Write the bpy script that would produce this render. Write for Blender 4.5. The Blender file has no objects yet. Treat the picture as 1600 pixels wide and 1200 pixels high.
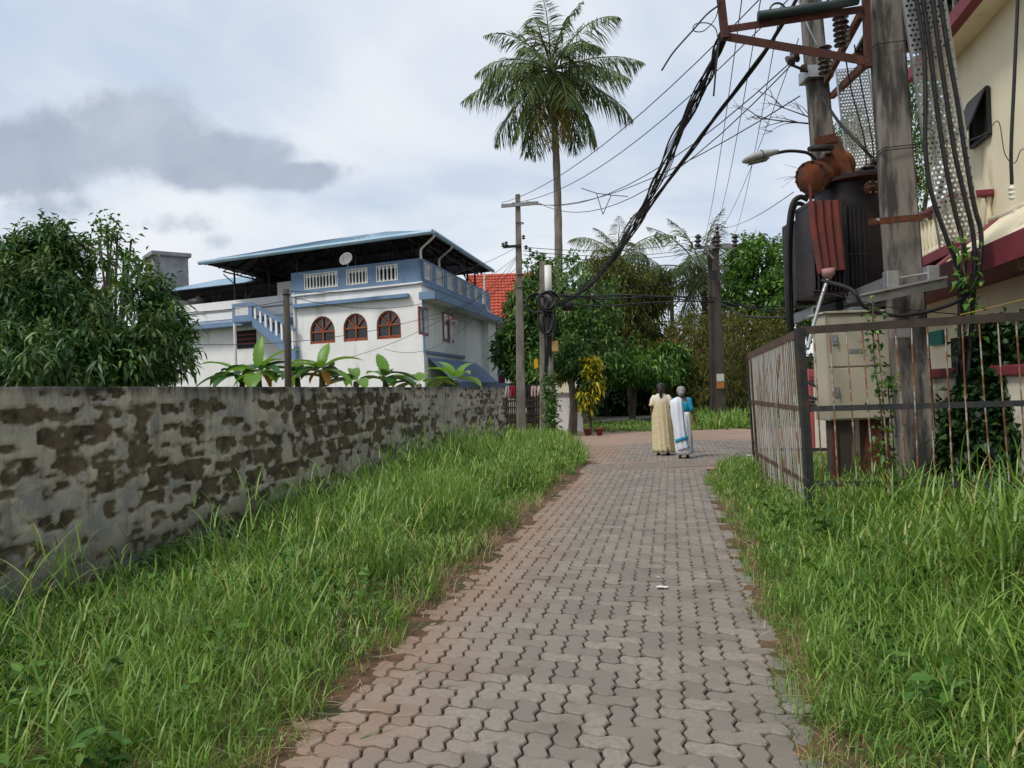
import bpy, bmesh, math, random
import numpy as np
from mathutils import Vector, Matrix
random.seed(7); rng = np.random.default_rng(7)
S = bpy.context.scene; COL = S.collection
# ------------------------------------------------------------------ camera
CAM_H, F, ROLL, PITCH = 1.55, 1200.0, 0.035, 10 / 1200
cam = bpy.data.cameras.new('camera'); camo = bpy.data.objects.new('camera', cam); COL.objects.link(camo)
cam.sensor_width = 36; cam.lens = F / 1600 * 36; cam.clip_start = 0.05; cam.clip_end = 3000
camo.matrix_world = Matrix.Translation((0, 0, CAM_H)) @ Matrix.Rotation(math.pi / 2 + PITCH, 4, 'X') @ Matrix.Rotation(-ROLL, 4, 'Z')
S.camera = camo
S.view_settings.view_transform = 'Standard'; S.view_settings.look = 'None'
S.view_settings.exposure = 0.64; S.view_settings.gamma = 1.0
S.render.engine = 'CYCLES'
S.cycles.max_bounces = 6; S.cycles.transparent_max_bounces = 8; S.cycles.caustics_reflective = False; S.cycles.caustics_refractive = False

SUN_EL, SUN_AZ = 52, 232      # compass degrees measured from +Y clockwise: behind the camera, a little to the left
# ------------------------------------------------------------------ world: thin overcast
W = bpy.data.worlds.new('World'); S.world = W; W.use_nodes = True
nt = W.node_tree; nt.nodes.clear()
def N(t, nt_=None, **k):
    n = (nt_ or nt).nodes.new(t)
    for a, b in k.items(): setattr(n, a, b)
    return n
def math_(op, a, b=None, c=None, nt_=None, clamp=False):
    g = nt_ or nt
    n = g.nodes.new('ShaderNodeMath'); n.operation = op; n.use_clamp = clamp
    for i, x in enumerate((a, b, c)):
        if x is None: continue
        if isinstance(x, (int, float)): n.inputs[i].default_value = x
        else: g.links.new(x, n.inputs[i])
    return n.outputs[0]
def build_world():
    L = nt.links.new
    out = N('ShaderNodeOutputWorld'); bg = N('ShaderNodeBackground'); bg.inputs[1].default_value = 0.10
    L(bg.outputs[0], out.inputs[0])
    sky = N('ShaderNodeTexSky', sky_type='NISHITA'); sky.sun_disc = False
    sky.sun_elevation = R_(SUN_EL); sky.sun_rotation = R_(SUN_AZ); sky.altitude = 10; sky.air_density = 1.2; sky.dust_density = 3; sky.ozone_density = 1.0
    tc = N('ShaderNodeTexCoord'); sp = N('ShaderNodeSeparateXYZ'); L(tc.outputs['Generated'], sp.inputs[0])
    x, y, z = sp.outputs
    # flat cloud layer: direction projected on a plane overhead
    zz = math_('ADD', math_('MAXIMUM', z, 0.0), 0.22)
    cx = math_('DIVIDE', x, zz); cy = math_('DIVIDE', y, zz)
    cb = N('ShaderNodeCombineXYZ'); L(cx, cb.inputs[0]); L(cy, cb.inputs[1])
    n1 = N('ShaderNodeTexNoise'); n1.inputs['Scale'].default_value = 1.15; n1.inputs['Detail'].default_value = 6; n1.inputs['Roughness'].default_value = 0.50; n1.inputs['Distortion'].default_value = 0.35
    L(cb.outputs[0], n1.inputs['Vector'])
    r1 = N('ShaderNodeMapRange'); r1.interpolation_type = 'SMOOTHSTEP'; r1.inputs[1].default_value = 0.34; r1.inputs[2].default_value = 0.63
    L(n1.outputs[0], r1.inputs[0])
    # cloud tone: blue-white to bright white
    mc = N('ShaderNodeMix', data_type='RGBA'); mc.inputs[6].default_value = (3.75, 4.4, 5.4, 1); mc.inputs[7].default_value = (5.9, 6.05, 6.3, 1)
    L(r1.outputs[0], mc.inputs[0])
    m1 = N('ShaderNodeMix', data_type='RGBA'); m1.inputs[0].default_value = 0.88
    L(sky.outputs[0], m1.inputs[6]); L(mc.outputs[2], m1.inputs[7])
    # the grey cumulus low over the trees
    yy = math_('MAXIMUM', y, 0.08)
    a = math_('DIVIDE', x, yy); e = math_('DIVIDE', z, yy)
    nv = N('ShaderNodeCombineXYZ'); L(a, nv.inputs[0]); L(e, nv.inputs[1])
    n2 = N('ShaderNodeTexNoise'); n2.inputs['Scale'].default_value = 11; n2.inputs['Detail'].default_value = 8; n2.inputs['Roughness'].default_value = 0.58; L(nv.outputs[0], n2.inputs['Vector'])
    n3 = N('ShaderNodeTexNoise'); n3.inputs['Scale'].default_value = 9.0; n3.inputs['Detail'].default_value = 5; L(nv.outputs[0], n3.inputs['Vector'])
    tot = None
    for (ca, ce, ra, re, w) in ((-.63, .300, .17, .062, 1), (-.475, .325, .10, .070, 1), (-.37, .287, .12, .042, 1), (-.28, .264, .085, .024, 1), (-.60, .235, .13, .035, .55), (-.44, .205, .10, .028, .55), (-.37, .185, .07, .022, .4), (-.66, .19, .05, .03, .3), (-.85, .32, .2, .06, .9)):
        u_ = math_('DIVIDE', math_('SUBTRACT', a, ca), ra); v_ = math_('DIVIDE', math_('SUBTRACT', e, ce + .026), re)
        d = math_('ADD', math_('MULTIPLY', u_, u_), math_('MULTIPLY', v_, v_))
        g = math_('MULTIPLY', math_('EXPONENT', math_('MULTIPLY', d, -0.9)), w)
        tot = g if tot is None else math_('MAXIMUM', tot, g)
    f = math_('ADD', tot, math_('MULTIPLY', math_('SUBTRACT', n2.outputs[0], 0.5), 1.15))
    r2 = N('ShaderNodeMapRange'); r2.interpolation_type = 'SMOOTHSTEP'; r2.inputs[1].default_value = 0.33; r2.inputs[2].default_value = 0.70; L(f, r2.inputs[0])
    gate = N('ShaderNodeMapRange'); gate.inputs[1].default_value = 0.10; gate.inputs[2].default_value = 0.22; L(y, gate.inputs[0])
    fac = math_('MULTIPLY', r2.outputs[0], gate.outputs[0]); fac = math_('MULTIPLY', fac, 0.93)
    dc = N('ShaderNodeMix', data_type='RGBA'); dc.inputs[6].default_value = (1.75, 2.1, 2.8, 1); dc.inputs[7].default_value = (3.9, 4.35, 5.1, 1)
    L(n3.outputs[0], dc.inputs[0])
    m2 = N('ShaderNodeMix', data_type='RGBA'); L(fac, m2.inputs[0]); L(m1.outputs[2], m2.inputs[6]); L(dc.outputs[2], m2.inputs[7])
    L(m2.outputs[2], bg.inputs[0])
R_ = math.radians
build_world()
sun = bpy.data.lights.new('sun', 'SUN'); sun.energy = 1.5; sun.angle = R_(14); sun.color = (1.0, 0.95, 0.87)
so = bpy.data.objects.new('sun', sun); COL.objects.link(so)
_az, _el = R_(SUN_AZ), R_(SUN_EL)
so.rotation_euler = Vector((math.sin(_az) * math.cos(_el), math.cos(_az) * math.cos(_el), math.sin(_el))).to_track_quat('Z', 'Y').to_euler()

# ------------------------------------------------------------------ helpers
def ray(u, v):
    du, dv = u - 800, v - 600; c, s = math.cos(ROLL), math.sin(ROLL)
    x = (du * c - dv * s) / F; y = (du * s + dv * c) / F
    cp, sp = math.cos(PITCH), math.sin(PITCH)
    return Vector((x, cp + y * sp, sp - y * cp))
def at(u, v, Y):
    d = ray(u, v); t = Y / d.y
    return Vector((d.x * t, Y, CAM_H + d.z * t))
def gnd(u, v, z=0.0):
    d = ray(u, v); t = (z - CAM_H) / d.z
    return Vector((d.x * t, d.y * t, z))
ORG = {}
def org_of(p):
    return ORG[p.name]
def thing(name, label, cat, loc=(0, 0, 0), group=None):
    o = bpy.data.objects.new(name, None); COL.objects.link(o); o.location = loc; o.empty_display_size = .1
    ORG[o.name] = Vector(loc)
    return tag(o, label, cat, group)
def tag(o, label=None, cat=None, group=None, kind=None):
    if label: o['label'] = label
    if cat: o['category'] = cat
    if group: o['group'] = group
    if kind: o['kind'] = kind
    return o
def finish(name, me, mat, parent, smooth, bevel=0):
    o = bpy.data.objects.new(name, me); COL.objects.link(o)
    if mat is not None: me.materials.append(mat)
    if parent is not None:
        o.parent = parent; ORG[o.name] = ORG[parent.name]
        off = ORG[parent.name]
    else:
        n = len(me.vertices); co = np.empty(n * 3, np.float32); me.vertices.foreach_get('co', co); co = co.reshape(-1, 3)
        off = Vector(((co[:, 0].min() + co[:, 0].max()) / 2, (co[:, 1].min() + co[:, 1].max()) / 2, co[:, 2].min()))
        o.location = off; ORG[o.name] = off
    n = len(me.vertices); co = np.empty(n * 3, np.float32); me.vertices.foreach_get('co', co)
    co = (co.reshape(-1, 3) - np.array(off, np.float32)).ravel(); me.vertices.foreach_set('co', co)
    if smooth: me.polygons.foreach_set('use_smooth', np.ones(len(me.polygons), bool))
    me.update()
    if bevel:
        b = o.modifiers.new('bevel', 'BEVEL'); b.width = bevel; b.segments = 2; b.limit_method = 'ANGLE'; b.angle_limit = R_(40)
    return o
def npmesh(name, V, quads=None, tris=None):
    me = bpy.data.meshes.new(name); V = np.asarray(V, np.float32)
    q = np.zeros((0, 4), np.int32) if quads is None else np.asarray(quads, np.int32).reshape(-1, 4)
    t = np.zeros((0, 3), np.int32) if tris is None else np.asarray(tris, np.int32).reshape(-1, 3)
    me.vertices.add(len(V)); me.vertices.foreach_set('co', V.ravel())
    nl = q.size + t.size; me.loops.add(nl); me.loops.foreach_set('vertex_index', np.concatenate([q.ravel(), t.ravel()]).astype(np.int32))
    npoly = len(q) + len(t); me.polygons.add(npoly)
    st = np.concatenate([np.arange(len(q)) * 4, q.size + np.arange(len(t)) * 3]).astype(np.int32)
    me.polygons.foreach_set('loop_start', st)
    me.update(calc_edges=True); me.validate()
    return me
UP = Vector((0, 0, 1))
class MB:
    def __init__(s, fn=None): s.v = []; s.f = []; s.fn = fn
    def add(s, vs, fs):
        n = len(s.v); fn = s.fn
        s.v += [tuple(fn(*p)) if fn else tuple(p) for p in vs]
        s.f += [tuple(i + n for i in f) for f in fs]; return s
    def box(s, a, b):
        x0, y0, z0 = a; x1, y1, z1 = b
        return s.add([(x0, y0, z0), (x1, y0, z0), (x1, y1, z0), (x0, y1, z0), (x0, y0, z1), (x1, y0, z1), (x1, y1, z1), (x0, y1, z1)],
                     [(0, 3, 2, 1), (4, 5, 6, 7), (0, 1, 5, 4), (1, 2, 6, 5), (2, 3, 7, 6), (3, 0, 4, 7)])
    def bar(s, p, q, w, h, up=UP):
        p, q = Vector(p), Vector(q); d = (q - p).normalized(); x = d.cross(Vector(up))
        if x.length < 1e-4: x = d.cross(Vector((0, 1, 0)))
        x.normalize(); y = x.cross(d).normalized()
        vs = [e + x * (a * w / 2) + y * (b * h / 2) for e in (p, q) for a, b in ((-1, -1), (1, -1), (1, 1), (-1, 1))]
        return s.add(vs, [(0, 1, 2, 3), (7, 6, 5, 4), (0, 4, 5, 1), (1, 5, 6, 2), (2, 6, 7, 3), (3, 7, 4, 0)])
    def tube(s, pts, r, n=8, cap=True, squash=None):
        pts = [Vector(p) for p in pts]; m = len(pts)
        rr = r if isinstance(r, (list, tuple)) else [r] * m
        vs = []; px = None
        for i, p in enumerate(pts):
            d = (pts[min(i + 1, m - 1)] - pts[max(i - 1, 0)])
            d = d.normalized() if d.length > 1e-9 else UP
            if px is None:
                px = d.cross(UP)
                if px.length < 1e-3: px = Vector((1, 0, 0)) - d * d.x
            else: px = px - d * px.dot(d)
            px.normalize(); py = d.cross(px).normalized()
            for k in range(n):
                a = 2 * math.pi * k / n
                vs.append(p + px * (math.cos(a) * rr[i]) + py * (math.sin(a) * rr[i]))
        fs = [(i * n + k, i * n + (k + 1) % n, (i + 1) * n + (k + 1) % n, (i + 1) * n + k) for i in range(m - 1) for k in range(n)]
        if cap: fs += [tuple(range(n))[::-1], tuple((m - 1) * n + k for k in range(n))]
        return s.add(vs, fs)
    def lathe(s, prof, c, n=14, mat=None):
        c = Vector(c); vs = []; m = len(prof)
        for r, z in prof:
            for k in range(n):
                a = 2 * math.pi * k / n; p = Vector((r * math.cos(a), r * math.sin(a), z))
                if mat is not None: p = mat @ p
                vs.append(c + p)
        fs = [(i * n + k, i * n + (k + 1) % n, (i + 1) * n + (k + 1) % n, (i + 1) * n + k) for i in range(m - 1) for k in range(n)]
        fs += [tuple(range(n))[::-1], tuple((m - 1) * n + k for k in range(n))]
        return s.add(vs, fs)
    def prism(s, poly, z0, z1):                      # polygon in x,y
        n = len(poly)
        return s.add([(x, y, z0) for x, y in poly] + [(x, y, z1) for x, y in poly],
                     [tuple(range(n))[::-1], tuple(range(n, 2 * n))] + [(k, (k + 1) % n, n + (k + 1) % n, n + k) for k in range(n)])
    def build(s, name, mat, parent=None, smooth=False, bevel=0):
        me = bpy.data.meshes.new(name); me.from_pydata(s.v, [], s.f)
        bm = bmesh.new(); bm.from_mesh(me); bmesh.ops.recalc_face_normals(bm, faces=bm.faces); bm.to_mesh(me); bm.free()
        return finish(name, me, mat, parent, smooth, bevel)
def spline(pts, n=8):
    pts = [Vector(p) for p in pts]; P = [2 * pts[0] - pts[1]] + pts + [2 * pts[-1] - pts[-2]]; out = []
    for i in range(1, len(P) - 2):
        a, b, c, d = P[i - 1:i + 3]
        for k in range(n):
            t = k / n; out.append(.5 * (2 * b + (c - a) * t + (2 * a - 5 * b + 4 * c - d) * t * t + (3 * b - a - 3 * c + d) * t ** 3))
    return out + [pts[-1]]
# numpy value noise
_T = np.random.default_rng(3).random((256, 256)).astype(np.float32)
def vnoise(x, y, seed=0):
    x = np.asarray(x, np.float64) + seed * 17.3; y = np.asarray(y, np.float64) + seed * 9.7
    xi = np.floor(x).astype(int); yi = np.floor(y).astype(int); fx = x - xi; fy = y - yi
    fx = fx * fx * (3 - 2 * fx); fy = fy * fy * (3 - 2 * fy)
    g = lambda i, j: _T[i & 255, j & 255]
    return (g(xi, yi) * (1 - fx) + g(xi + 1, yi) * fx) * (1 - fy) + (g(xi, yi + 1) * (1 - fx) + g(xi + 1, yi + 1) * fx) * fy
def fbm(x, y, o=4, seed=0):
    s = 0; a = .5; t = 0
    for k in range(o): s = s + a * vnoise(np.asarray(x) * 2 ** k, np.asarray(y) * 2 ** k, seed + k); t += a; a *= .5
    return s / t
# ------------------------------------------------------------------ materials
def newmat(name):
    m = bpy.data.materials.new(name); m.use_nodes = True; t = m.node_tree; t.nodes.clear()
    o = t.nodes.new('ShaderNodeOutputMaterial'); b = t.nodes.new('ShaderNodeBsdfPrincipled'); t.links.new(b.outputs[0], o.inputs[0])
    b.inputs['Specular IOR Level'].default_value = .3
    return m, t, b, o
def c4(c): return (c[0], c[1], c[2], 1)
def noise(t, scale, detail=4, rough=.55, stretch=None, src=None, dist=0):
    g = t.nodes.new('ShaderNodeNewGeometry') if src is None else None
    v = g.outputs['Position'] if src is None else src
    if stretch:
        mp = t.nodes.new('ShaderNodeMapping'); mp.inputs['Scale'].default_value = stretch; t.links.new(v, mp.inputs[0]); v = mp.outputs[0]
    n = t.nodes.new('ShaderNodeTexNoise'); n.inputs['Scale'].default_value = scale; n.inputs['Detail'].default_value = detail; n.inputs['Roughness'].default_value = rough; n.inputs['Distortion'].default_value = dist
    t.links.new(v, n.inputs['Vector']); return n.outputs[0]
def ramp(t, fac, lo, hi, smooth=True):
    r = t.nodes.new('ShaderNodeMapRange'); r.interpolation_type = 'SMOOTHSTEP' if smooth else 'LINEAR'
    r.inputs[1].default_value = lo; r.inputs[2].default_value = hi; t.links.new(fac, r.inputs[0]); return r.outputs[0]
def mix(t, fac, a, b, blend='MIX'):
    m = t.nodes.new('ShaderNodeMix'); m.data_type = 'RGBA'; m.blend_type = blend
    for i, x in ((0, fac), (6, a), (7, b)):
        if isinstance(x, (tuple, list)): m.inputs[i].default_value = c4(x)
        elif isinstance(x, (int, float)): m.inputs[i].default_value = x
        else: t.links.new(x, m.inputs[i])
    return m.outputs[2]
def bumpn(t, b, h, strength=.4, dist=.01):
    n = t.nodes.new('ShaderNodeBump'); n.inputs['Strength'].default_value = strength; n.inputs['Distance'].default_value = dist
    t.links.new(h, n.inputs['Height']); t.links.new(n.outputs[0], b.inputs['Normal'])
def M(name, c, c2=None, sc=5, rough=.7, metal=0, bump=0, bsc=None, st=None, c3=None, sc3=1.2, lo3=.55, hi3=.7, st3=None, lo=.35, hi=.65, spec=.3):
    m, t, b, o = newmat(name); b.inputs['Roughness'].default_value = rough; b.inputs['Metallic'].default_value = metal; b.inputs['Specular IOR Level'].default_value = spec
    b.inputs['Base Color'].default_value = c4(c)
    if c2 is None: c2 = tuple(x * .82 for x in c)
    col = mix(t, ramp(t, noise(t, sc, 5, .6, st), lo, hi), c, c2)
    if c3 is not None: col = mix(t, ramp(t, noise(t, sc3, 6, .65, st3), lo3, hi3), col, c3)
    t.links.new(col, b.inputs['Base Color'])
    if bump: bumpn(t, b, noise(t, bsc or sc * 6, 4, .6, st), bump, .01)
    return m
def leafmat(name, cols, trans=.3, rough=.5, spec=.35, pos=None, gain=1.0):
    m, t, b, o = newmat(name); b.inputs['Roughness'].default_value = rough; b.inputs['Specular IOR Level'].default_value = spec
    g = t.nodes.new('ShaderNodeNewGeometry'); cr = t.nodes.new('ShaderNodeValToRGB'); e = cr.color_ramp.elements
    for i, (p, c) in enumerate(cols):
        c = tuple(x * gain for x in c)
        if i < 2: e[i].position = p; e[i].color = c4(c)
        else: x = e.new(p); x.color = c4(c)
    t.links.new(g.outputs['Random Per Island'], cr.inputs[0]); col = cr.outputs[0]
    if pos:                                              # patches of fresher or drier growth
        col = mix(t, ramp(t, noise(t, pos[0], 2), .48, .66), col, pos[1])
        if len(pos) > 2: pass
    t.links.new(col, b.inputs['Base Color'])
    tr = t.nodes.new('ShaderNodeBsdfTranslucent'); t.links.new(mix(t, 1.0, col, (1.0, 1.0, .55), 'MULTIPLY'), tr.inputs[0])
    ms = t.nodes.new('ShaderNodeMixShader'); ms.inputs[0].default_value = trans
    t.links.new(b.outputs[0], ms.inputs[1]); t.links.new(tr.outputs[0], ms.inputs[2]); t.links.new(ms.outputs[0], o.inputs[0])
    return m
# ------------------------------------------------------------------ lane frame: s across (right +), t along
LD = Vector((.2028, .9792, 0)); LR = Vector((.9792, -.2028, 0)); LO = Vector((.09, 3.25, 0)); HW = 1.17
def lane(s, t, z=0.0): return LO + LR * s + LD * t + Vector((0, 0, z))
def lane_np(s, t, z): return np.stack([LO.x + LR.x * s + LD.x * t, LO.y + LR.y * s + LD.y * t, z + 0 * s], -1)
def to_lane(p): q = Vector((p[0], p[1], 0)) - LO; return q.dot(LR), q.dot(LD)
def lane_s(t, nt_):                                    # shader: lateral coordinate across the lane
    g = nt_.nodes.new('ShaderNodeNewGeometry'); d = nt_.nodes.new('ShaderNodeVectorMath'); d.operation = 'DOT_PRODUCT'
    nt_.links.new(g.outputs['Position'], d.inputs[0]); d.inputs[1].default_value = LR
    return math_('SUBTRACT', d.outputs['Value'], LO.dot(LR), nt_=nt_)

def paver_mat(name, island):
    m, t, b, o = newmat(name); b.inputs['Roughness'].default_value = .8; L = t.links.new
    if island: rnd = t.nodes.new('ShaderNodeNewGeometry').outputs['Random Per Island']
    else: rnd = t.nodes.new('ShaderNodeObjectInfo').outputs['Random']
    col = mix(t, rnd, (.172, .152, .129), (.295, .261, .224))
    col = mix(t, ramp(t, noise(t, 30, 5, .7), .35, .7), col, (.20, .180, .157))
    col = mix(t, math_('MULTIPLY', ramp(t, noise(t, 2.2, 4), .5, .75), .55, nt_=t), col, (.125, .108, .088))
    col = mix(t, math_('MULTIPLY', ramp(t, noise(t, 160, 3), .6, .8), .5, nt_=t), col, (.30, .27, .24))
    s = lane_s(t, t)
    n = noise(t, 1.1, 4, .6)
    # red laterite dust washed over the left side, and two worn patches in the middle distance
    f = math_('SUBTRACT', math_('MULTIPLY', s, -1.05, nt_=t), .55, nt_=t)
    f = math_('ADD', f, math_('MULTIPLY', n, 1.25, nt_=t), nt_=t)
    dust = math_('MULTIPLY', ramp(t, f, .35, 1.30), .62, nt_=t)
    col = mix(t, dust, col, (.30, .185, .12))
    L(col, b.inputs['Base Color'])
    bumpn(t, b, noise(t, 140, 4, .7), .35, .004)
    return m
def bed_mat():
    m, t, b, o = newmat('joint_sand'); b.inputs['Roughness'].default_value = .95
    s = lane_s(t, t); f = math_('ADD', s, math_('MULTIPLY', noise(t, 1.6, 4), 1.4, nt_=t), nt_=t)
    col = mix(t, ramp(t, f, -.2, .75), (.12, .062, .036), (.016, .015, .010))
    t.links.new(col, b.inputs['Base Color']); return m
MP1 = paver_mat('paver_concrete', False); MP2 = paver_mat('paver_concrete_far', True)
MSOIL = M('red_soil', (.165, .085, .05), (.095, .056, .034), 9, .95, 0, .6, 60, c3=(.050, .055, .020), sc3=3, lo3=.46, hi3=.62)
MGROUND = M('open_ground', (.11, .10, .05), (.07, .085, .03), 1.5, .95, 0, .4, 20)
MDIRT = M('laterite_dust', (.34, .225, .165), (.27, .20, .155), 1.3, .95, 0, .3, 40, c3=(.20, .175, .155), sc3=.5, st3=(1, 3, 1))
MASPH = M('worn_asphalt', (.12, .115, .11), (.085, .082, .08), 2, .9, 0, .4, 90)
MSLAB = M('drain_concrete', (.225, .19, .16), (.165, .14, .118), 6, .85, 0, .4, 60, c3=(.33, .22, .15), sc3=2.2)

CELL = .1150; AMP = .095; GAP = .0062 / .115
def outline(horizontal):
    W_, H_ = (2, 1) if horizontal else (1, 2)
    pts = []
    for i in range(W_): pts += [(i, 0), (i + .25, AMP), (i + .75, -AMP)]
    for j in range(H_): pts += [(W_, j), (W_ + AMP, j + .25), (W_ - AMP, j + .75)]
    for i in range(W_, 0, -1): pts += [(i, H_), (i - .25, H_ - AMP), (i - .75, H_ + AMP)]
    for j in range(H_, 0, -1): pts += [(0, j), (-AMP, j - .25), (AMP, j - .75)]
    return pts
def inset(pts, g):
    n = len(pts); out = []
    for k in range(n):
        a, b, c = Vector(pts[k - 1]), Vector(pts[k]), Vector(pts[(k + 1) % n])
        d1 = (b - a).normalized(); d2 = (c - b).normalized()
        n1 = Vector((-d1.y, d1.x)); n2 = Vector((-d2.y, d2.x)); m = n1 + n2
        m = m / max(m.dot(n1), .5) if m.length > 1e-6 else n1
        out.append(b + m * g)
    return out
def paver_geo(horizontal, full=True):
    P = outline(horizontal); n = len(P)
    c = Vector((1, .5)) if horizontal else Vector((.5, 1))
    r0 = inset(P, GAP); r1 = inset(P, GAP + .006 / CELL)
    rings = [(r1, 0.0), (r0, -.007), (r0, -.03)]
    V = [tuple(((p - c) * CELL)) + (z,) for r, z in rings for p in r]
    V = [(x, y, z) for x, y, z in V]
    f = [tuple(range(n))] + [(i * n + k, (i + 1) * n + k, (i + 1) * n + (k + 1) % n, i * n + (k + 1) % n) for i in range(2 if full else 1) for k in range(n)]
    return np.array(V), f, c
LROT = math.atan2(-LD.x, LD.y)
def visible(p):
    d = Vector(p) - Vector((0, 0, CAM_H))
    if d.y < .3: return False
    q = camo.matrix_world.inverted() @ Vector(p)
    return q.z < 0 and abs(q.x / -q.z) < 800 / F + .02 and abs(q.y / -q.z) < 600 / F + .02

def build_lane():
    mb = MB(); g = []
    mb.add([lane(-1.5, -3, -.022), lane(1.5, -3, -.022), lane(1.5, 11.55, -.022), lane(-1.5, 11.55, -.022),
            lane(12, 12.75, -.022), lane(-2.2, 12.75, -.022), lane(-2.2, 20, -.022), lane(12, 20, -.022)], [(0, 1, 2, 3), (5, 4, 7, 6), ])
    bed = mb.build('lane', bed_mat()); tag(bed, kind='structure')
    geoH, geoV = paver_geo(True), paver_geo(False)
    meH = bpy.data.meshes.new('paver_h'); meH.from_pydata([tuple(v) for v in geoH[0]], [], geoH[1]); meH.materials.append(MP1)
    meV = bpy.data.meshes.new('paver_v'); meV.from_pydata([tuple(v) for v in geoV[0]], [], geoV[1]); meV.materials.append(MP1)
    spots = []
    def slots(i0, i1, j0, j1, keep):
        for j in range(j0, j1):
            for i in range(i0, i1):
                k = (i - j) % 4
                if k == 0: c = (i + 1, j + .5); h = True
                elif k == 3: c = (i + .5, j + 1); h = False
                else: continue
                s, t = c[0] * CELL, c[1] * CELL
                if keep(s, t): spots.append((s, t, h))
    slots(-12, 12, -26, 102, lambda s, t: abs(s) < HW + .05 * math.sin(t * 3.1) + random.uniform(-.07, .03) and t < 11.45)
    slots(-18, 100, 111, 160, lambda s, t: 12.85 < t < 17.9 + .05 * s + .5 * math.sin(s * .9) and s > -1.4 + .25 * (t - 15) - (.8 if t > 14 else 0) and s < 9.5)
    spots.sort(key=lambda a: (lane(a[0], a[1]) - Vector((0, 0, 0))).length)
    n = 0; rest = []
    for s, t, h in spots:
        p = lane(s, t, random.gauss(0, .0026))
        if n < 300 and visible(p):
            o = bpy.data.objects.new('paver', meH if h else meV); COL.objects.link(o); o.parent = bed
            o.location = p - ORG[bed.name]; o.rotation_euler = (random.gauss(0, .011), random.gauss(0, .011), LROT + random.gauss(0, .010)); n += 1
        else: rest.append((p, h, s, t))
    V = []; Fc = []; off = 0
    cz, sz = math.cos(LROT), math.sin(LROT)
    for p, h, s, t in rest:
        g_ = geoH if h else geoV; v = g_[0]
        w = np.stack([v[:, 0] * cz - v[:, 1] * sz + p.x, v[:, 0] * sz + v[:, 1] * cz + p.y, v[:, 2] + p.z + v[:, 0] * random.gauss(0, .006)], -1)
        V.append(w); Fc += [tuple(x + off for x in f) for f in g_[1]]; off += len(v)
    V = np.concatenate(V)
    me = bpy.data.meshes.new('pavers'); me.from_pydata(V.tolist(), [], Fc)
    o = finish('pavers', me, MP2, bed, False); o['kind'] = 'stuff'
    # concrete cover slabs over the drain that crosses the lane
    Yf = [gnd(905, 736), gnd(973, 734), gnd(1039, 731), gnd(1107, 728), gnd(1128, 727)]
    Yb = [gnd(917, 726), gnd(977, 724), gnd(1040, 721), gnd(1104, 719), gnd(1121, 718)]
    for i in range(4):
        a, b, c, d = Yf[i], Yf[i + 1], Yb[i + 1], Yb[i]; e = (b - a).normalized() * .012
        q = [a + e, b - e, c - e, d + e]; h = random.uniform(.004, .02)
        m_ = MB(); m_.add([Vector((x.x, x.y, -.02)) for x in q] + [Vector((x.x, x.y, h)) for x in q], [(3, 2, 1, 0), (4, 5, 6, 7), (0, 1, 5, 4), (1, 2, 6, 5), (2, 3, 7, 6), (3, 0, 4, 7)])
        m_.build('drain_slab', MSLAB, bed, bevel=.012)
    return bed
LANE = build_lane()

def sheet(name, pts, z, mat, kind='structure'):
    m = MB(); m.add([(p[0], p[1], z) for p in pts], [tuple(range(len(pts)))]); o = m.build(name, mat); tag(o, kind=kind); return o
sheet('ground', [(-1500, -1500), (1500, -1500), (1500, 1500), (-1500, 1500)], -.06, MGROUND)

def verge_z(s, t, side):
    e = (-s if side < 0 else s) - HW                       # distance beyond the paved edge
    n = fbm(s * 2.5, t * 2.5, 4, 5); n2 = fbm(s * 9, t * 9, 3, 8)
    return np.clip(-.016 + .10 * np.clip(e + .20, 0, .30) + .035 * (n - .5) + .02 * (n2 - .5), -.03, .2) + .045 * np.clip((e - .4) / 1.2, 0, 1) * n * 2
def grid_mesh(name, s0, s1, t0, t1, ds, dt, fz, mat, warp=None):
    s = np.arange(s0, s1 + 1e-6, ds); t = np.arange(t0, t1 + 1e-6, dt); SS, TT = np.meshgrid(s, t)
    Z = fz(SS, TT)
    if warp: SS, TT = warp(SS, TT)
    V = lane_np(SS, TT, Z).reshape(-1, 3); a, b = SS.shape; idx = np.arange(a * b).reshape(a, b)
    q = np.stack([idx[:-1, :-1], idx[:-1, 1:], idx[1:, 1:], idx[1:, :-1]], -1).reshape(-1, 4)
    o = finish(name, npmesh(name, V, q), mat, None, True); tag(o, kind='structure'); return o
grid_mesh('verge_soil', -4.2, -.85, -3, 13.0, .05, .05, lambda s, t: verge_z(s, t, -1), MSOIL)
grid_mesh('verge_soil_right', .85, 8.0, -3, 10.9, .06, .06, lambda s, t: verge_z(s, t, 1), MSOIL)
sheet('side_street', [lane(-9, 17.0), lane(25, 19.0), lane(25, 26), lane(-9, 24)], -.008, MDIRT)
sheet('junction_corner', [lane(-4.2, 12.9), lane(-1.0, 12.9), lane(-1.6, 14.5), lane(-2.2, 17), lane(-2.2, 20), lane(-10, 20), lane(-10, 12.9)], -.004, MDIRT)
sheet('drain_edge', [lane(-1.5, 11.2), lane(1.5, 11.2), lane(1.9, 13.1), lane(-1.9, 13.1)], -.0085, MDIRT)
sheet('driveway', [at(940, 660, 27).xy, at(1035, 660, 27).xy, gnd(1040, 641).xy, gnd(935, 642).xy], -.004, MASPH)
sheet('far_lawn', [lane(-14, 23.6), lane(30, 25.6), lane(30, 45), lane(-14, 45)], -.012, MGROUND)
sheet('right_corner_soil', [lane(1.15, 10.9), lane(9, 10.9), lane(9, 13), lane(1.6, 12.6)], -.0125, MSOIL)
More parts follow.
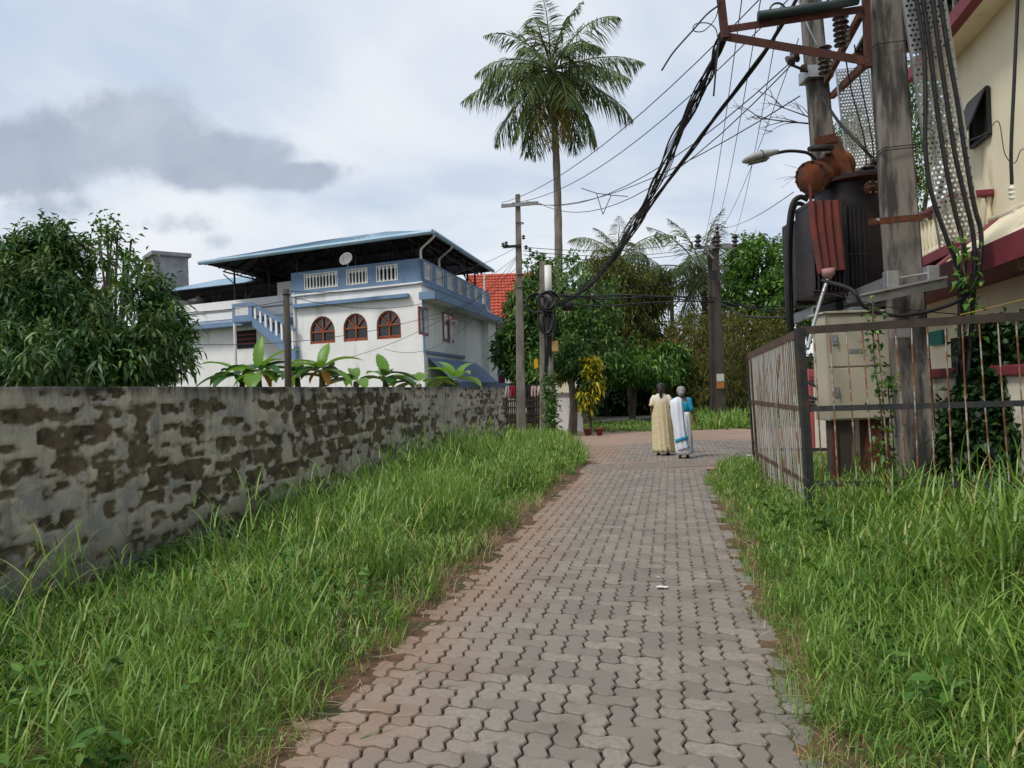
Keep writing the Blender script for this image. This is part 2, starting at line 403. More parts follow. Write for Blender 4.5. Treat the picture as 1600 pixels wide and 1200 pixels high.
# ------------------------------------------------------------------ plastered laterite boundary wall
def wall_mat():
    m, t, b, o = newmat('weathered_plaster'); b.inputs['Roughness'].default_value = .9; L = t.links.new
    at_ = t.nodes.new('ShaderNodeAttribute'); at_.attribute_name = 'plaster'; pl = at_.outputs['Fac']
    ah = t.nodes.new('ShaderNodeAttribute'); ah.attribute_name = 'level'; lv = ah.outputs['Fac']
    n1 = noise(t, 2.2, 6, .65, (1, 1, 1.4)); n2 = noise(t, 9, 6, .7, (1, 1, .55)); n3 = noise(t, 45, 4, .7)
    plc = mix(t, ramp(t, n1, .36, .62), (.46, .42, .355), (.285, .28, .278))
    plc = mix(t, math_('MULTIPLY', ramp(t, n2, .46, .66), .7, nt_=t), plc, (.55, .49, .39))
    plc = mix(t, math_('MULTIPLY', ramp(t, n3, .55, .75), .35, nt_=t), plc, (.10, .10, .095))
    hl = t.nodes.new('ShaderNodeAttribute'); hl.attribute_name = 'halo'; n4 = noise(t, 1.1, 5, .6, (1, 1, 2.2))
    plc = mix(t, math_('MULTIPLY', ramp(t, n4, .50, .68), .85, nt_=t), plc, (.60, .55, .455))
    plc = mix(t, math_('MULTIPLY', ramp(t, math_('ADD', hl.outputs['Fac'], math_('MULTIPLY', math_('SUBTRACT', n2, .5, nt_=t), 1.2, nt_=t), nt_=t), .25, 1.0), .75, nt_=t), plc, (.185, .15, .102))
    st = mix(t, ramp(t, noise(t, 5, 5, .7), .38, .62), (.140, .108, .070), (.070, .056, .038))
    st = mix(t, ramp(t, noise(t, 2.6, 4, .6), .55, .72), st, (.075, .062, .025))
    st = mix(t, ramp(t, math_('ADD', noise(t, 5, 5, .7), math_('MULTIPLY', lv, .16, nt_=t), nt_=t), .62, .78), st, (.035, .031, .025))
    col = mix(t, ramp(t, math_('ADD', pl, math_('MULTIPLY', math_('SUBTRACT', n2, .5, nt_=t), .9, nt_=t), nt_=t), .12, .80), st, plc)
    n5 = noise(t, 7, 5, .65, (1, 1, .10)); col = mix(t, math_('MULTIPLY', ramp(t, n5, .50, .70), .45, nt_=t), col, (.09, .08, .065))
    # black algae where rain runs off the coping, in drips
    dr = noise(t, 6, 5, .7, (1, 1, .22)); k = math_('ADD', lv, math_('MULTIPLY', dr, .34, nt_=t), nt_=t)
    col = mix(t, math_('MULTIPLY', ramp(t, k, 1.07, 1.21), .9, nt_=t), col, (.030, .028, .024))
    # darker, greenish foot of the wall
    k2 = math_('ADD', lv, math_('MULTIPLY', noise(t, 1.7, 4), .4, nt_=t), nt_=t)
    col = mix(t, math_('MULTIPLY', math_('SUBTRACT', 1.0, ramp(t, k2, .30, .58), nt_=t), .75, nt_=t), col, (.060, .062, .052))
    L(col, b.inputs['Base Color']); bumpn(t, b, n3, .5, .006); return m
def build_wall():
    A = Vector((-4.30, 2.0, 0)); B = at(791, 690, 20.7); B.z = 0; L = (B - A).length; d = (B - A) / L; nrm = Vector((d.y, -d.x, 0))
    x = np.linspace(0, L, 960); z = np.linspace(-.1, 1.0, 90); X, Zf = np.meshgrid(x, z)
    top = 1.715 - .07 * X / L + .012 * (fbm(X * 3, X * 0, 4, 2) - .5)
    Z = np.where(Zf < 0, Zf, Zf * top)
    # block courses
    ch, bl = .20, .42
    row = np.floor((Z + .03 * fbm(X * .8, Z, 2, 9)) / ch).astype(int); zz = (Z / ch) - row
    xo = X / bl + (row % 2) * .5 + vnoise(row * 3.7, row * 0, 4) * .6; colm = np.floor(xo).astype(int); xx = xo - colm
    e = np.minimum(np.minimum(xx, 1 - xx) * bl, np.minimum(zz, 1 - zz) * ch)
    rb = _T[(row * 37 + 11) & 255, (colm * 53 + 7) & 255]; rr = vnoise(row * .9 + 3.3, X * .33, 6)
    n = fbm(X * 6.5, Z * 13, 5, 1); rn = fbm(X * 1.9 + row * 13.7, row * 5.3, 4, 17); nb = fbm(X * .7, Z * 1.1, 3, 21)
    expo = (rb - .5) * .22 + (rr - .5) * .25 + (rn - .5) * 1.15 + (nb - .5) * .75 + (n - .5) * 1.9 + np.clip(e / .055, 0, 1) * .30 - .20 - .03 * np.clip((X - 6) / 8, 0, 1)
    expo = np.where((top - Z) < .16, expo - .22, expo)
    ex = np.clip((expo + .05) / .20, 0, 1); plaster = 1 - ex
    rough = .014 * (fbm(X * 11, Z * 11, 4, 14) - .5); trow = .035 * (fbm(X * 1.3, Z * 1.6, 3, 31) - .5)
    D = .009 * plaster + rough * (.5 + ex) - .010 * ex * (e < .012) + trow
    P = np.stack([A.x + d.x * X + nrm.x * D, A.y + d.y * X + nrm.y * D, Z], -1).reshape(-1, 3)
    h, w = X.shape; idx = np.arange(h * w).reshape(h, w)
    q = np.stack([idx[:-1, :-1], idx[:-1, 1:], idx[1:, 1:], idx[1:, :-1]], -1).reshape(-1, 4)
    nb_ = len(P); tb = P[idx[-1]] - np.array(nrm) * .21; bb = tb.copy(); bb[:, 2] = -.1
    P2 = np.concatenate([P, tb, bb]); it = nb_ + np.arange(w); ib = nb_ + w + np.arange(w)
    q2 = np.concatenate([np.stack([idx[-1][:-1], idx[-1][1:], it[1:], it[:-1]], -1), np.stack([it[:-1], it[1:], ib[1:], ib[:-1]], -1)])
    end = [[idx[k, -1], nb_ + 2 * w, 0, 0] for k in range(0)]
    me = npmesh('wall', P2, np.concatenate([q, q2]))
    bm = bmesh.new(); bm.from_mesh(me); bm.verts.ensure_lookup_table()
    try: bm.faces.new([bm.verts[int(i)] for i in list(idx[:, -1]) + [it[-1], ib[-1]]])
    except Exception: pass
    bm.to_mesh(me); bm.free()
    a1 = me.attributes.new('plaster', 'FLOAT', 'POINT'); a1.data.foreach_set('value', np.concatenate([plaster.ravel(), np.ones(w) * .9, np.ones(w)]).astype(np.float32))
    a3 = me.attributes.new('halo', 'FLOAT', 'POINT'); a3.data.foreach_set('value', np.concatenate([np.clip((expo + .30) / .40, 0, 1).ravel(), np.zeros(w), np.zeros(w)]).astype(np.float32))
    a2 = me.attributes.new('level', 'FLOAT', 'POINT'); a2.data.foreach_set('value', np.concatenate([np.clip(Zf, 0, 1).ravel(), np.ones(w) * .99, np.zeros(w)]).astype(np.float32))
    o = finish('boundary_wall', me, wall_mat(), None, True)
    tag(o, 'long weathered plaster wall with dark exposed stone patches beside the tall grass', 'wall')
build_wall()
# ------------------------------------------------------------------ white two-storey house with blue trim
HC = Vector((-3.63, 32.0, 0)); HA = Vector((-.911, .412, 0)); HB = Vector((.20, .98, 0))
def H(s, t, z): return HC + HA * s + HB * t + Vector((0, 0, z))
def onfront(u, v, t0=0.0):
    d = ray(u, v); P0 = HC + HB * t0; n = Vector((HA.y, -HA.x, 0)); k = (P0 - Vector((0, 0, CAM_H))).dot(n) / d.dot(n)
    p = Vector((0, 0, CAM_H)) + d * k; return (p - P0).dot(HA), p.z
def onside(u, v, s0=0.0):
    d = ray(u, v); P0 = HC + HA * s0; n = Vector((HB.y, -HB.x, 0)); k = (P0 - Vector((0, 0, CAM_H))).dot(n) / d.dot(n)
    p = Vector((0, 0, CAM_H)) + d * k; return (p - P0).dot(HB), p.z
MWHITE = M('white_limewash', (.80, .80, .79), (.74, .74, .73), 1.2, .85, 0, .15, 60, c3=(.50, .50, .48), sc3=1.6, lo3=.54, hi3=.78, st3=(1, 1, .16))
MBLUE = M('faded_blue_paint', (.165, .255, .395), (.14, .22, .345), 2, .7, 0, .1, 40, c3=(.11, .15, .21), sc3=3, lo3=.6, hi3=.75, st3=(1, 1, .4))
MORANGE = M('teak_frame', (.32, .085, .035), (.25, .065, .03), 6, .5)
MGLASS = M('dark_pane', (.035, .037, .042), (.055, .055, .06), 2, .12, 0, spec=.6)
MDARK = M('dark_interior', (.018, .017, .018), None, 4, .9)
MROOFU = M('roof_sheet_blue', (.28, .40, .50), (.22, .34, .44), 1.0, .45, .2)
MSTEELD = M('dark_truss_steel', (.022, .022, .025), (.035, .033, .033), 5, .6, .3)
MGREYST = M('grey_stone', (.30, .29, .30), (.22, .21, .22), 1.5, .9, c3=(.13, .12, .12), sc3=1, lo3=.5, hi3=.75)
MPVC = M('white_pvc', (.72, .71, .69), (.62, .61, .58), 4, .5)
MTILE = M('red_roof_tile', (.50, .095, .055), (.42, .085, .05), 6, .75, c3=(.30, .07, .05), sc3=2)
MMAROON = M('maroon_paint', (.21, .035, .052), (.16, .03, .042), 3, .6, c3=(.10, .03, .03), sc3=4)
MCREAM = M('cream_paint', (.82, .75, .55), (.77, .70, .51), 1.3, .85, c3=(.46, .39, .25), sc3=1.6, lo3=.58, hi3=.8, st3=(1, 1, .35))
MGALV = M('galvanised_steel', (.42, .43, .45), (.33, .34, .355), 7, .45, .7, c3=(.25, .22, .19), sc3=5)
MROOFSHADE = M('roof_shade_dark', (.045, .045, .05), (.03, .03, .034), 1.5, .8)  # near-black sheet underside: shade under the roof is put into this colour
PTOP = 7.2
HOUSE = thing('white_house', 'white two-storey house with blue trim and arched orange windows behind the wall', 'house', H(3, 6, 0))
def hb(name, mat, a, b, parent=HOUSE, bevel=0):
    return MB(H).box(a, b).build(name, mat, parent, bevel=bevel)
def build_house():
    sL = 6.75
    # --- main block: front wall with three arched openings cut through it
    wins = []
    for (u0, u1, vb, vt) in ((485, 524, 540, 494), (537, 575, 534, 490), (589, 627, 529, 484)):
        s1, zb = onfront(u0, vb); s0, _ = onfront(u1, vb); _, zt = onfront((u0 + u1) / 2, vt); wins.append((s0, s1, zb, zt))
    zb = sum(w[2] for w in wins) / 3; zt = sum(w[3] for w in wins) / 3
    band = onfront(560, 470)[1]
    def front_panel():
        m = MB(H); depth = .22
        edges = [0.0]
        for s0, s1, _, _ in sorted(wins): edges += [s0, s1]
        edges.append(sL)
        n = 10
        for k in range(0, len(edges), 2): m.box((edges[k], 0, 0), (edges[k + 1], depth, PTOP - .9))
        for s0, s1, _, _ in wins:
            m.box((s0, 0, 0), (s1, depth, zb))
            r = (s1 - s0) / 2; cz = zt - r; cs = (s0 + s1) / 2; top = PTOP - .9
            arc = [(cs + r * math.cos(math.pi * i / n), cz + r * math.sin(math.pi * i / n)) for i in range(n + 1)]
            vs = []; fs = []
            for t in (0, depth):
                for (x, z) in arc: vs.append((x, t, z))
                for (x, z) in arc: vs.append((x, t, top))
            N_ = n + 1
            for i in range(n):
                fs += [(i, i + 1, N_ + i + 1, N_ + i), (2 * N_ + i, 3 * N_ + i, 3 * N_ + i + 1, 2 * N_ + i + 1), (i, 2 * N_ + i, 2 * N_ + i + 1, i + 1), (N_ + i, N_ + i + 1, 3 * N_ + i + 1, 3 * N_ + i)]
            m.add(vs, fs)
        return m.build('wall', MWHITE, HOUSE)
    front_panel()
    for s0, s1, _, _ in wins:
        r = (s1 - s0) / 2; cz = zt - r; cs = (s0 + s1) / 2; n = 12; fw = .075
        m = MB(H)
        def barp(p, q, w=.06): m.bar(H_l(p), H_l(q), w, .06, up=(0, 1, 0))
        H_l = lambda p: (p[0], .10, p[1])
        pts = [(s0 + fw / 2, zb + fw / 2)] + [(cs - (r - fw / 2) * math.cos(math.pi * i / n), cz + (r - fw / 2) * math.sin(math.pi * i / n)) for i in range(n + 1)] + [(s1 - fw / 2, zb + fw / 2)]
        for p, q in zip(pts, pts[1:] + pts[:1]): barp(p, q, fw)
        barp((s0 + .03, cz), (s1 - .03, cz), .07); barp((cs, zb), (cs, cz), .07)
        barp((s0 + .03, (zb + cz) / 2 - .18), (s1 - .03, (zb + cz) / 2 - .18), .05)
        for k in (1, 2, 3): a = math.pi * k / 4; barp((cs, cz), (cs + r * .95 * math.cos(a), cz + r * .95 * math.sin(a)), .05)
        w = m.build('window', MORANGE, HOUSE)
        g = MB(H); g.add([(s0 + .01, .14, zb + .01), (s1 - .01, .14, zb + .01)] + [(cs + r * math.cos(math.pi * i / n), .14, cz + r * math.sin(math.pi * i / n)) for i in range(n + 1)], [tuple(range(n + 3))])
        g.build('pane', MGLASS, w)
        b = MB(H)
        for k in range(1, 9):
            z = zb + (cz - zb) * k / 9; b.bar((s0 + .05, .125, z), (s1 - .05, .125, z), .012, .012)
        b.build('grille', MDARK, w)
    # side wall, back, roof slab
    T = 12.4
    m = MB(H); m.box((0, .22, 0), (.22, T, PTOP - .9)).box((sL - .22, .22, 0), (sL, T, PTOP - .9)).box((.22, T - .22, 0), (sL - .22, T, PTOP - .9)).box((.22, .22, PTOP - 1.2), (sL - .22, T - .22, PTOP - 1.02))
    m.build('wall', MWHITE, HOUSE)
    # --- parapet: blue boxes with white baluster panels
    def parapet(along, L, groups, z0, z1):
        def fn(x, y, z): return H(x, y - .06, z) if along == 's' else H(y - .06, x, z)
        xs = [-.06]
        for a, b in groups: xs += [a, b]
        xs.append(L)
        m = MB(fn)
        for k in range(0, len(xs), 2): m.box((xs[k], 0, z0), (xs[k + 1], .2, z1))
        lo, hi = z0 + .22, z1 - .17
        for a, b in groups: m.box((a, 0, z0), (b, .2, lo)).box((a, 0, hi), (b, .2, z1))
        m.build('parapet', MBLUE, HOUSE)
        for a, b in groups:
            w = MB(fn); w.box((a, -.012, lo - .04), (b, .06, lo)).box((a, -.012, hi), (b, .06, hi + .04)).box((a - .04, -.012, lo - .04), (a, .06, hi + .04)).box((b, -.012, lo - .04), (b + .04, .06, hi + .04))
            n = max(3, int((b - a) / .17))
            pw = w.build('baluster_frame', MWHITE, HOUSE)
            for i in range(n):
                c = a + (b - a) * (i + .5) / n; q = MB(fn)
                for za, zb_, hw in ((lo, lo + .08, .05), (lo + .08, hi - .12, .03), (hi - .12, hi, .065)): q.box((c - hw, .03, za), (c + hw, .10, zb_))
                q.build('baluster', MWHITE, pw)
    gs = [(onfront(b, 430)[0], onfront(a, 430)[0]) for a, b in ((477, 527), (543, 574), (590, 621))]
    parapet('s', sL + .05, sorted(gs), PTOP - 1.0, PTOP)
    gt = [(onside(a, 430)[0], onside(b, 430)[0]) for a, b in ((662, 672), (680, 690), (697, 706), (713, 720), (727, 733), (739, 745), (750, 755))]
    parapet('t', T, gt, PTOP - 1.0, PTOP)
    hb('trim_line', MWHITE, (-.12, -.12, PTOP - 1.06), (sL + .06, -.065, PTOP - .99)); hb('trim_line', MBLUE, (-.12, -.12, PTOP - 1.12), (-.065, T, PTOP - 1.0))
    # sun shades
    s_l = onfront(461, 484)[0]; s_r = onfront(640, 466)[0]
    hb('sunshade', MBLUE, (s_r, -.28, band - .07), (s_l, 0, band + .08))
    hb('ventilator', MDARK, (onfront(560, 449)[0], -.01, onfront(560, 452)[1]), (onfront(532, 452)[0], .02, onfront(540, 450)[1]))
    tz = onside(700, 482)[1]
    m = MB(H); m.box((-.75, -.35, tz - .02), (0, T + .4, tz + .10)); m.build('sunshade', MWHITE, HOUSE)
    m = MB(H); m.box((-.80, -.40, tz - .06), (-.75, T + .45, tz + .26)).box((-.80, -.40, tz - .06), (0, -.35, tz + .26)); m.build('sunshade_edge', MBLUE, HOUSE)
    # side windows
    for (u0, u1, v0, v1) in ((653, 669, 478, 525), (691, 709, 487, 535)):
        ta, z1 = onside(u0, v0, -.02); tb, z0 = onside(u1, v1, -.02)
        w = MB(H).box((-.05, ta, z0), (0, tb, z1)).build('window', MORANGE, HOUSE)
        mid = (ta + tb) / 2
        for (x, y) in ((ta + .12, mid - .06), (mid + .06, tb - .12)): MB(H).box((-.06, x, z0 + .1), (-.045, y, z1 - .08)).build('pane', MGLASS, w)
    # lower sloping blue sheet awning and line above it on the side
    ta, za = onside(663, 556, -.1); tb, zb2 = onside(737, 590, -.1); zl = onside(668, 575, -1.2)[1]
    hb('string_course', MBLUE, (-.09, .3, onside(672, 551)[1] - .06), (-.005, 6.4, onside(672, 551)[1] + .06))
    t0, t1 = .5, 8.6; n = 16
    zt_, zb_ = onside(668, 558)[1], onside(700, 590)[1] - .25
    aw = MB(H)
    for k in range(n):
        f0, f1 = k / n, (k + 1) / n
        x0, x1 = -.02 - 1.3 * f0, -.02 - 1.3 * f1; z0_, z1_ = zt_ + (zb_ - zt_) * f0, zt_ + (zb_ - zt_) * f1
        aw.add([(x0, t0, z0_), (x0, t1, z0_), (x1 - .03, t1, z1_ - .01), (x1 - .03, t0, z1_ - .01), (x0, t0, z0_ - .03), (x0, t1, z0_ - .03), (x1, t1, z1_ - .04), (x1, t0, z1_ - .04)],
               [(0, 1, 2, 3), (7, 6, 5, 4), (0, 3, 7, 4), (1, 5, 6, 2), (3, 2, 6, 7), (0, 4, 5, 1)])
    aw.build('awning', MBLUE, HOUSE)
    hb('awning_edge', MBLUE, (-1.4, t0 - .1, zb_ - .3), (-1.25, T + 1.5, zb_ - .04))
    hb('porch_block', MWHITE, (-.4, T - 2.0, 0), (0, T, tz)); hb('corner_strip', MBLUE, (-.44, T - .05, 0), (-.4, T + .05, tz))
    tp = MB(); tp.tube([H(-.06, -.08, z) for z in (3.2, 5.7)], .045, 6); tp.build('corner_moulding', MBLUE, HOUSE)
    # --- left wing, set back
    t0 = 1.2; wz = 6.45; s0, s1 = sL, 17.5
    zb1 = onfront(330, 512, t0)[1]; zl1 = onfront(330, 488, t0)[1]
    hb('wing_wall', MWHITE, (s0, t0, 0), (s1, 9, wz - .9)); hb('wing_parapet', MWHITE, (s0, t0 - .08, wz - .9), (s1, t0 + .15, wz)); hb('wing_parapet', MWHITE, (s1 - .2, t0 + .15, wz - .9), (s1, 9, wz))
    hb('wing_parapet', MWHITE, (s0, 8.8, wz - .9), (s1 - .2, 9, wz + .3))
    hb('string_course', MGREYST, (s0 + .02, t0 - .13, zl1 - .03), (s1, t0 - .082, zl1 + .03))
    hb('sunshade', MBLUE, (s0 + .6, t0 - .75, zb1 - .10), (s1 + .3, t0, zb1 + .12))
    hb('stair_head', MWHITE, (onfront(455, 470, t0)[0] - .4, t0 + .6, wz - .9), (onfront(424, 470, t0)[0], t0 + .85, wz + .75))
    a, b = onfront(400, 515, t0), onfront(371, 545, t0)
    w = hb('window', MDARK, (a[0], t0 - .04, b[1]), (b[0], t0, a[1]))
    for k in range(1, 4): hb('louvre', MMAROON, (a[0] + .05, t0 - .06, b[1] + (a[1] - b[1]) * k / 4 - .03), (b[0] - .05, t0 - .045, b[1] + (a[1] - b[1]) * k / 4 + .03), w)
    # --- outside stair: landing box and flight with balusters
    tf = -.35
    a = onfront(393, 472, tf); b = onfront(363, 504, tf)
    st = MB(H).box((a[0], tf, b[1] - .0), (b[0], tf + 1.3, b[1] + .12)).box((a[0], tf, b[1] + .12), (b[0], tf + .12, b[1] + .3)).box((a[0], tf, a[1] - .15), (b[0], tf + .12, a[1])).box((a[0], tf, b[1] + .3), (a[0] + .22, tf + .12, a[1] - .15)).box((b[0] - .15, tf, b[1] + .3), (b[0], tf + .12, a[1] - .15)).box((b[0] - .1, tf + .12, b[1] + .12), (b[0], tf + 1.3, a[1])).build('stair_landing', MBLUE, HOUSE)
    lat = MB(H)
    x0, x1, z0_, z1_ = a[0] + .22, b[0] - .15, b[1] + .3, a[1] - .15
    for k in range(6):
        f = (k + .5) / 6; lat.bar((x0 + (x1 - x0) * f, tf + .06, z0_), (x0 + (x1 - x0) * f, tf + .06, z1_), .05, .05, up=(0, 1, 0)); lat.bar((x0, tf + .05, z0_ + (z1_ - z0_) * f), (x1, tf + .05, z0_ + (z1_ - z0_) * f), .05, .05)
    lat.build('lattice', MWHITE, st)
    top = (a[0], b[1] + .2); bot = onfront(461, 548, tf)
    n = 11; m = MB(H)
    for k in range(n):
        f0, f1 = k / n, (k + 1) / n
        xa, xb = top[0] + (bot[0] - top[0]) * f0, top[0] + (bot[0] - top[0]) * f1; za, zb_ = top[1] + (bot[1] - top[1]) * f0, top[1] + (bot[1] - top[1]) * f1
        m.add([(xa, tf, za), (xb, tf, zb_), (xb, tf, zb_ - .45), (xa, tf, za - .45), (xa, tf + 1.1, za), (xb, tf + 1.1, zb_), (xb, tf + 1.1, zb_ - .45), (xa, tf + 1.1, za - .45)], [(0, 1, 2, 3), (7, 6, 5, 4), (0, 4, 5, 1), (3, 2, 6, 7), (0, 3, 7, 4), (1, 5, 6, 2)])
        m.box((xb, tf + .1, zb_ - .05), (xa, tf + 1.1, za + .06))
    fl = m.build('stair_flight', MBLUE, HOUSE)
    rt, rb = a[1] - .06, bot[1] + .95
    MB(H).bar((top[0] + .05, tf + .06, rt), (bot[0], tf + .06, rb), .14, .14, up=(0, 0, 1)).build('handrail', MBLUE, fl)
    for k in range(8):
        f = (k + .5) / 8; x = top[0] + (bot[0] - top[0]) * f; za = top[1] + (bot[1] - top[1]) * f; zr = rt + (rb - rt) * f
        MB(H).box((x - .05, tf + .03, za - .03), (x + .05, tf + .11, zr)).build('baluster', MWHITE, fl)
    m = MB(); c = onfront(365, 520, tf); m.tube([H(c[0], tf + .1, 0), H(c[0], tf + .1, b[1])], .07, 8); m.build('stair_post', MPVC, HOUSE)
    # --- drain pipes
    for (u, va, vb, t) in ((459, 458, 585, -.08),):
        s, z1 = onfront(u, va, t); _, z0 = onfront(u, vb, t); MB().tube([H(s, t, z0), H(s, t, z1)], .055, 8).build('drain_pipe', MPVC, HOUSE)
    t, z1 = onside(703, 502, -.1); _, z0 = onside(700, 535, -.1)
    MB().tube(spline([H(-.12, t, z0), H(-.12, t, z1 - .1), H(-.14, t + .1, z1), H(-.3, t + .35, z1 + .02), H(-.32, t + .4, z1 - .12)], 4), .05, 8).build('vent_pipe', MPVC, HOUSE)
    MB().tube(spline([H(-.12, 11, PTOP + 1.0), H(-.12, 11, PTOP - .9), H(-.5, 12.2, tz + .3), H(-.85, 13.2, tz - .2)], 5), .05, 8).build('drain_pipe', MPVC, HOUSE)
    # satellite dish on the terrace
    return tz
build_house()
# --- terrace roof of metal sheet on a steel frame
def build_roof():
    R = thing('terrace_roof', 'blue metal sheet roof on dark steel frame above the white house terrace', 'roof', H(4, 4, PTOP - 1))
    E = 8.05; ov = -1.0
    L_, Bk = 11.6, 9.8; rid = E + 1.5
    P = {'fl': (L_, ov, E), 'fr': (-.95, ov, E), 'br': (-.95, Bk, E), 'bl': (L_, Bk, E), 'r0': (3.4, 4.4, rid), 'r1': (7.6, 4.4, rid)}
    def slope(poly, name):
        n = len(poly)
        def slab(z0, z1): return MB(H).add([(P[k][0], P[k][1], P[k][2] + z0) for k in poly] + [(P[k][0], P[k][1], P[k][2] + z1) for k in poly], [tuple(range(n)), tuple(range(n, 2 * n))[::-1]] + [(k, (k + 1) % n, n + (k + 1) % n, n + k) for k in range(n)])
        r_ = slab(0, -.02).build(name, MROOFU, R); slab(-.024, -.035).build('shade_underside', MROOFSHADE, R)  # thin dark layer below each slope, painting the shade under the roof
        return r_
    def ribs(poly, parent):                                # standing ribs of the sheet, running down the slope
        a, b, c, d = [Vector(P[k]) for k in poly]
        m = MB(H)
        for k in range(1, 40):
            f = k / 40; p = a.lerp(b, f); q = d.lerp(c, f); m.bar(p + Vector((0, 0, .015)), q + Vector((0, 0, .015)), .05, .04)
        m.build('sheet_ribs', MROOFU, parent)
    f = slope(['fl', 'fr', 'r0', 'r1'], 'roof_sheet'); ribs(['fl', 'fr', 'r0', 'r1'], f)
    slope(['fr', 'br', 'r0'], 'roof_sheet'); b = slope(['br', 'bl', 'r1', 'r0'], 'roof_sheet'); slope(['bl', 'fl', 'r1'], 'roof_sheet')
    # gutters along front and right eaves
    for p, q in ((('fl'), ('fr')), (('fr'), ('br'))):
        MB().tube([H(*P[p]) + Vector((0, 0, -.05)), H(*P[q]) + Vector((0, 0, -.05))], .10, 8).build('gutter', MROOFU, R)
    # purlins and rafters under the sheet
    def under(s, t):
        zf = E + (rid - E) * min((t - ov) / (4.4 - ov), (Bk - t) / (Bk - 4.4)); zs = E + (rid - E) * min((s + .95) / (3.4 + .95), (L_ - s) / (L_ - 7.6)); return min(zf, zs) - .10
    for t in np.arange(ov + .3, Bk, 1.15):
        m = MB(H); ss = np.linspace(-.8, L_ - .1, 9)
        for x, y in zip(ss[:-1], ss[1:]): m.bar((x, t, under(x, t)), (y, t, under(y, t)), .07, .09)
        m.build('purlin', MSTEELD, R)
    for s in np.arange(-.3, L_, 1.9):
        m = MB(H); tt = np.linspace(ov + .1, Bk - .1, 7)
        for x, y in zip(tt[:-1], tt[1:]): m.bar((s, x, under(s, x) - .08), (s, y, under(s, y) - .08), .08, .08)
        m.bar((s, .3, E - .3), (s, Bk - 1, E - .3), .06, .06)
        for k in range(6): x = .3 + (Bk - 1.3) * k / 6; y = x + (Bk - 1.3) / 6; m.bar((s, x, E - .3), (s, (x + y) / 2, under(s, (x + y) / 2) - .08), .04, .04); m.bar((s, (x + y) / 2, under(s, (x + y) / 2) - .08), (s, y, E - .3), .04, .04)
        m.build('truss', MSTEELD, R)
    for (s, t) in ((.1, .1), (3.3, .1), (6.5, .1), (9, 1.4), (11.2, 1.4), (.1, 4), (.1, 8), (.1, 9.6), (6.5, 8.6), (11, 8.6)):
        MB().tube([H(s, t, PTOP - 1.1), H(s, t, under(s, t))], .05, 8).build('post', MSTEELD, R)
        m = MB(); m.bar(H(s, t, E - .75), H(s + .7, t, under(s + .7, t)), .045, .045); m.build('brace', MSTEELD, R)
    for (s, dz, t) in ((-.55, .0, -.4), (-.7, .0, 2.2)):
        MB().tube(spline([H(-.93, t - .45, E - .1), H(-.9, t - .35, E - .22), H(-.2, t + .25, E - .42), H(-.06, t + .3, E - .55), H(-.06, t + .3, PTOP - .05)], 4), .05, 8).build('downpipe', MPVC, R)
    # lower roof over the wing behind
    m = MB(H); q = [(10.2, 2.6, 7.55), (18.2, 2.6, 7.55), (18.2, 8.8, 7.55), (10.2, 8.8, 7.55), (12.5, 5.7, 8.5), (15.5, 5.7, 8.5)]
    m.add(q, [(0, 1, 5, 4), (1, 2, 5), (2, 3, 4, 5), (3, 0, 4)]); m.add([(a, b_, c - .04) for a, b_, c in q], [(4, 5, 1, 0), (5, 2, 1), (5, 4, 3, 2), (4, 0, 3)])
    m.build('wing_roof_sheet', MROOFU, R)
    m = MB(H); m.add([(a, b_, c - .05) for a, b_, c in q] + [(a, b_, c - .06) for a, b_, c in q], [(4, 5, 1, 0), (5, 2, 1), (5, 4, 3, 2), (4, 0, 3), (6, 7, 11, 10), (7, 8, 11), (8, 9, 10, 11), (9, 6, 10)]); m.build('shade_underside', MROOFSHADE, R)  # same dark layer painting the shade below the wing roof
    for (s, t) in ((17.6, 3.2), (14, 3.2), (17.6, 8.2), (11.6, 3.0)):
        MB().tube([H(s, t, 5.4), H(s, t, 7.6)], .05, 8).build('post', MSTEELD, R); MB().bar(H(s, t, 6.6), H(s - .8, t, 7.55), .045, .045).build('brace', MSTEELD, R)
    for t in (3.2, 5.0, 7.0, 8.3): MB(H).bar((10.4, t, 7.48), (18, t, 7.48), .07, .09).build('purlin', MSTEELD, R)
build_roof()
def build_dish():
    c = at(542, 406, 31.9); o = thing('satellite_dish', 'small pale grey satellite dish standing at the blue terrace parapet', 'satellite dish', (c.x, c.y, PTOP - 1))
    d = (Vector((-.35, -1, .45))).normalized(); q = d.to_track_quat('Z', 'Y').to_matrix()
    m = MB(); pr = [(.30 * k / 6, .10 * (k / 6) ** 2) for k in range(7)]; pr = [(max(r, .004), z) for r, z in pr]
    m.lathe(pr + [(r, z - .02) for r, z in pr[::-1]], c, 20, q); m.build('dish', MGREYST, o, True)
    MB().tube([c + q @ Vector((0, 0, .0)), Vector((c.x, c.y + .15, c.z - .2)), Vector((c.x, c.y + .15, PTOP - 1))], .03, 6).build('mast', MGALV, o)
    MB().tube([c + q @ Vector((0, -.29, .10)), c + q @ Vector((0, 0, .34))], .012, 5).build('feed_arm', MGALV, o)
build_dish()
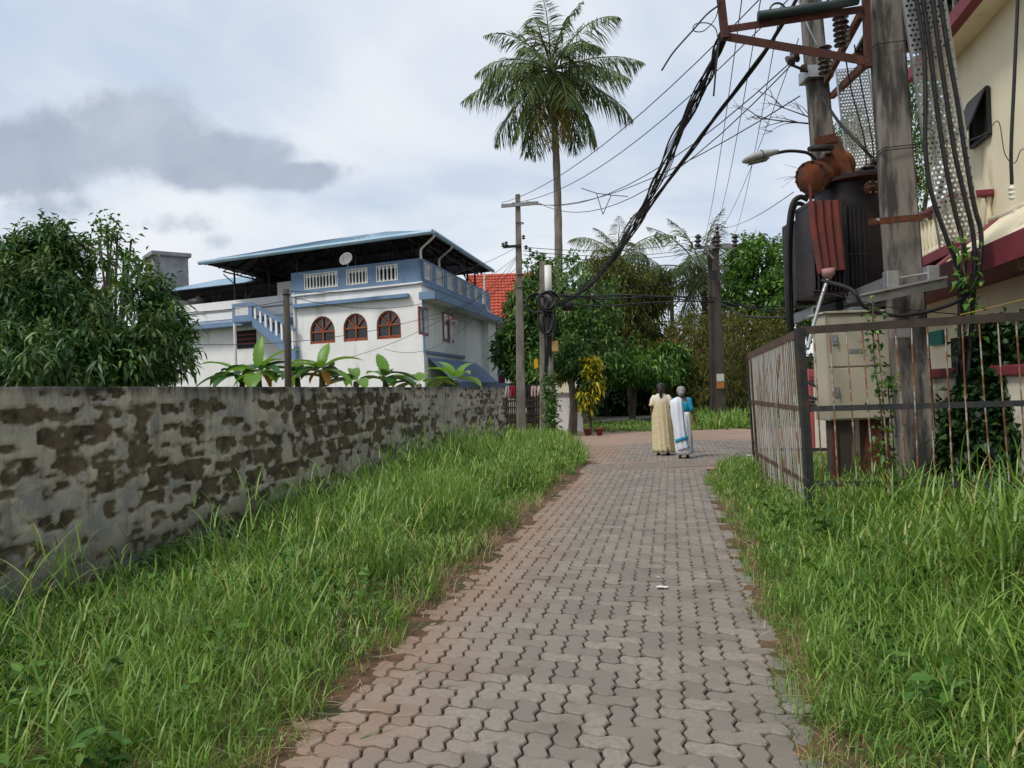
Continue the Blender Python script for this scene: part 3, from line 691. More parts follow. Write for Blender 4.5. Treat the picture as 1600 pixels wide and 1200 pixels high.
def build_watertank():
    p = at(262, 440, 46); o = thing('concrete_tank_tower', 'grey concrete tank tower with flat slab top behind the house', 'water tower', (p.x, p.y, 0))
    zt = at(262, 398, 46).z; r = Matrix.Rotation(R_(38), 3, 'Z')
    f = lambda x, y, z: r @ Vector((x, y, 0)) + Vector((p.x, p.y, z))
    MB(f).box((-.95, -.95, 0), (.95, .95, zt - .25)).build('tower_body', MGREYST, o)
    MB(f).box((-1.12, -1.12, zt - .25), (1.12, 1.12, zt)).build('top_slab', MGREYST, o, bevel=.04)
    q = at(312, 466, 41); t2 = thing('black_water_tank', 'black plastic water tank lying low behind the white wing parapet', 'water tank', (q.x, q.y, 5.4))
    m = MB(); m.lathe([(.62, 5.45), (.66, 5.6), (.66, q.z - .25), (.6, q.z - .1), (.2, q.z + .03), (.18, q.z + .12)], (q.x, q.y, 0), 20); m.build('tank', M('black_plastic', (.012, .012, .013), None, 4, .45), t2, True)
    m = MB(); 
    for k in range(3): m.lathe([(.66, 5.7 + .35 * k), (.69, 5.73 + .35 * k), (.69, 5.77 + .35 * k), (.66, 5.8 + .35 * k)], (q.x, q.y, 0), 20)
    m.build('tank_rib', bpy.data.materials['black_plastic'], t2, True)
build_watertank()
# ------------------------------------------------------------------ house with the red tiled roof behind the trees
def build_redhouse():
    o = thing('tiled_house', 'white house with bright red tiled roof half hidden behind trees', 'house', (1.2, 52, 0))
    zr, ze = at(790, 428, 54).z, at(712, 500, 50).z
    x0, x1 = at(700, 500, 50).x, at(905, 500, 50).x
    MB().box((x0 + .6, 50.6, 0), (x1, 58, ze)).build('wall', MWHITE, o)
    MB().box((x0 + .4, 48.6, at(770, 560, 48.6).z), (x1 - 1, 50.58, at(770, 548, 48.6).z)).build('porch_slab', MWHITE, o)
    for u in (797, 818): p = at(u, 600, 48.9); MB().box((p.x - .3, 48.7, 0), (p.x + .3, 49.2, at(u, 560, 48.6).z - .005)).build('porch_column', MWHITE, o)
    p = at(772, 590, 50.55); MB().box((p.x - 1.3, 50.5, .1), (p.x + 1.2, 50.58, 2.6)).build('door', MMAROON, o)
    p = at(777, 515, 50.55); w = MB().box((p.x - .5, 50.5, p.z - .9), (p.x + .4, 50.58, p.z + .5)).build('window', MORANGE, o); MB().box((p.x - .42, 50.48, p.z - .8), (p.x + .32, 50.495, p.z + .4)).build('pane', MGLASS, w)
    rf = MB(); A_, B_, C_, D_ = (x0, 49.6, ze - .1), (x1 + .6, 49.6, ze - .1), (x1 - 1.5, 54, zr), (x0 + 1.2, 54, zr)
    rf.add([A_, B_, C_, D_, (x0, 58.5, ze - .1), (x1 + .6, 58.5, ze - .1)], [(0, 1, 2, 3), (1, 5, 2), (5, 4, 3, 2), (4, 0, 3)])
    r = rf.build('roof', MTILE, o)
    A_, B_, C_, D_ = map(Vector, (A_, B_, C_, D_)); nr, nc = 15, 30; sl = (D_ - A_).normalized(); nrm = (B_ - A_).cross(D_ - A_).normalized()
    if nrm.z < 0: nrm = -nrm
    base = None
    for i in range(nr):
        m = MB()
        f0, f1 = i / nr, (i + 1) / nr
        for j in range(nc):
            g0, g1 = j / nc, (j + .94) / nc
            p = [A_.lerp(D_, f0).lerp(B_.lerp(C_, f0), g0), A_.lerp(D_, f0).lerp(B_.lerp(C_, f0), g1), A_.lerp(D_, f1).lerp(B_.lerp(C_, f1), g1), A_.lerp(D_, f1).lerp(B_.lerp(C_, f1), g0)]
            mid0 = (p[0] + p[1]) / 2 + nrm * .13; mid1 = (p[2] + p[3]) / 2 + nrm * .07
            m.add([p[0] + nrm * .08, mid0, p[1] + nrm * .08, p[2] + nrm * .02, mid1, p[3] + nrm * .02, p[0] + nrm * .01, p[1] + nrm * .01], [(0, 1, 4, 5), (1, 2, 3, 4), (6, 7, 2, 1, 0)])
        m.build('tile_course', MTILE, r)
build_redhouse()
# ------------------------------------------------------------------ cream house with maroon trim on the right
CD = 5.0
def Cn(t, s, z): return lane(CD + s - LO.dot(LR), t, z)          # t along lane, s outwards from facade (+ = into the house)
def oncream(u, v, s0=0.0):
    d = ray(u, v); k = (CD + s0) / d.dot(LR); p = Vector((0, 0, CAM_H)) + d * k; return (p - LO).dot(LD), p.z
def build_cream():
    o = thing('cream_house', 'cream house with maroon trim rising beside the transformer', 'house', Cn(8, 3, 0))
    def b(name, mat, a, c, par=o, bevel=0): return MB(Cn).box(a, c).build(name, mat, par, bevel=bevel)
    te, ze = oncream(1496, 92); tf = te + .6
    zmid = oncream(1560, 430)[1]
    b('wall', MCREAM, (-3.5, 0, 3.35), (tf, 9, ze + .15)); b('ground_floor_wall', MCREAM, (-3.5, .7, 0), (tf + 7.5, 9, 3.15))
    b('floor_slab', MMAROON, (-3.5, -.55, 3.155), (tf + 7.8, .72, 3.35))
    b('roof_edge', MMAROON, (-3.5, -.55, ze), (tf + .3, -.38, ze + .22)); b('roof_slab', MCREAM, (-3.5, -.38, ze + .02), (tf + .3, 9, ze + .18))
    # sloping sun shade between the storeys: cream face, maroon border at its far end
    T1, z1 = oncream(1578, 330); z0 = z1 - 1.0; so_ = -1.15
    m = MB(Cn); m.add([(-3.5, -.02, z1), (T1, -.02, z1), (T1, so_, z0 + .1), (-3.5, so_, z0 + .1), (-3.5, -.02, z1 - .08), (T1, -.02, z1 - .08), (T1, so_ + .05, z0), (-3.5, so_ + .05, z0)], [(0, 1, 2, 3), (7, 6, 5, 4), (0, 3, 7, 4), (1, 5, 6, 2), (3, 2, 6, 7), (0, 4, 5, 1)]); m.build('sloping_shade', MCREAM, o)
    b('shade_edge', MMAROON, (-3.5, so_ - .09, z0 - .14), (T1 + .4, so_ - .004, z0 + .16))
    m = MB(Cn); m.add([(T1 + .004, 0, z1 + .03), (T1 + .4, 0, z1 + .03), (T1 + .4, so_ - .01, z0 + .13), (T1 + .004, so_ - .01, z0 + .13), (T1 + .004, 0, z1 - .1), (T1 + .4, 0, z1 - .1), (T1 + .4, so_ - .01, z0), (T1 + .004, so_ - .01, z0)], [(0, 1, 2, 3), (7, 6, 5, 4), (0, 3, 7, 4), (1, 5, 6, 2), (3, 2, 6, 7), (0, 4, 5, 1)]); m.build('shade_border', MMAROON, o)
    # balcony beyond the shade with turned balusters
    tB, zr = oncream(1556, 293); tB += .05; zbl = zr - .78
    b('balcony_slab', MMAROON, (tB, -.62, zbl - .16), (tf + 1.6, 0, zbl - .0))
    rail = b('balcony_rail', MMAROON, (tB, -.62, zr - .1), (tB + .2, 0, zr), bevel=.02)
    b('balcony_rail', MMAROON, (tB + .2, -.62, zr - .1), (tf + 1.6, -.44, zr), bevel=.02)
    spots = [(tB + .1, -.53 + .16 * k) for k in range(4)] + [(tB + .3 + .2 * k, -.53) for k in range(14)]
    for t, s in spots:
        m = MB(); c = Cn(t, s, 0); h = zr - .1 - zbl
        m.lathe([(.05, zbl), (.05, zbl + .1 * h), (.026, zbl + .2 * h), (.055, zbl + .45 * h), (.034, zbl + .68 * h), (.026, zbl + .82 * h), (.05, zbl + .92 * h), (.05, zr - .1)], c, 10); m.build('baluster', MCREAM, rail, True)
    # awning window, swung open
    (ta, za), (tb, zb_) = oncream(1521, 165), oncream(1546, 210)
    t0, t1, z0_, z1_ = min(ta, tb) - .1, max(ta, tb) + .05, zb_ - .02, za + .05
    w = b('window', MDARK, (t0, -.03, z0_), (t1, .0, z1_))
    m = MB(Cn)
    for (p, q) in (((t0, z0_), (t1, z0_)), ((t1, z0_), (t1, z1_)), ((t1, z1_), (t0, z1_)), ((t0, z1_), (t0, z0_))): m.bar((p[0], -.04, p[1]), (q[0], -.04, q[1]), .05, .05, up=(0, 1, 0))
    m.build('frame', MSTEELD, w)
    m = MB(Cn); m.add([(t0, -.06, z1_), (t1, -.06, z1_), (t1, -.34, z0_ + .08), (t0, -.34, z0_ + .08), (t0, -.085, z1_), (t1, -.085, z1_), (t1, -.365, z0_ + .08), (t0, -.365, z0_ + .08)], [(0, 1, 2, 3), (7, 6, 5, 4), (0, 3, 7, 4), (1, 5, 6, 2), (3, 2, 6, 7), (0, 4, 5, 1)]); m.build('sash', MSTEELD, w)
    # pipes
    MB().tube([Cn(*oncreamp(1550, 345, -.1)), Cn(*oncreamp(1610, 318, -.1))], .065, 10).build('waste_pipe', MPVCC, o, True)
    MB().tube(spline([Cn(*oncreamp(1588, 330, -.15)), Cn(*oncreamp(1590, 345, -.2)), Cn(*oncreamp(1598, 420, -.25))], 4), .05, 8).build('down_pipe', MPVCC, o, True)
    # terrace shelter: dark sheet on posts above the roof
    sh = b('shelter_sheet', MSTEELD, (tf - 5, -.9, ze + 1.55), (tf + 2.6, 6, ze + 1.62))
    b('shelter_edge', MMAROONR, (tf + 2.5, -.95, ze + 1.45), (tf + 2.62, 6, ze + 1.54))
    for k in range(10): b('purlin', MSTEELD, (tf - 5 + .8 * k, -.85, ze + 1.46), (tf - 4.93 + .8 * k, 6, ze + 1.545), sh)
    for t in (tf - .3, tf - 3): MB().tube([Cn(t, .1, ze + .15), Cn(t, .1, ze + 1.55)], .045, 8).build('shelter_post', MGALV, o)
    # ground floor: dark opening and green shutter
    tq, zq = oncream(1472, 520, .7)
    b('window', MDARK, (tq - 3.2, .66, 1.1), (tq - .6, .70, 2.3))
    b('shutter', M('green_sheet', (.03, .22, .17), None, 6, .5), (tq - .3, .6, zq - .25), (tq + .6, .69, zq + .05))
def oncreamp(u, v, s0): t, z = oncream(u, v, s0); return (t, s0, z)
MPVCC = M('cream_pvc', (.66, .60, .47), (.58, .52, .4), 3, .5); MMAROONR = M('rust_edge', (.17, .07, .04), (.10, .05, .035), 6, .8)
build_cream()
# compound wall of the cream house
def build_compound():
    p0, p1 = Vector((6.35, 16.2, 0)), Vector((5.2, 6.2, 0)); d = (p1 - p0).normalized(); n = Vector((-d.y, d.x, 0)); n = n if n.x > 0 else -n
    f = lambda x, y, z: p0 + d * x + n * y + Vector((0, 0, z))
    o = thing('compound_wall', 'low cream compound wall with maroon coping behind the wire cage', 'wall', f(5, 0, 0)); L = (p1 - p0).length
    MB(f).box((0, 0, 0), (L, .18, 1.52)).build('wall_body', M('stained_cream', (.70, .66, .56), (.60, .55, .45), 2, .9, c3=(.22, .19, .14), sc3=1.6, lo3=.52, hi3=.72, st3=(1, 1, .4)), o)
    MB(f).box((-.06, -.06, 1.52), (L, .24, 1.64)).build('coping', MMAROON, o, bevel=.015)
    MB(f).box((-.42, -.08, 0), (-.06, .28, 1.78)).build('gate_pillar', M('pink_paint', (.42, .10, .10), (.34, .09, .09), 4, .8), o, bevel=.015)
build_compound()
# ------------------------------------------------------------------ poles, transformer, cage
MPOLE = M('pole_concrete', (.205, .185, .165), (.048, .044, .042), 6.0, .9, 0, .6, 50, c3=(.33, .29, .24), sc3=1.3, lo3=.58, hi3=.7, st=(1, 1, .16), st3=(1, 1, .35), lo=.40, hi=.60)
MPOLEG = M('pole_concrete_old', (.22, .20, .175), (.13, .12, .10), 4, .9, 0, .4, 50, st=(1, 1, .4))
MPOLEB = M('pole_brown', (.085, .068, .055), (.055, .045, .038), 4, .85, 0, .3, 40, st=(1, 1, .3))
MRUST = M('rust', (.15, .05, .025), (.075, .032, .022), 12, .85, .1, .4, 70, c3=(.05, .033, .03), sc3=5)
MRUSTD = M('rusty_angle_iron', (.085, .03, .025), (.055, .025, .022), 10, .75, .2, .3, 60, c3=(.12, .055, .035), sc3=6)
MRUSTO = M('orange_rust', (.24, .075, .026), (.13, .04, .02), 5, .85, .1, .4, 60, c3=(.075, .06, .055), sc3=2.6, lo3=.5, hi3=.66)
MREDOX = M('red_oxide', (.165, .036, .028), (.095, .03, .026), 4, .65, .1, .2, 40, c3=(.085, .05, .05), sc3=3, lo3=.56, hi3=.72)
MTANK = M('transformer_grey', (.030, .027, .032), (.045, .036, .040), 3, .5, .2, .2, 40, c3=(.06, .033, .035), sc3=1.8, lo3=.5, hi3=.7)
MBLACK = M('black_cable', (.012, .012, .014), (.022, .021, .022), 8, .5)
MPORC = M('brown_porcelain', (.030, .016, .014), (.045, .03, .03), 8, .25, spec=.6)
MBEIGE = M('beige_cabinet', (.46, .415, .32), (.40, .36, .275), 2, .6, 0, .1, 30, c3=(.20, .13, .075), sc3=4, lo3=.66, hi3=.8, st3=(1, 1, .3))
MBARK2 = M('dark_wood', (.05, .042, .034), (.03, .026, .022), 5, .9)
MFRAME = M('cage_frame_paint', (.028, .034, .038), (.05, .046, .042), 9, .7, .2, .3, 60, c3=(.10, .05, .03), sc3=5, lo3=.58, hi3=.7)
MBARS = M('cage_bar_paint', (.42, .40, .37), (.26, .13, .06), 9, .75, .1, .2, 70, lo=.44, hi=.56, c3=(.17, .065, .03), sc3=3, lo3=.46, hi3=.58)
MBARW = M('cage_bar_white', (.46, .44, .42), (.30, .25, .21), 5, .75, .1, lo=.42, hi=.62, st=(1, 1, .2), c3=(.19, .08, .04), sc3=3, lo3=.54, hi3=.66, st3=(1, 1, .45))
MRAILD = M('cage_top_rail', (.040, .034, .030), (.065, .045, .035), 8, .8, .1, .3, 60)
MRAILR = M('cage_rail_rust', (.13, .075, .05), (.075, .05, .04), 8, .8, .1, .3, 60)
def taper_pole(name, base, top, w0, w1, mat, parent, d=.62, n=12, rot=0):
    m = MB(); base, top = Vector(base), Vector(top); x = Vector((math.cos(rot), math.sin(rot), 0)); y = Vector((-x.y, x.x, 0)); vs = []; N_ = 8
    for k in range(n + 1):
        f = k / n; p = base.lerp(top, f); w = (w0 + (w1 - w0) * f) / 2; h = w * d; c = w * .16
        for a, b in ((-w, -h + c), (-w + c, -h), (w - c, -h), (w, -h + c), (w, h - c), (w - c, h), (-w + c, h), (-w, h - c)):
            vs.append(p + x * (a + random.gauss(0, .0025)) + y * (b + random.gauss(0, .0025)))
    fs = [(k * N_ + i, k * N_ + (i + 1) % N_, (k + 1) * N_ + (i + 1) % N_, (k + 1) * N_ + i) for k in range(n) for i in range(N_)] + [tuple(range(N_))[::-1], tuple(n * N_ + i for i in range(N_))]
    m.add(vs, fs); return m.build(name, mat, parent)
def insulator(c0, c1, r, parent, name='insulator', n=5, mat=None):
    c0, c1 = Vector(c0), Vector(c1); L = (c1 - c0).length; q = (c1 - c0).to_track_quat('Z', 'Y').to_matrix(); pr = [(r * .45, 0)]
    for k in range(n):
        z = L * (k + .15) / n; pr += [(r * .55, z), (r, z + L * .12 / n), (r * .92, z + L * .32 / n), (r * .5, z + L * .62 / n)]
    pr.append((r * .3, L)); m = MB(); m.lathe(pr, c0, 12, q); return m.build(name, mat or MPORC, parent, True)
EPT = at(1130, 54, 9.15)
def build_near_pole():
    b = Vector((4.86, 9.25, -.1)); top = at(1378, -40, 9.25); o = thing('concrete_pole', 'thick weathered concrete pole in front of the transformer', 'utility pole', (b.x, b.y, 0))
    sh = taper_pole('shaft', b, top, .42, .355, MPOLE, o, rot=-.12)
    def px(v): # x on pole axis at image height v
        best = min((b.lerp(top, k / 200) for k in range(201)), key=lambda p: abs((camo.matrix_world.inverted() @ p).y / -(camo.matrix_world.inverted() @ p).z * F + v - 600)); return best
    Y = 9.05
    a0, a1 = at(1352, 12, Y), at(1356, 98, Y)
    MB().bar(at(1352, -20, Y), at(1357, 105, Y), .07, .07).build('bracket_upright', MRUSTD, o)
    # triangular bracket reaching out over the lane
    def angle(p, q, name='bracket_arm', w=.085, mat=MRUSTD):
        p, q = Vector(p), Vector(q); m = MB(); m.bar(p, q, .012, w); m.bar(p + Vector((0, .035, w / 2 - .006)), q + Vector((0, .035, w / 2 - .006)), .07, .012); return m.build(name, mat, o)
    angle(at(1134, 46, Y), at(1350, 14, Y)); angle(at(1128, 56, Y), at(1362, 97, Y), w=.10)
    MB().bar(at(1122, -40, Y), at(1133, 60, Y), .08, .08).build('bracket_end_upright', MRUSTD, o)
    MB().tube([at(1185, 25, Y - .06), at(1300, 8, Y - .06), at(1340, 0, Y - .06)], .055, 10).build('duct_pipe', M('dark_green_pipe', (.02, .035, .035), None, 5, .5), o, True)
    for u in (1215, 1285, 1330):
        c = at(u, 16 - (u - 1215) * .12, Y - .06); MB().tube([c + Vector((.09 * math.cos(a), -.0, .085 * math.sin(a))) for a in np.linspace(0, math.pi, 9)], .012, 6).build('cable_clip', MBLACK, o)
    # tie beams back to the far pole
    for (p, q) in ((at(1345, 22, 9.2), at(1290, 128, 11.9)), (at(1352, 100, 9.3), at(1300, 150, 11.9))):
        MB().bar(p, q, .07, .09).build('tie_beam', MRUST, o)
    insulator(at(1316, 72, 9.6), at(1312, 14, 9.6), .10, o, n=7); insulator(at(1290, 116, 10.6), at(1288, 70, 10.6), .10, o, n=6)
    insulator(at(1316, -2, 9.5), at(1312, -40, 9.5), .10, o, n=5)
    # bands and seat for the transformer
    p = px(342); MB().bar(at(1358, 347, 8.98), at(1456, 338, 8.98), .03, .075).build('clamp_plate', MRUST, o)
    for u in (1370, 1445): c = at(u, 344, 8.95); MB().tube([c, c + Vector((0, -.04, 0))], .018, 8).build('bolt', MGALV, o)
    m = MB(); m.bar(at(1345, 468, 8.95), at(1478, 440, 8.9), .04, .13).bar(at(1345, 461, 8.9), at(1478, 433, 8.85), .10, .02); m.build('support_channel', MGALV, o)
    for (u, v) in ((1392, 440), (1455, 432)):
        c = at(u, v, 8.95); MB().box((c.x - .07, c.y - .06, c.z - .12), (c.x + .07, c.y + .06, c.z + .12)).build('channel_end', MGALV, o, bevel=.008)
    MB().bar(at(1238, 500, 11.6), at(1392, 440, 9.1), .06, .14).build('support_channel', MGALV, o)
    MB().bar(at(1300, 500, 11.8), at(1455, 440, 9.35), .06, .14).build('support_channel', MGALV, o)
    MB().tube([at(1395, 436, 8.93), at(1456, 426, 8.93)], .014, 8).build('tie_rod', MGALV, o)
    MB().box((at(1392, 525, 9.0).x, 8.97, at(1392, 528, 9.0).z), (at(1420, 525, 9.0).x, 9.03, at(1392, 512, 9.0).z)).build('band_plate', MGALV, o)
    # wire ties
    for v in (78, 236, 240):
        p = px(v); n = 16; MB().tube([p + Vector((a, b, c)) for a, b, c in ((-.215, -.16, 0), (.215, -.18, .03), (.225, .14, .01), (-.215, .16, -.02), (-.215, -.16, 0))], .006, 5).build('wire_tie', MBLACK, o)
build_near_pole()
def build_far_pole():
    b = Vector((5.22, 12.0, -.1)); top = at(1262, -50, 12.0); o = thing('concrete_pole', 'second concrete pole carrying the street lamp behind the transformer', 'utility pole', (b.x, b.y, 0))
    taper_pole('shaft', b, top, .40, .29, MPOLE, o, rot=-.12)
    p = at(1276, 118, 12); MB().box((p.x - .22, 11.82, p.z - .09), (p.x + .2, 12.18, p.z + .10)).build('clamp_band', MGALV, o, bevel=.01)
    MB().box((p.x - .30, 11.8, p.z + .02), (p.x - .22, 11.9, p.z + .10)).build('clamp_lug', MRUSTD, o)
    MB().tube([at(1262, 112, 11.8), at(1236, 101, 11.7)], .02, 6).build('strut', MSTEELD, o)
    insulator(at(1232, 98, 11.7), at(1247, 84, 11.7), .10, o, n=2)
    m = MB(); m.tube(spline([at(1248, 2, 11.8), at(1262, 40, 11.75), at(1276, 70, 11.75)], 4), .014, 6); m.build('earth_wire', MGALV, o)
build_far_pole()
def build_lamp():
    Y = 11.7; o = thing('street_lamp', 'grey street lamp head on a thin arm beside the transformer', 'street lamp', at(1268, 240, Y))
    MB().tube(spline([at(1275, 250, Y + .1), at(1268, 243, Y), at(1258, 238, Y), at(1232, 236, Y), at(1205, 241, Y)], 5), .024, 8).build('arm', MSTEELD, o, True)
    a, b = at(1216, 237, Y), at(1160, 250, Y); d = (b - a).normalized(); y = Vector((0, 1, 0)); z = d.cross(y); z = z if z.z > 0 else -z; L = (b - a).length
    f = lambda x, w, h: a + d * x + y * w + z * h
    m = MB(f); rings = [(0, .04, .035, -.02), (.08, .07, .05, -.04), (.2, .10, .075, -.06), (.38, .12, .07, -.075), (.5, .11, .04, -.07), (L, .05, .0, -.05)]; n = 10; vs = []
    for x, w, h, lo in rings:
        for k in range(n): an = 2 * math.pi * k / n; s = math.sin(an); vs.append((x, w * math.cos(an), (h if s > 0 else -lo) * s if s > 0 else -lo * s * 1.0 if False else (lo * -s * -1 if False else (-abs(lo) * abs(s)))))
    fs = [(i * n + k, i * n + (k + 1) % n, (i + 1) * n + (k + 1) % n, (i + 1) * n + k) for i in range(len(rings) - 1) for k in range(n)] + [tuple(range(n))[::-1], tuple((len(rings) - 1) * n + k for k in range(n))]
    m.add(vs, fs); h_ = m.build('lamp_head', M('lamp_grey', (.40, .42, .42), (.32, .34, .35), 5, .5), o, True)
    m = MB(f); m.box((.18, -.085, -.088), (.48, .085, -.074)); m.build('lens', M('lamp_lens', (.16, .15, .13), None, 5, .3), o, bevel=.01)
    c = f(.27, 0, 0); MB().tube([f(.27, .125 * math.cos(t), (.08 if math.sin(t) > 0 else .092) * math.sin(t)) for t in np.linspace(0, 2 * math.pi, 15)], .006, 5).build('strap', MSTEELD, h_)
build_lamp()
def build_transformer():
    Y = 10.45; c = at(1348, 380, Y); zb, zt = at(1348, 474, Y).z, at(1348, 292, Y).z
    o = thing('transformer', 'dark pole-mounted transformer with red cooling fins and rusty orange conservator', 'transformer', (c.x, c.y, zb))
    n = 28; m = MB(); vs = []; rx, ry = .56, .48
    lev = [(zb, .92), (zb + .04, 1.0), (zt - .03, 1.0), (zt, 1.0)]
    for z, k in lev:
        for i in range(n):
            a = 2 * math.pi * i / n; ca, sa = math.cos(a), math.sin(a); e = .62; vs.append((c.x + rx * k * abs(ca) ** e * math.copysign(1, ca), c.y + ry * k * abs(sa) ** e * math.copysign(1, sa), z))
    fs = [(i * n + k, i * n + (k + 1) % n, (i + 1) * n + (k + 1) % n, (i + 1) * n + k) for i in range(3) for k in range(n)] + [tuple(range(n))[::-1], tuple(3 * n + k for k in range(n))]
    m.add(vs, fs); m.build('tank', MTANK, o, True)
    m = MB(); m.lathe([(.70, zt + .002), (.70, zt + .025), (.64, zt + .055), (.05, zt + .07)], (c.x, c.y, 0), 28); m.build('lid', MSTEELD, o)
    m = MB(); m.lathe([(.715, zt - .012), (.715, zt + .001)], (c.x, c.y, 0), 28); m.build('lid_flange', MRUST, o)
    # radiators: banks of pressed fins
    def bank(u0, u1, va, vb, Y0, depth, nf, mats, name='cooling_fin'):
        x0, x1 = at(u0, va, Y0).x, at(u1, va, Y0).x; z1, z0 = at((u0 + u1) / 2, va, Y0).z, at((u0 + u1) / 2, vb, Y0).z
        w = (x1 - x0) / nf
        for k in range(nf):
            xa = x0 + w * k; m = MB(); t = w * .30
            m.box((xa + w * .12, Y0, z0 + .06), (xa + w * .12 + t * 1.4, Y0 + depth, z1 - .05))
            m.box((xa + w * .12 + t * .3, Y0 - .018, z0 + .10), (xa + w * .12 + t * 1.1, Y0 - .001, z1 - .09))
            m.build(name, mats[k % len(mats)] if len(mats) < nf else mats[k], o, bevel=.008)
        for z in (z0, z1 - .06): MB().box((x0, Y0 + .05, z), (x1, Y0 + depth - .02, z + .06)).build('radiator_header', mats[0], o, bevel=.01)
        hz = MB().box((x0, Y0 - .022, z0 + (z1 - z0) * .45), (x1, Y0 - .019, z0 + (z1 - z0) * .45 + .025)); hz.build('radiator_strap', mats[-1], o)
    bank(1318, 1352, 312, 470, 9.98, .45, 5, [MTANK])
    bank(1240, 1272, 343, 476, 10.9, .5, 6, [MTANK, MSTEELD])
    bank(1266, 1318, 312, 462, 9.62, .55, 8, [MTANK])
    # red corrugated panel hanging in front of the left radiator
    x0, x1 = at(1264, 315, 9.5).x, at(1314, 315, 9.5).x; z1, z0 = at(1290, 313, 9.5).z, at(1292, 424, 9.5).z; m = MB(); N_ = 25; vs = []
    for j, (z, sh) in enumerate(((z1, 0), (z1 - .3, .01), (z0 + .05, .075), (z0, .085))):
        for i in range(N_):
            f = i / (N_ - 1); vs.append((x0 + (x1 - x0) * f * (1 - .1 * (j > 1)) + sh, 9.5 + .022 * math.cos(f * 2 * math.pi * 4), z + (.04 * (f - .5) if j == 3 else 0)))
    vs += [(x, y + .012, z) for x, y, z in vs]; q = 4 * N_
    fs = []
    for j in range(3):
        for i in range(N_ - 1): a = j * N_ + i; fs += [(a, a + 1, a + N_ + 1, a + N_), (q + a, q + a + N_, q + a + N_ + 1, q + a + 1)]
    m.add(vs, fs); m.build('red_fin_panel', MREDOX, o, True)
    m = MB(); m.tube([at(1293, 420, 9.5), at(1294, 428, 9.5), at(1294, 436, 9.5)], [.085, .08, .04], 10); m.build('drain_boot', M('pink_dust', (.40, .22, .22), None, 6, .8), o, True)
    # conservator drum on its bracket
    a, b = at(1268, 278, 10.1), at(1315, 258, 10.6); q = (b - a).to_track_quat('Z', 'Y').to_matrix(); L = (b - a).length
    m = MB(); m.lathe([(.03, -.03), (.18, -.02), (.20, 0), (.20, L), (.18, L + .02), (.03, L + .03)], a, 20, q); cd = m.build('conservator', MRUSTO, o, True)
    for k in range(10):
        an = 2 * math.pi * k / 10; p = a + q @ Vector((.21 * math.cos(an), .21 * math.sin(an), 0)); MB().tube([p - q @ Vector((0, 0, .03)), p + q @ Vector((0, 0, .03))], .016, 6).build('bolt', MSTEELD, cd)
    MB().lathe([(.225, -.012), (.225, .012)], a, 20, q).build('end_flange', MRUST, cd)
    MB().bar(at(1302, 216, 10.2), at(1328, 290, 10.2), .03, .17, up=(1, 0, 0)).build('conservator_bracket', MRUSTO, o)
    MB().bar(at(1274, 222, 10.2), at(1306, 215, 10.2), .06, .11).build('conservator_bracket', MRUST, o); MB().bar(at(1296, 240, 10.3), at(1310, 300, 10.3), .10, .15, up=(1, 0, 0)).build('conservator_bracket', MRUSTO, o)
    m = MB(); m.lathe([(.15, 0), (.17, .03), (.16, .06), (.1, .08)], at(1282, 236, 10.1), 16, Matrix.Rotation(.25, 3, 'X')); m.build('breather_cap', MSTEELD, o, True)
    MB().tube([at(1266, 290, 10.05), at(1267, 318, 10.0)], .02, 6).build('oil_pipe', MREDOX, o)
    # bushings on the lid and the round hatch
    for (u, v0, v1, Yb) in ((1340, 292, 264, 10.2), (1356, 288, 256, 10.35), (1370, 284, 246, 10.5)): insulator(at(u, v0, Yb), at(u + 2, v1, Yb), .105, o, 'bushing', 3)
    h = at(1361, 294, 9.86); m = MB(); m.lathe([(.10, 0), (.10, .04), (.03, .045), (.03, .07)], h, 16, Matrix.Rotation(R_(90), 3, 'X')); m.build('gauge', MRUST, o, True)
    for k in range(6): an = k * math.pi / 3; p = h + Vector((.075 * math.cos(an), -.045, .075 * math.sin(an))); MB().tube([p, p + Vector((0, -.02, 0))], .012, 6).build('bolt', MGALV, o)
    MB().box((c.x - .55, c.y - .35, zb - .1), (c.x - .45, c.y + .4, zb - .002)).build('skid', MSTEELD, o); MB().box((c.x + .3, c.y - .35, zb - .1), (c.x + .4, c.y + .4, zb - .002)).build('skid', MSTEELD, o)
build_transformer()
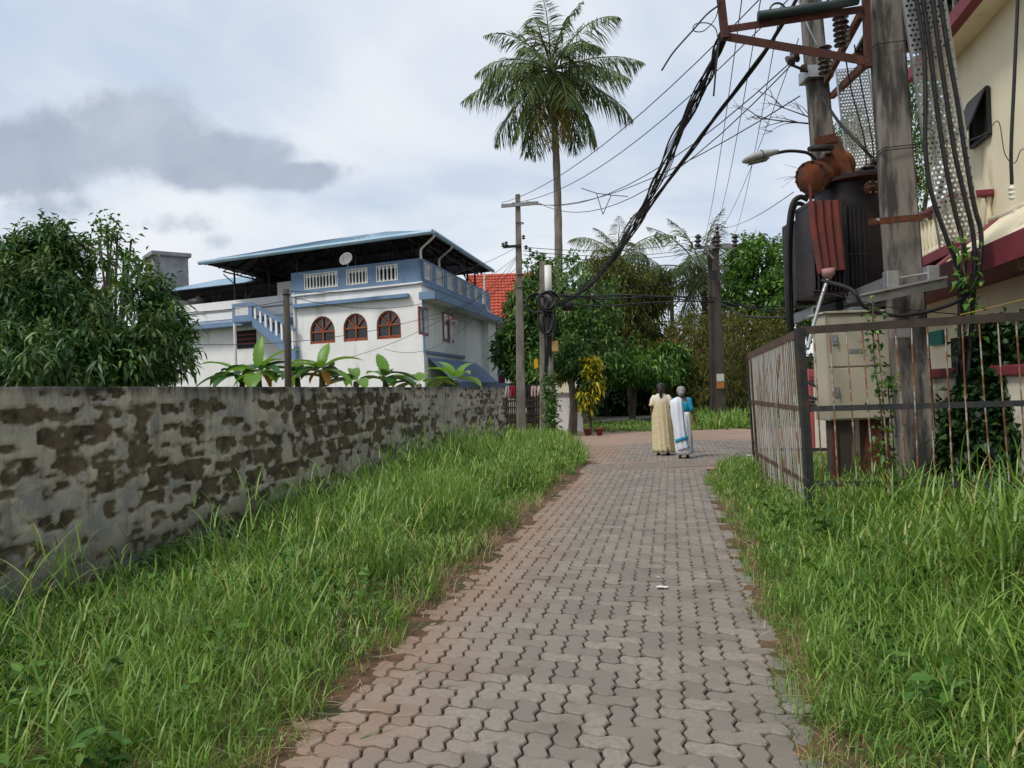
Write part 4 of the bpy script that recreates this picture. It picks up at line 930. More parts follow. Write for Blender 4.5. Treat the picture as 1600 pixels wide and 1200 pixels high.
def tray(name, label, p, q, w, cols, mat, hang=.04, nrm=Vector((0, -1, 0))):
    p, q = Vector(p), Vector(q); d = (q - p); L = d.length; d /= L; x = d.cross(nrm).normalized(); x = x if x.x > 0 else -x; y = x.cross(d)
    o = thing(name, label, 'cable tray', q); m = MB(lambda a, b, c=0: p + x * (a - w / 2) + d * b + y * c)
    cw = w / cols; rw = cw * 1.05; rows = int(L / rw)
    for j in range(rows):
        sh = .5 * (j % 2)
        for i in range(-1 if sh else 0, cols):
            xa, xb = (i + sh) * cw, (i + 1 + sh) * cw; ya, yb = j * rw, (j + 1) * rw
            if xa < -1e-6 or xb > w + 1e-6:
                m.add([(max(xa, 0), ya, 0), (min(xb, w), ya, 0), (min(xb, w), yb, 0), (max(xa, 0), yb, 0)], [(0, 1, 2, 3)]); continue
            cx, cy = (xa + xb) / 2, (ya + yb) / 2; a, b = cw * .36, rw * .25
            hole = [(cx - a, cy, 0), (cx - a * .6, cy - b, 0), (cx + a * .6, cy - b, 0), (cx + a, cy, 0), (cx + a * .6, cy + b, 0), (cx - a * .6, cy + b, 0)]
            m.add([(xa, ya, 0), (xb, ya, 0), (xb, yb, 0), (xa, yb, 0)] + hole, [(0, 1, 6, 5), (1, 7, 6), (1, 2, 7), (2, 8, 7), (2, 3, 9, 8), (3, 4, 9), (3, 0, 4), (0, 5, 4)])
    pl = m.build('perforated_plate', mat, o)
    so = pl.modifiers.new('solid', 'SOLIDIFY'); so.thickness = .004
    for a in (0, w): MB().bar(p + x * (a - w / 2) + y * hang / 2, q + x * (a - w / 2) + y * hang / 2, .004, hang, up=y).build('side_lip', mat, o)
    return p, q, x, d, y
MTRAY = M('galvanised_tray', (.50, .52, .54), (.38, .40, .42), 5, .38, .75, c3=(.26, .28, .28), sc3=1.5)
tray('cable_tray', 'long perforated steel cable tray slanting down right of the near pole', at(1436, -60, 8.95), at(1503, 382, 8.95), .50, 9, MTRAY)
tray('cable_tray', 'short perforated steel tray hanging between the two concrete poles', at(1332, 106, 10.9), at(1353, 285, 10.9), .47, 11, MTRAY)
# heavy black cables
def cable(name, label, pts, r, cat='cable', mat=None, n=6, seg=8, group=None, parent=None):
    m = MB(); m.tube(spline(pts, seg) if len(pts) > 2 else pts, r, n); o = m.build(name, mat or MBLACK, parent, True)
    if parent is None: tag(o, label, cat, group)
    return o
def build_tray_cables():
    base = [[(1424, -40), (1442, 60), (1446, 150), (1446, 230), (1455, 300), (1480, 375), (1498, 430), (1500, 560)],
            [(1436, -40), (1452, 70), (1464, 170), (1478, 260), (1492, 330), (1507, 390), (1506, 440), (1504, 580)],
            [(1452, -40), (1465, 60), (1478, 150), (1492, 240), (1508, 310), (1521, 370), (1522, 440), (1512, 600)],
            [(1463, -40), (1480, 70), (1496, 160), (1508, 240), (1522, 320), (1533, 365), (1530, 420), (1515, 470)]]
    words = ('first', 'second', 'third', 'fourth')
    for k, pts in enumerate(base):
        cable('power_cable', '%s thick black cable from the near pole, clipped down the long tray' % words[k], [at(u, v, 8.86) for u, v in pts], .026, n=8)
    cable('power_cable', 'black cable looping in front of the near pole under the steel channel', [at(1285, 438, 9.4), at(1330, 452, 8.75), at(1352, 480, 8.7), at(1400, 493, 8.7), at(1460, 484, 8.7), at(1510, 462, 8.75), at(1531, 425, 8.8)], .022, n=8)
    cable('power_cable', 'black cable arching over the dark radiator down to the cage', [at(1262, 312, 10.2), at(1250, 308, 10.2), at(1238, 320, 10.2), at(1232, 360, 10.2), at(1231, 420, 10.2), at(1232, 480, 10.2), at(1236, 560, 10.3)], .035, n=8)
    cable('power_cable', 'second black cable arching beside the radiator outside the first', [at(1262, 325, 10.3), at(1250, 318, 10.3), at(1241, 324, 10.3), at(1236, 360, 10.3), at(1235, 420, 10.3), at(1237, 500, 10.35), at(1240, 560, 10.4)], .03, n=8)
    cable('drain_hose', 'grey hose hanging from the red fin panel to the cage corner', [at(1294, 434, 9.5), at(1282, 470, 9.4), at(1270, 512, 9.2), at(1262, 545, 9.0)], .022, mat=MGALV, n=8)
    cable('bushing_lead', 'thick black lead running down behind the short tray to the bushings', [at(1284, 150, 11.6), at(1310, 190, 11.0), at(1340, 222, 10.6), at(1362, 246, 10.5)], .022)
    for k, (u0, u1) in enumerate(((1318, 1350), (1335, 1362))): cable('bushing_lead', ('thin dark lead dropping from the upper insulator to the bushings', 'thin dark lead in front of the short tray')[k], [at(u0, 70, 9.8), at(u0 + 12, 140, 10.2), at(u1, 215, 10.2), at(u1 + 4, 262, 10.35)], .009)
    cable('service_cable', 'black cable hanging down the cream wall to a white insulator', [at(1592, -40, 9.2), at(1585, 120, 9.2), at(1580, 230, 9.2), at(1581, 288, 9.2)], .020)
    o = thing('strain_insulator', 'small white ceramic insulator at the end of the hanging cable', 'insulator', at(1582, 312, 9.2)); insulator(at(1582, 312, 9.2), at(1581, 290, 9.2), .045, o, 'porcelain', 3, MPVC)
    cable('house_wire', 'thin slack wire looped in front of the open cream house window', [at(1500, 225, 9.6), at(1540, 208, 10.4), at(1560, 190, 10.5), at(1570, 240, 10.5), at(1585, 255, 10.4), at(1595, 235, 10.3), at(1605, 232, 10.3)], .006, mat=MBLACK)
    for k, (a, b) in enumerate((((1262, 618), (1300, 618)), ((1262, 630), (1300, 627)), ((1262, 592), (1300, 607)))):
        cable('power_cable', ('middle', 'lowest', 'topmost')[k] + ' short black cable entering the left side of the beige cabinet', [at(a[0] - 12, a[1] - 2, 10.3), at((a[0] + b[0]) / 2, (a[1] + b[1]) / 2 + 6, 9.8), at(b[0] + 3, b[1], 9.72)], .022)
    for k in range(3):
        cable('power_cable', ('outermost', 'middle', 'innermost')[k] + ' black cable curving from the tray foot to the cabinet underside', [at(1512 - 8 * k, 560, 9.0), at(1506 - 6 * k, 620 + 8 * k, 9.1), at(1490 - 8 * k, 680 - 6 * k, 9.3), at(1462, 712 - 14 * k, 9.4), at(1420, 690 - 14 * k, 9.45)], .022)
build_tray_cables()
def build_cabinet():
    Y = 9.48; x0, x1 = at(1292, 570, Y).x, at(1394, 570, Y).x; z0, z1 = at(1340, 656, Y).z, at(1340, 489, Y).z; zm = at(1340, 573, Y).z
    o = thing('meter_cabinet', 'beige metal distribution cabinet on legs inside the cage', 'cabinet', ((x0 + x1) / 2, Y, 0))
    MB().box((x0, Y, z0), (x1, Y + .42, z1)).build('cabinet_body', MBEIGE, o, bevel=.012)
    for (a, b) in ((z0 + .02, zm - .01), (zm + .01, z1 - .04)):
        d = MB().box((x0 + .02, Y - .022, a), (x1 - .02, Y - .003, b)).build('door', MBEIGE, o, bevel=.006)
        c = (a + b) / 2 + .02; m = MB(); m.box((x0 + .07, Y - .034, c - .06), (x0 + .13, Y - .024, c + .06)).tube([(x0 + .10, Y - .06, c - .05), (x0 + .10, Y - .06, c + .05)], .01, 6).box((x0 + .085, Y - .06, c - .012), (x0 + .115, Y - .034, c + .012)); m.build('handle', MGALV, d)
    MB().box((x0 - .03, Y - .05, z1 + .002), (x1 + .03, Y + .46, z1 + .03)).build('rain_hood', MBEIGE, o, bevel=.006)
    MB().box((x0 + .27, Y - .028, zm + .17), (x0 + .43, Y - .0235, zm + .22)).build('rating_plate', M('plate_grey', (.24, .24, .27), (.17, .17, .2), 40, .5), o)
    # worn maker's lettering along the lower door: a dark printed strip too small to read in the photo
    m = MB(); xx = x0 + .33
    for k in range(9):
        w = .014 + .004 * ((k * 7) % 3); m.box((xx, Y - .0245, z0 + .135), (xx + w, Y - .0225, z0 + .155)); xx += w + .004
    m.build('printed_strip', MSTEELD, o)
    for x in (x0 + .06, x1 - .1): MB().box((x, Y + .05, 0), (x + .06, Y + .11, z0)).build('leg', MRUST, o)
    MB().box((x0 + .08, Y + .08, 0), (x0 + .30, Y + .3, z0 - .002)).build('plinth_block', MPOLEB, o); MB().box((x1 - .3, Y + .06, 0), (x1 - .12, Y + .3, z0 - .002)).build('cable_duct', MRUST, o)
build_cabinet()
def build_cage():
    A = Vector((3.22, 8.4, 0)); B = Vector((6.2, 7.13, 0)); Cc = Vector((3.91, 12.5, 0))
    o = thing('transformer_cage', 'rusty barred metal cage fence around the transformer poles', 'fence', A)
    z = {'t': 2.09, 'm': 1.235, 'l': .42}
    lean = Vector((-.035, -.02, 0))
    def P(base, h): return base + lean * h + Vector((0, 0, h))
    MB().bar(P(A, -.1), P(A, 2.12), .085, .085, up=(0, 1, 0)).build('post', MFRAME, o, bevel=.004); MB().bar(P(Cc, -.1), P(Cc, 2.0), .05, .05, up=(0, 1, 0)).build('post', MFRAME, o)
    MB().bar(P(B, -.1), P(B, 2.08), .08, .08, up=(0, 1, 0)).build('post', MFRAME, o)
    for k, h in z.items():
        MB().bar(P(A, h), P(B, h + .02), .02, .06 if k != 't' else .085).build('rail', MFRAME if k != 't' else MRAILD, o)
        MB().bar(P(A, h - (0 if k != 't' else .02)), P(Cc, h - (.12 if k == 't' else 0)), .02, .055 if k != 't' else .09).build('rail', MRAILR, o)
    n = 21
    for i in range(1, n):
        f = (i + random.uniform(-.06, .06)) / n; p = A.lerp(B, f); j = Vector((random.gauss(0, .012), random.gauss(0, .008), 0))
        b = random.gauss(0, .012)
        MB().tube([P(p, -.02) + j, P(p, .6) + j * .5 + Vector((b, 0, 0)), P(p, 1.3) + Vector((b * .6, 0, 0)), P(p, 2.06)], .0085, 5).build('bar', MBARS, o)
    n = 36
    for i in range(1, n):
        f = (i + random.uniform(-.07, .07)) / n; p = A.lerp(Cc, f); j = Vector((random.gauss(0, .008), random.gauss(0, .012), 0))
        MB().tube([P(p, -.02) + j, P(p, .7) + j * .5, P(p, 2.05 - .12 * f)], .009, 5).build('bar', MBARW, o)
    MB().bar(P(Cc.lerp(A, .08), .1), P(Cc.lerp(A, .08), 1.95), .03, .03, up=(0, 1, 0)).build('gate_stile', MRAILR, o)
    p = P(Cc, 1.02); MB().tube([p + Vector((-.02, -.04, 0)), p + Vector((-.07, -.06, .01)), p + Vector((-.07, -.06, -.05))], .012, 6).build('latch', MSTEELD, o)
    # far side of the cage
    D = Cc + (B - A) * .75
    for h in (.45, 1.2, 1.9): MB().bar(P(Cc, h), P(D, h), .02, .05).build('rail', MFRAME, o)
    return A, B, Cc
CAGE = build_cage()
# ------------------------------------------------------------------ poles further down the street
def build_street_poles():
    Y = 27; b = at(815, 681, Y); b.z = 0; t = at(809, 304, Y)
    o = thing('utility_pole', 'tall narrow grey pole with one crossarm and a yellow plate by the tiled house', 'utility pole', b)
    taper_pole('shaft', b, t, .34, .17, MPOLEG, o, .8)
    MB().bar(at(783, 322, Y - .12), at(841, 317, Y - .12), .08, .12).build('crossarm', MGREYST, o)
    MB().bar(at(786, 386, Y - .12), at(814, 384, Y - .12), .07, .09).build('crossarm', MSTEELD, o)
    for (u, v) in ((786, 384), (791, 382), (818, 372), (822, 388), (828, 392), (833, 398)): insulator(at(u, v + 2, Y - .15), at(u, v - 5, Y - .15), .07, o, n=2)
    MB().box((at(815, 0, Y).x - .02, Y - .19, at(815, 577, Y).z), (at(815, 0, Y).x + .12, Y - .165, at(815, 562, Y).z)).build('number_plate', M('yellow_plate', (.72, .42, .02), None, 9, .6), o)
    c = at(815, 570, Y - .2)
    for dz in (.12, .02, -.1): MB().box((c.x + .03, c.y, c.z + dz - .03), (c.x + .07, c.y + .008, c.z + dz + .03)).build('plate_mark', MSTEELD, o)
    for v in (349, 430, 450): c = at(812, v, Y); MB().tube([c + Vector((.14 * math.cos(a), .13 * math.sin(a), 0)) for a in np.linspace(0, 6.283, 13)], .018, 5).build('band', MSTEELD, o)
    # coil pole
    Y = 25; b = at(851, 688, Y); b.z = 0
    o = thing('telecom_pole', 'grey pole bound to a white pipe with black cable coils and creeper at its foot', 'utility pole', b)
    taper_pole('shaft', b, at(848, 408, Y), .30, .2, MPOLEG, o, .8)
    m = MB(); m.tube([at(862, 690, Y - .2), at(856, 470, Y - .2)], .13, 10); m.build('creeper_pole', MPOLEG, o, True)
    m = MB(); m.tube([at(857, 470, Y - .2), at(856, 415, Y - .2)], .115, 14); m.build('white_pipe', MPVC, o, True)
    for (u, v, r) in ((838, 474, .30), (853, 470, .26), (858, 471, .31), (856, 508, .24), (852, 500, .30)):
        c = at(u, v, Y - .35); e = 1.0 if v < 490 else 1.45
        m = MB()
        for k in range(3): rr = r * (1 + .06 * k); m.tube([c + Vector((rr * math.cos(a) / e * (1 + .05 * math.sin(3 * a + k)), -.04 * k + .05 * math.sin(a), rr * math.sin(a) * e * .95)) for a in np.linspace(0, 6.2832, 25)], .026, 6, False)
        m.build('cable_coil', MBLACK, o, True)
    MB().box(tuple(at(866, 472, Y - .3) - Vector((0, .1, .25))), tuple(at(897, 472, Y - .3) + Vector((0, .1, .15)))).build('splice_box', MBLACK, o, bevel=.05) if False else None
    m = MB(); m.tube([at(880, 478, Y - .3), at(895, 478, Y - .3)], [.16, .16], 12); m.build('splice_closure', MBLACK, o, True)
    for k in range(7):
        u = 850 + k * 2.5; MB().tube(spline([at(u, 462 + k * 2, Y - .3), at(u + random.uniform(-6, 6), 510, Y - .38), at(852 + k * 1.4, 560, Y - .3), at(850 + k * 2, 620, Y - .25)], 5), .03, 5).build('hanging_cable', MBLACK, o, True)
    c = at(867, 541, Y - .3); MB().box((c.x - .10, c.y - .08, c.z - .17), (c.x + .10, c.y + .08, c.z + .17)).build('junction_box', M('box_yellow', (.42, .26, .10), None, 5, .7), o, bevel=.01)
    c = at(859, 607, Y - .4); MB().box((c.x - .12, c.y - .02, c.z - .1), (c.x + .12, c.y + .02, c.z + .1)).build('plate', MPVC, o)
    # twin pole by the bamboo
    Y = 33; b = at(1126, 655, Y); b.z = 0
    o = thing('twin_pole', 'dark twin pole with steel crossarm and sticker in front of the bamboo thicket', 'utility pole', b)
    taper_pole('shaft', at(1127, 655, Y), at(1117, 372, Y), .42, .27, MPOLEB, o, .7); taper_pole('shaft', at(1117, 655, Y + .35), at(1110, 392, Y + .35), .34, .25, MPOLEB, o, .7)
    MB().bar(at(1086, 387, Y - .2), at(1152, 384, Y - .2), .10, .14).build('crossarm', MGREYST, o)
    for (p, q) in (((1102, 390), (1115, 404)), ((1146, 387), (1124, 404))): MB().bar(at(*p, Y - .2), at(*q, Y - .2), .06, .06).build('brace', MGREYST, o)
    for u in (1090, 1119, 1121, 1148): insulator(at(u, 386, Y - .2), at(u + 1, 366, Y - .2), .16, o, n=3)
    insulator(at(1120, 372, Y - .2), at(1121, 352, Y - .2), .1, o, n=3)
    MB().box((at(1112, 435, Y - .4).x, Y - .5, at(1112, 438, Y).z), (at(1121, 435, Y - .4).x, Y - .3, at(1112, 425, Y).z)).build('fuse_box', MSTEELD, o)
    c = at(1126, 590, Y - .3); m = MB().box((c.x - .17, c.y, c.z - .16), (c.x + .15, c.y + .01, c.z + .16)); m.build('paper_notice', M('notice_paper', (.62, .60, .56), (.30, .30, .3), 30, .8, lo=.5, hi=.6, st=(1, 1, 3)), o)
    c = at(1126, 602, Y - .3); MB().box((c.x - .17, c.y, c.z - .13), (c.x + .15, c.y + .01, c.z + .14)).build('orange_notice', M('orange_sticker', (.45, .17, .05), None, 8, .7), o)
    p = at(1049, 470, 46); o = thing('thin_pole', 'thin distant pole with a small side strut beside the coconut palm', 'utility pole', (p.x, p.y, 0))
    MB().tube([Vector((p.x, p.y, 0)), at(1049, 464, 46)], .13, 8).build('shaft', MPOLEG, o); MB().bar(at(1050, 482, 46), at(1062, 468, 46), .08, .08).build('strut', MGREYST, o)
    p = at(447, 605, 17.5); o = thing('wooden_post', 'bare brown post standing behind the wall in front of the white house', 'post', (p.x, p.y, 0))
    m = MB(); m.tube([Vector((p.x, p.y, 0)), at(450, 560, 17.5), at(447, 452, 17.5)], [.085, .08, .07], 8); m.build('shaft', MPOLEB, o, True)
    c = at(447, 460, 17.5); MB().tube([c + Vector((.08 * math.cos(a), .08 * math.sin(a), 0)) for a in np.linspace(0, 6.283, 11)], .012, 5).build('wire_tie', MBLACK, o); MB().tube([c, c + Vector((.12, -.05, -.03))], .012, 5).build('hook', MBLACK, o)
build_street_poles()
# ------------------------------------------------------------------ vegetation
def nrm(a): return a / np.maximum(np.linalg.norm(a, axis=-1, keepdims=True), 1e-9)
def rand_dir(n): return nrm(rng.normal(size=(n, 3)))
def leaves(B, D, L, W, droop=.25, fold=.18, six=False):
    """folded leaf blades; B base, D direction, L length, W width (arrays)"""
    n = len(B); L = np.broadcast_to(L, n)[:, None]; W = np.broadcast_to(W, n)[:, None]
    up = np.tile(np.array([0, 0, 1.0]), (n, 1)) + rng.normal(size=(n, 3)) * .35
    Sx = nrm(np.cross(D, up)); Nn = np.cross(Sx, D); dz = np.array([0, 0, -1.0])
    if not six:
        mid = B + D * L * .45; tip = B + D * L + dz * L * droop
        V = np.stack([B, mid + Sx * W / 2 + Nn * W * fold, tip, mid - Sx * W / 2 + Nn * W * fold], 1).reshape(-1, 3)
        i = np.arange(n)[:, None] * 4
        T = np.concatenate([i + [0, 1, 2], i + [0, 2, 3]], 0); return V, None, T
    m1 = B + D * L * .33 + dz * L * droop * .1; m2 = B + D * L * .70 + dz * L * droop * .45; tip = B + D * L + dz * L * droop
    V = np.stack([B, m1 + Sx * W / 2 + Nn * W * fold, m1 - Sx * W / 2 + Nn * W * fold, m2 + Sx * W * .42 + Nn * W * fold, m2 - Sx * W * .42 + Nn * W * fold, tip, m1, m2], 1).reshape(-1, 3)
    i = np.arange(n)[:, None] * 8
    Q = np.concatenate([i + [6, 1, 3, 7], i + [6, 7, 4, 2]], 0); T = np.concatenate([i + [0, 1, 6], i + [0, 6, 2], i + [7, 3, 5], i + [7, 5, 4]], 0)
    return V, Q, T
def leaf_obj(name, geo, mat, parent): return finish(name, npmesh(name, *geo), mat, parent, False)
def blob(u, v, ru, rv, Y, ry=None):
    c = at(u, v, Y); k = Y / F; return (c.x, c.y, c.z, ru * k, (ry if ry else ru * k), rv * k)
def crown_geo(blobs, ncl, per, L, W, droop=.3, bias=.45, outw=.7, cr=.12, six=False, zmin=.02, down=.3, thr=0):
    bl = np.array(blobs, float); vol = bl[:, 3] * bl[:, 4] * bl[:, 5]; pr = vol ** .75; pr /= pr.sum()
    k = rng.choice(len(bl), ncl, p=pr); d = rand_dir(ncl); r = rng.random(ncl) ** bias
    r = r * (.82 + .36 * fbm(d[:, 0] * 3 + 5 + k * 3.1, d[:, 2] * 3 + d[:, 1] * 2 + 9, 3, 4))
    C = bl[k, :3] + d * bl[k, 3:] * r[:, None]; C = C[C[:, 2] > zmin]; d = d[:len(C)]
    if thr:                                             # gaps where the noise is low
        keep = fbm(C[:, 0] * 1.3 + 40, C[:, 2] * 1.3 + C[:, 1] * .7 + 60, 3, 12) > thr; C = C[keep]; d = d[keep]
    n = len(C); Ci = np.repeat(np.arange(n), per)
    B = C[Ci] + rng.normal(size=(n * per, 3)) * cr; D = nrm(rand_dir(n * per) + d[Ci] * outw + np.array([0, 0, -down]))
    ln = L * rng.uniform(.65, 1.2, n * per); wd = W * rng.uniform(.75, 1.2, n * per)
    return leaves(B, D, ln, wd, droop, six=six), C
def limbs(parent, base, targets, r0, mat, name='trunk', fork=.45, wob=.15, rt=.03):
    base = Vector(base); cen = sum((Vector(t) for t in targets), Vector()) / len(targets); fk = base.lerp(cen, fork); fk = Vector((base.x * .6 + fk.x * .4, base.y * .6 + fk.y * .4, fk.z))
    m = MB(); m.tube(spline([base - Vector((0, 0, .1)), base.lerp(fk, .5) + Vector((random.uniform(-wob, wob), random.uniform(-wob, wob), 0)) * .5, fk], 4), [r0 * (1.15 - .45 * k / 8) for k in range(9)], 8); m.build(name, mat, parent, True)
    for t in targets:
        t = Vector(t); mid = fk.lerp(t, .5) + Vector((random.uniform(-wob, wob), random.uniform(-wob, wob), random.uniform(-wob, wob)))
        m = MB(); m.tube(spline([fk, mid, t], 5), [r0 * .6 + (rt - r0 * .6) * k / 10 for k in range(11)], 6); m.build('branch', mat, parent, True)
MBARK = M('bark', (.11, .085, .065), (.06, .048, .038), 8, .95, 0, .6, 40, st=(1, 1, .3))
MBARKP = M('pale_bark', (.24, .20, .16), (.15, .125, .10), 8, .95, 0, .4, 40, st=(1, 1, .3))
LM_MANGO = leafmat('mango_leaf', [(0, (.014, .038, .012)), (.55, (.026, .070, .018)), (.85, (.055, .115, .026)), (1, (.13, .16, .04))], .22, .42, gain=1.75, pos=(1.6, (.085, .135, .032)))
LM_DARK = leafmat('dark_leaf', [(0, (.010, .027, .010)), (.7, (.020, .055, .016)), (1, (.05, .10, .025))], .2, .45, gain=1.25)
LM_MID = leafmat('mid_leaf', [(0, (.020, .050, .014)), (.6, (.042, .092, .024)), (.93, (.08, .14, .035)), (1, (.20, .19, .05))], .32, .5, gain=2.1)
LM_OLIVE = leafmat('olive_leaf', [(0, (.040, .055, .016)), (.6, (.085, .10, .028)), (.9, (.16, .15, .035)), (1, (.30, .24, .05))], .34, .55, gain=1.9)
LM_BAMBOO = leafmat('bamboo_leaf', [(0, (.042, .050, .018)), (.45, (.085, .088, .032)), (.8, (.125, .105, .05)), (1, (.17, .19, .045))], .4, .6, gain=2.5)
LM_BRIGHT = leafmat('bright_leaf', [(0, (.022, .060, .014)), (.5, (.045, .11, .022)), (.85, (.10, .19, .035)), (1, (.16, .25, .05))], .32, .4, gain=1.75)
LM_YELLOW = leafmat('croton_leaf', [(0, (.06, .13, .02)), (.3, (.30, .30, .02)), (.7, (.60, .50, .03)), (1, (.75, .62, .06))], .3, .4)
LM_PALM = leafmat('palm_leaflet', [(0, (.022, .036, .013)), (.6, (.042, .066, .020)), (1, (.10, .115, .03))], .26, .42, gain=2.4)
LM_PALMY = leafmat('dry_palm_leaflet', [(0, (.10, .11, .03)), (.5, (.20, .18, .045)), (1, (.27, .19, .05))], .25, .5, gain=1.3)
LM_BANANA = leafmat('banana_leaf', [(0, (.07, .16, .025)), (.5, (.12, .25, .035)), (1, (.18, .32, .05))], .42, .38, gain=1.25)
LM_BANANAD = leafmat('banana_leaf_dark', [(0, (.03, .085, .022)), (1, (.05, .13, .03))], .3, .38)
LM_BANY = leafmat('banana_leaf_dying', [(0, (.50, .26, .03)), (1, (.42, .18, .03))], .3, .5)
def tree(name, label, cat, blobs, base, ncl, per, L, W, mat, r0=.15, bark=None, nb=5, fork=.45, group=None, **k):
    base = Vector(base); o = thing(name, label, cat, (base.x, base.y, 0), group); g, C = crown_geo(blobs, ncl, per, L, W, **k)
    leaf_obj('crown', g, mat, o)
    tg = [C[rng.integers(len(C))] for _ in range(nb * 4)]; tg = sorted(tg, key=lambda c: -c[2])[:nb * 3][::3]
    limbs(o, base, tg, r0, bark or MBARK, fork=fork); return o
def gz(u, Y): p = at(u, 600, Y); return (p.x, p.y, 0)
tree('mango_tree', 'big dense mango tree overhanging behind the near end of the wall', 'tree',
     [blob(80, 480, 150, 105, 12.6), blob(-70, 490, 160, 120, 13.2), blob(185, 505, 105, 90, 12.4), blob(90, 412, 70, 54, 12.6), blob(245, 545, 58, 62, 12.2), blob(60, 565, 190, 60, 11.7), blob(215, 475, 55, 50, 12.8), blob(20, 420, 70, 50, 12.6), blob(75, 372, 42, 34, 12.6)],
     gz(90, 13), 3300, 15, .175, .042, LM_MANGO, .22, droop=.35, cr=.07, six=True, down=.25, nb=6, zmin=.4, thr=.31)
tree('slender_tree', 'slender sparse tree showing above the mango tree against the sky', 'tree', [blob(165, 372, 36, 36, 22), blob(190, 410, 34, 36, 22), blob(205, 440, 40, 40, 22), blob(215, 402, 20, 16, 22)],
     gz(180, 22), 210, 7, .20, .09, LM_MID, .07, droop=.3, cr=.10, bias=.7, nb=8, thr=.44)
tree('jackfruit_tree', 'dark rounded tree between the tiled house and the yellow-plated pole', 'tree', [blob(824, 482, 34, 46, 36), blob(806, 545, 36, 48, 35), blob(835, 500, 42, 60, 36), blob(845, 440, 30, 40, 37), blob(840, 580, 40, 36, 34)],
     gz(828, 36), 1500, 11, .30, .13, LM_MID, .2, droop=.3, cr=.13, thr=.34)
tree('open_tree', 'light open-branched tree behind the telecom pole', 'tree', [blob(902, 440, 55, 48, 33), blob(890, 500, 50, 45, 32), blob(935, 470, 45, 50, 34), blob(915, 545, 55, 40, 31), blob(870, 560, 40, 50, 31), blob(960, 530, 40, 40, 34)],
     at(895, 600, 32).xy.to_3d(), 1050, 10, .26, .11, LM_MID, .12, MBARKP, nb=8, droop=.35, cr=.16, thr=.46)
tree('vine_tree', 'olive creeper-hung tree below the far coconut palms', 'tree', [blob(975, 448, 44, 36, 40), blob(1012, 470, 34, 40, 41), blob(965, 510, 50, 50, 40), blob(1000, 555, 48, 40, 40), blob(945, 425, 28, 28, 41), blob(1030, 440, 20, 22, 41), blob(1020, 520, 30, 34, 40)],
     gz(985, 40), 1500, 11, .26, .09, LM_OLIVE, .2, droop=.6, cr=.15, down=.6, thr=.33)
tree('mango_bush', 'low rounded dark mango tree shading the driveway', 'tree', [blob(985, 578, 55, 36, 33), blob(945, 590, 35, 30, 33), blob(1025, 590, 35, 32, 33), blob(1050, 570, 30, 36, 35)],
     gz(985, 33.5), 1000, 13, .26, .07, LM_BRIGHT, .13, droop=.4, cr=.10, down=.4, zmin=1.75, fork=.6)
tree('hedge', 'dark hedge added for the deep shade over the driveway under the low mango tree', 'hedge', [blob(980, 622, 70, 26, 41, 1.0), blob(940, 615, 40, 34, 42, 1), blob(1030, 620, 50, 40, 41, 1), blob(1080, 610, 60, 50, 41, 1), blob(1000, 600, 80, 40, 43, 1)], gz(985, 41.5), 2000, 9, .30, .15, LM_DARK, .1, cr=.15)  # dark leaf mass added to stand in for deep shade under the canopy
tree('bamboo_thicket', 'brownish feathery bamboo thicket behind the twin pole', 'bamboo', [blob(1085, 540, 45, 55, 37), blob(1150, 540, 60, 60, 37), blob(1205, 550, 50, 60, 36), blob(1110, 600, 70, 45, 36), blob(1180, 610, 70, 40, 36), blob(1060, 590, 35, 50, 36)],
     gz(1140, 37), 3000, 10, .26, .030, LM_BAMBOO, .06, nb=12, droop=.55, cr=.20, down=.5, fork=.1, thr=.33)
tree('badam_tree', 'tall broad-leaved tree with bright tiers right of the twin pole', 'tree', [blob(1165, 395, 34, 28, 40), blob(1200, 420, 50, 40, 39), blob(1225, 470, 45, 45, 38), blob(1165, 460, 45, 45, 40), blob(1240, 420, 40, 50, 39), blob(1200, 505, 60, 40, 39), blob(1190, 385, 22, 18, 40), blob(1270, 470, 50, 60, 38)],
     gz(1195, 40), 1500, 10, .32, .16, LM_BRIGHT, .22, droop=.2, cr=.14, down=.05, nb=7, thr=.40)
tree('cassia_tree', 'feathery green tree seen between the near pole and the cream house', 'tree', [blob(1425, 160, 30, 60, 21), blob(1435, 230, 30, 60, 21), blob(1475, 190, 40, 70, 22), blob(1420, 300, 30, 60, 21), blob(1400, 120, 20, 30, 21), blob(1330, 210, 30, 30, 22), blob(1440, 420, 60, 60, 21), blob(1310, 290, 20, 30, 22)],
     gz(1430, 21.5), 950, 12, .13, .045, LM_MID, .14, droop=.3, cr=.14, nb=7, thr=.36)
# bare twiggy branch in front of the sky left of the far pole
def bare_branch():
    o = thing('bare_tree', 'leafless twiggy branch sticking out left of the far pole', 'tree', gz(1330, 14)); root = at(1300, 196, 14)
    m = MB(); m.tube(spline([Vector(gz(1330, 14)), at(1325, 400, 14), root], 5), [.1 - .006 * k for k in range(11)], 6); m.build('trunk', MBARK, o, True)
    def twig(p, q, r, depth):
        mid = p.lerp(q, .5) + Vector((0, 0, random.uniform(-.05, .08))); MB().tube(spline([p, mid, q], 4), [r * (1 - .7 * k / 8) for k in range(9)], 5).build('branch' if depth == 0 else 'twig', MBARK, o, True)
        if depth < 2:
            for k in range(5 if depth == 0 else 3):
                f = random.uniform(.25, .95); s = p.lerp(q, f); d = (q - p); L = d.length * random.uniform(.28, .5)
                e = s + (d.normalized() * .75 + Vector((random.uniform(-.2, .2), random.uniform(-.3, .3), random.uniform(-.35, .75)))).normalized() * L; twig(s, e, r * .5, depth + 1)
    twig(root, at(1172, 183, 14), .022, 0); twig(root, at(1200, 160, 14), .018, 0); twig(at(1320, 260, 14), at(1225, 282, 14), .012, 1)
bare_branch()
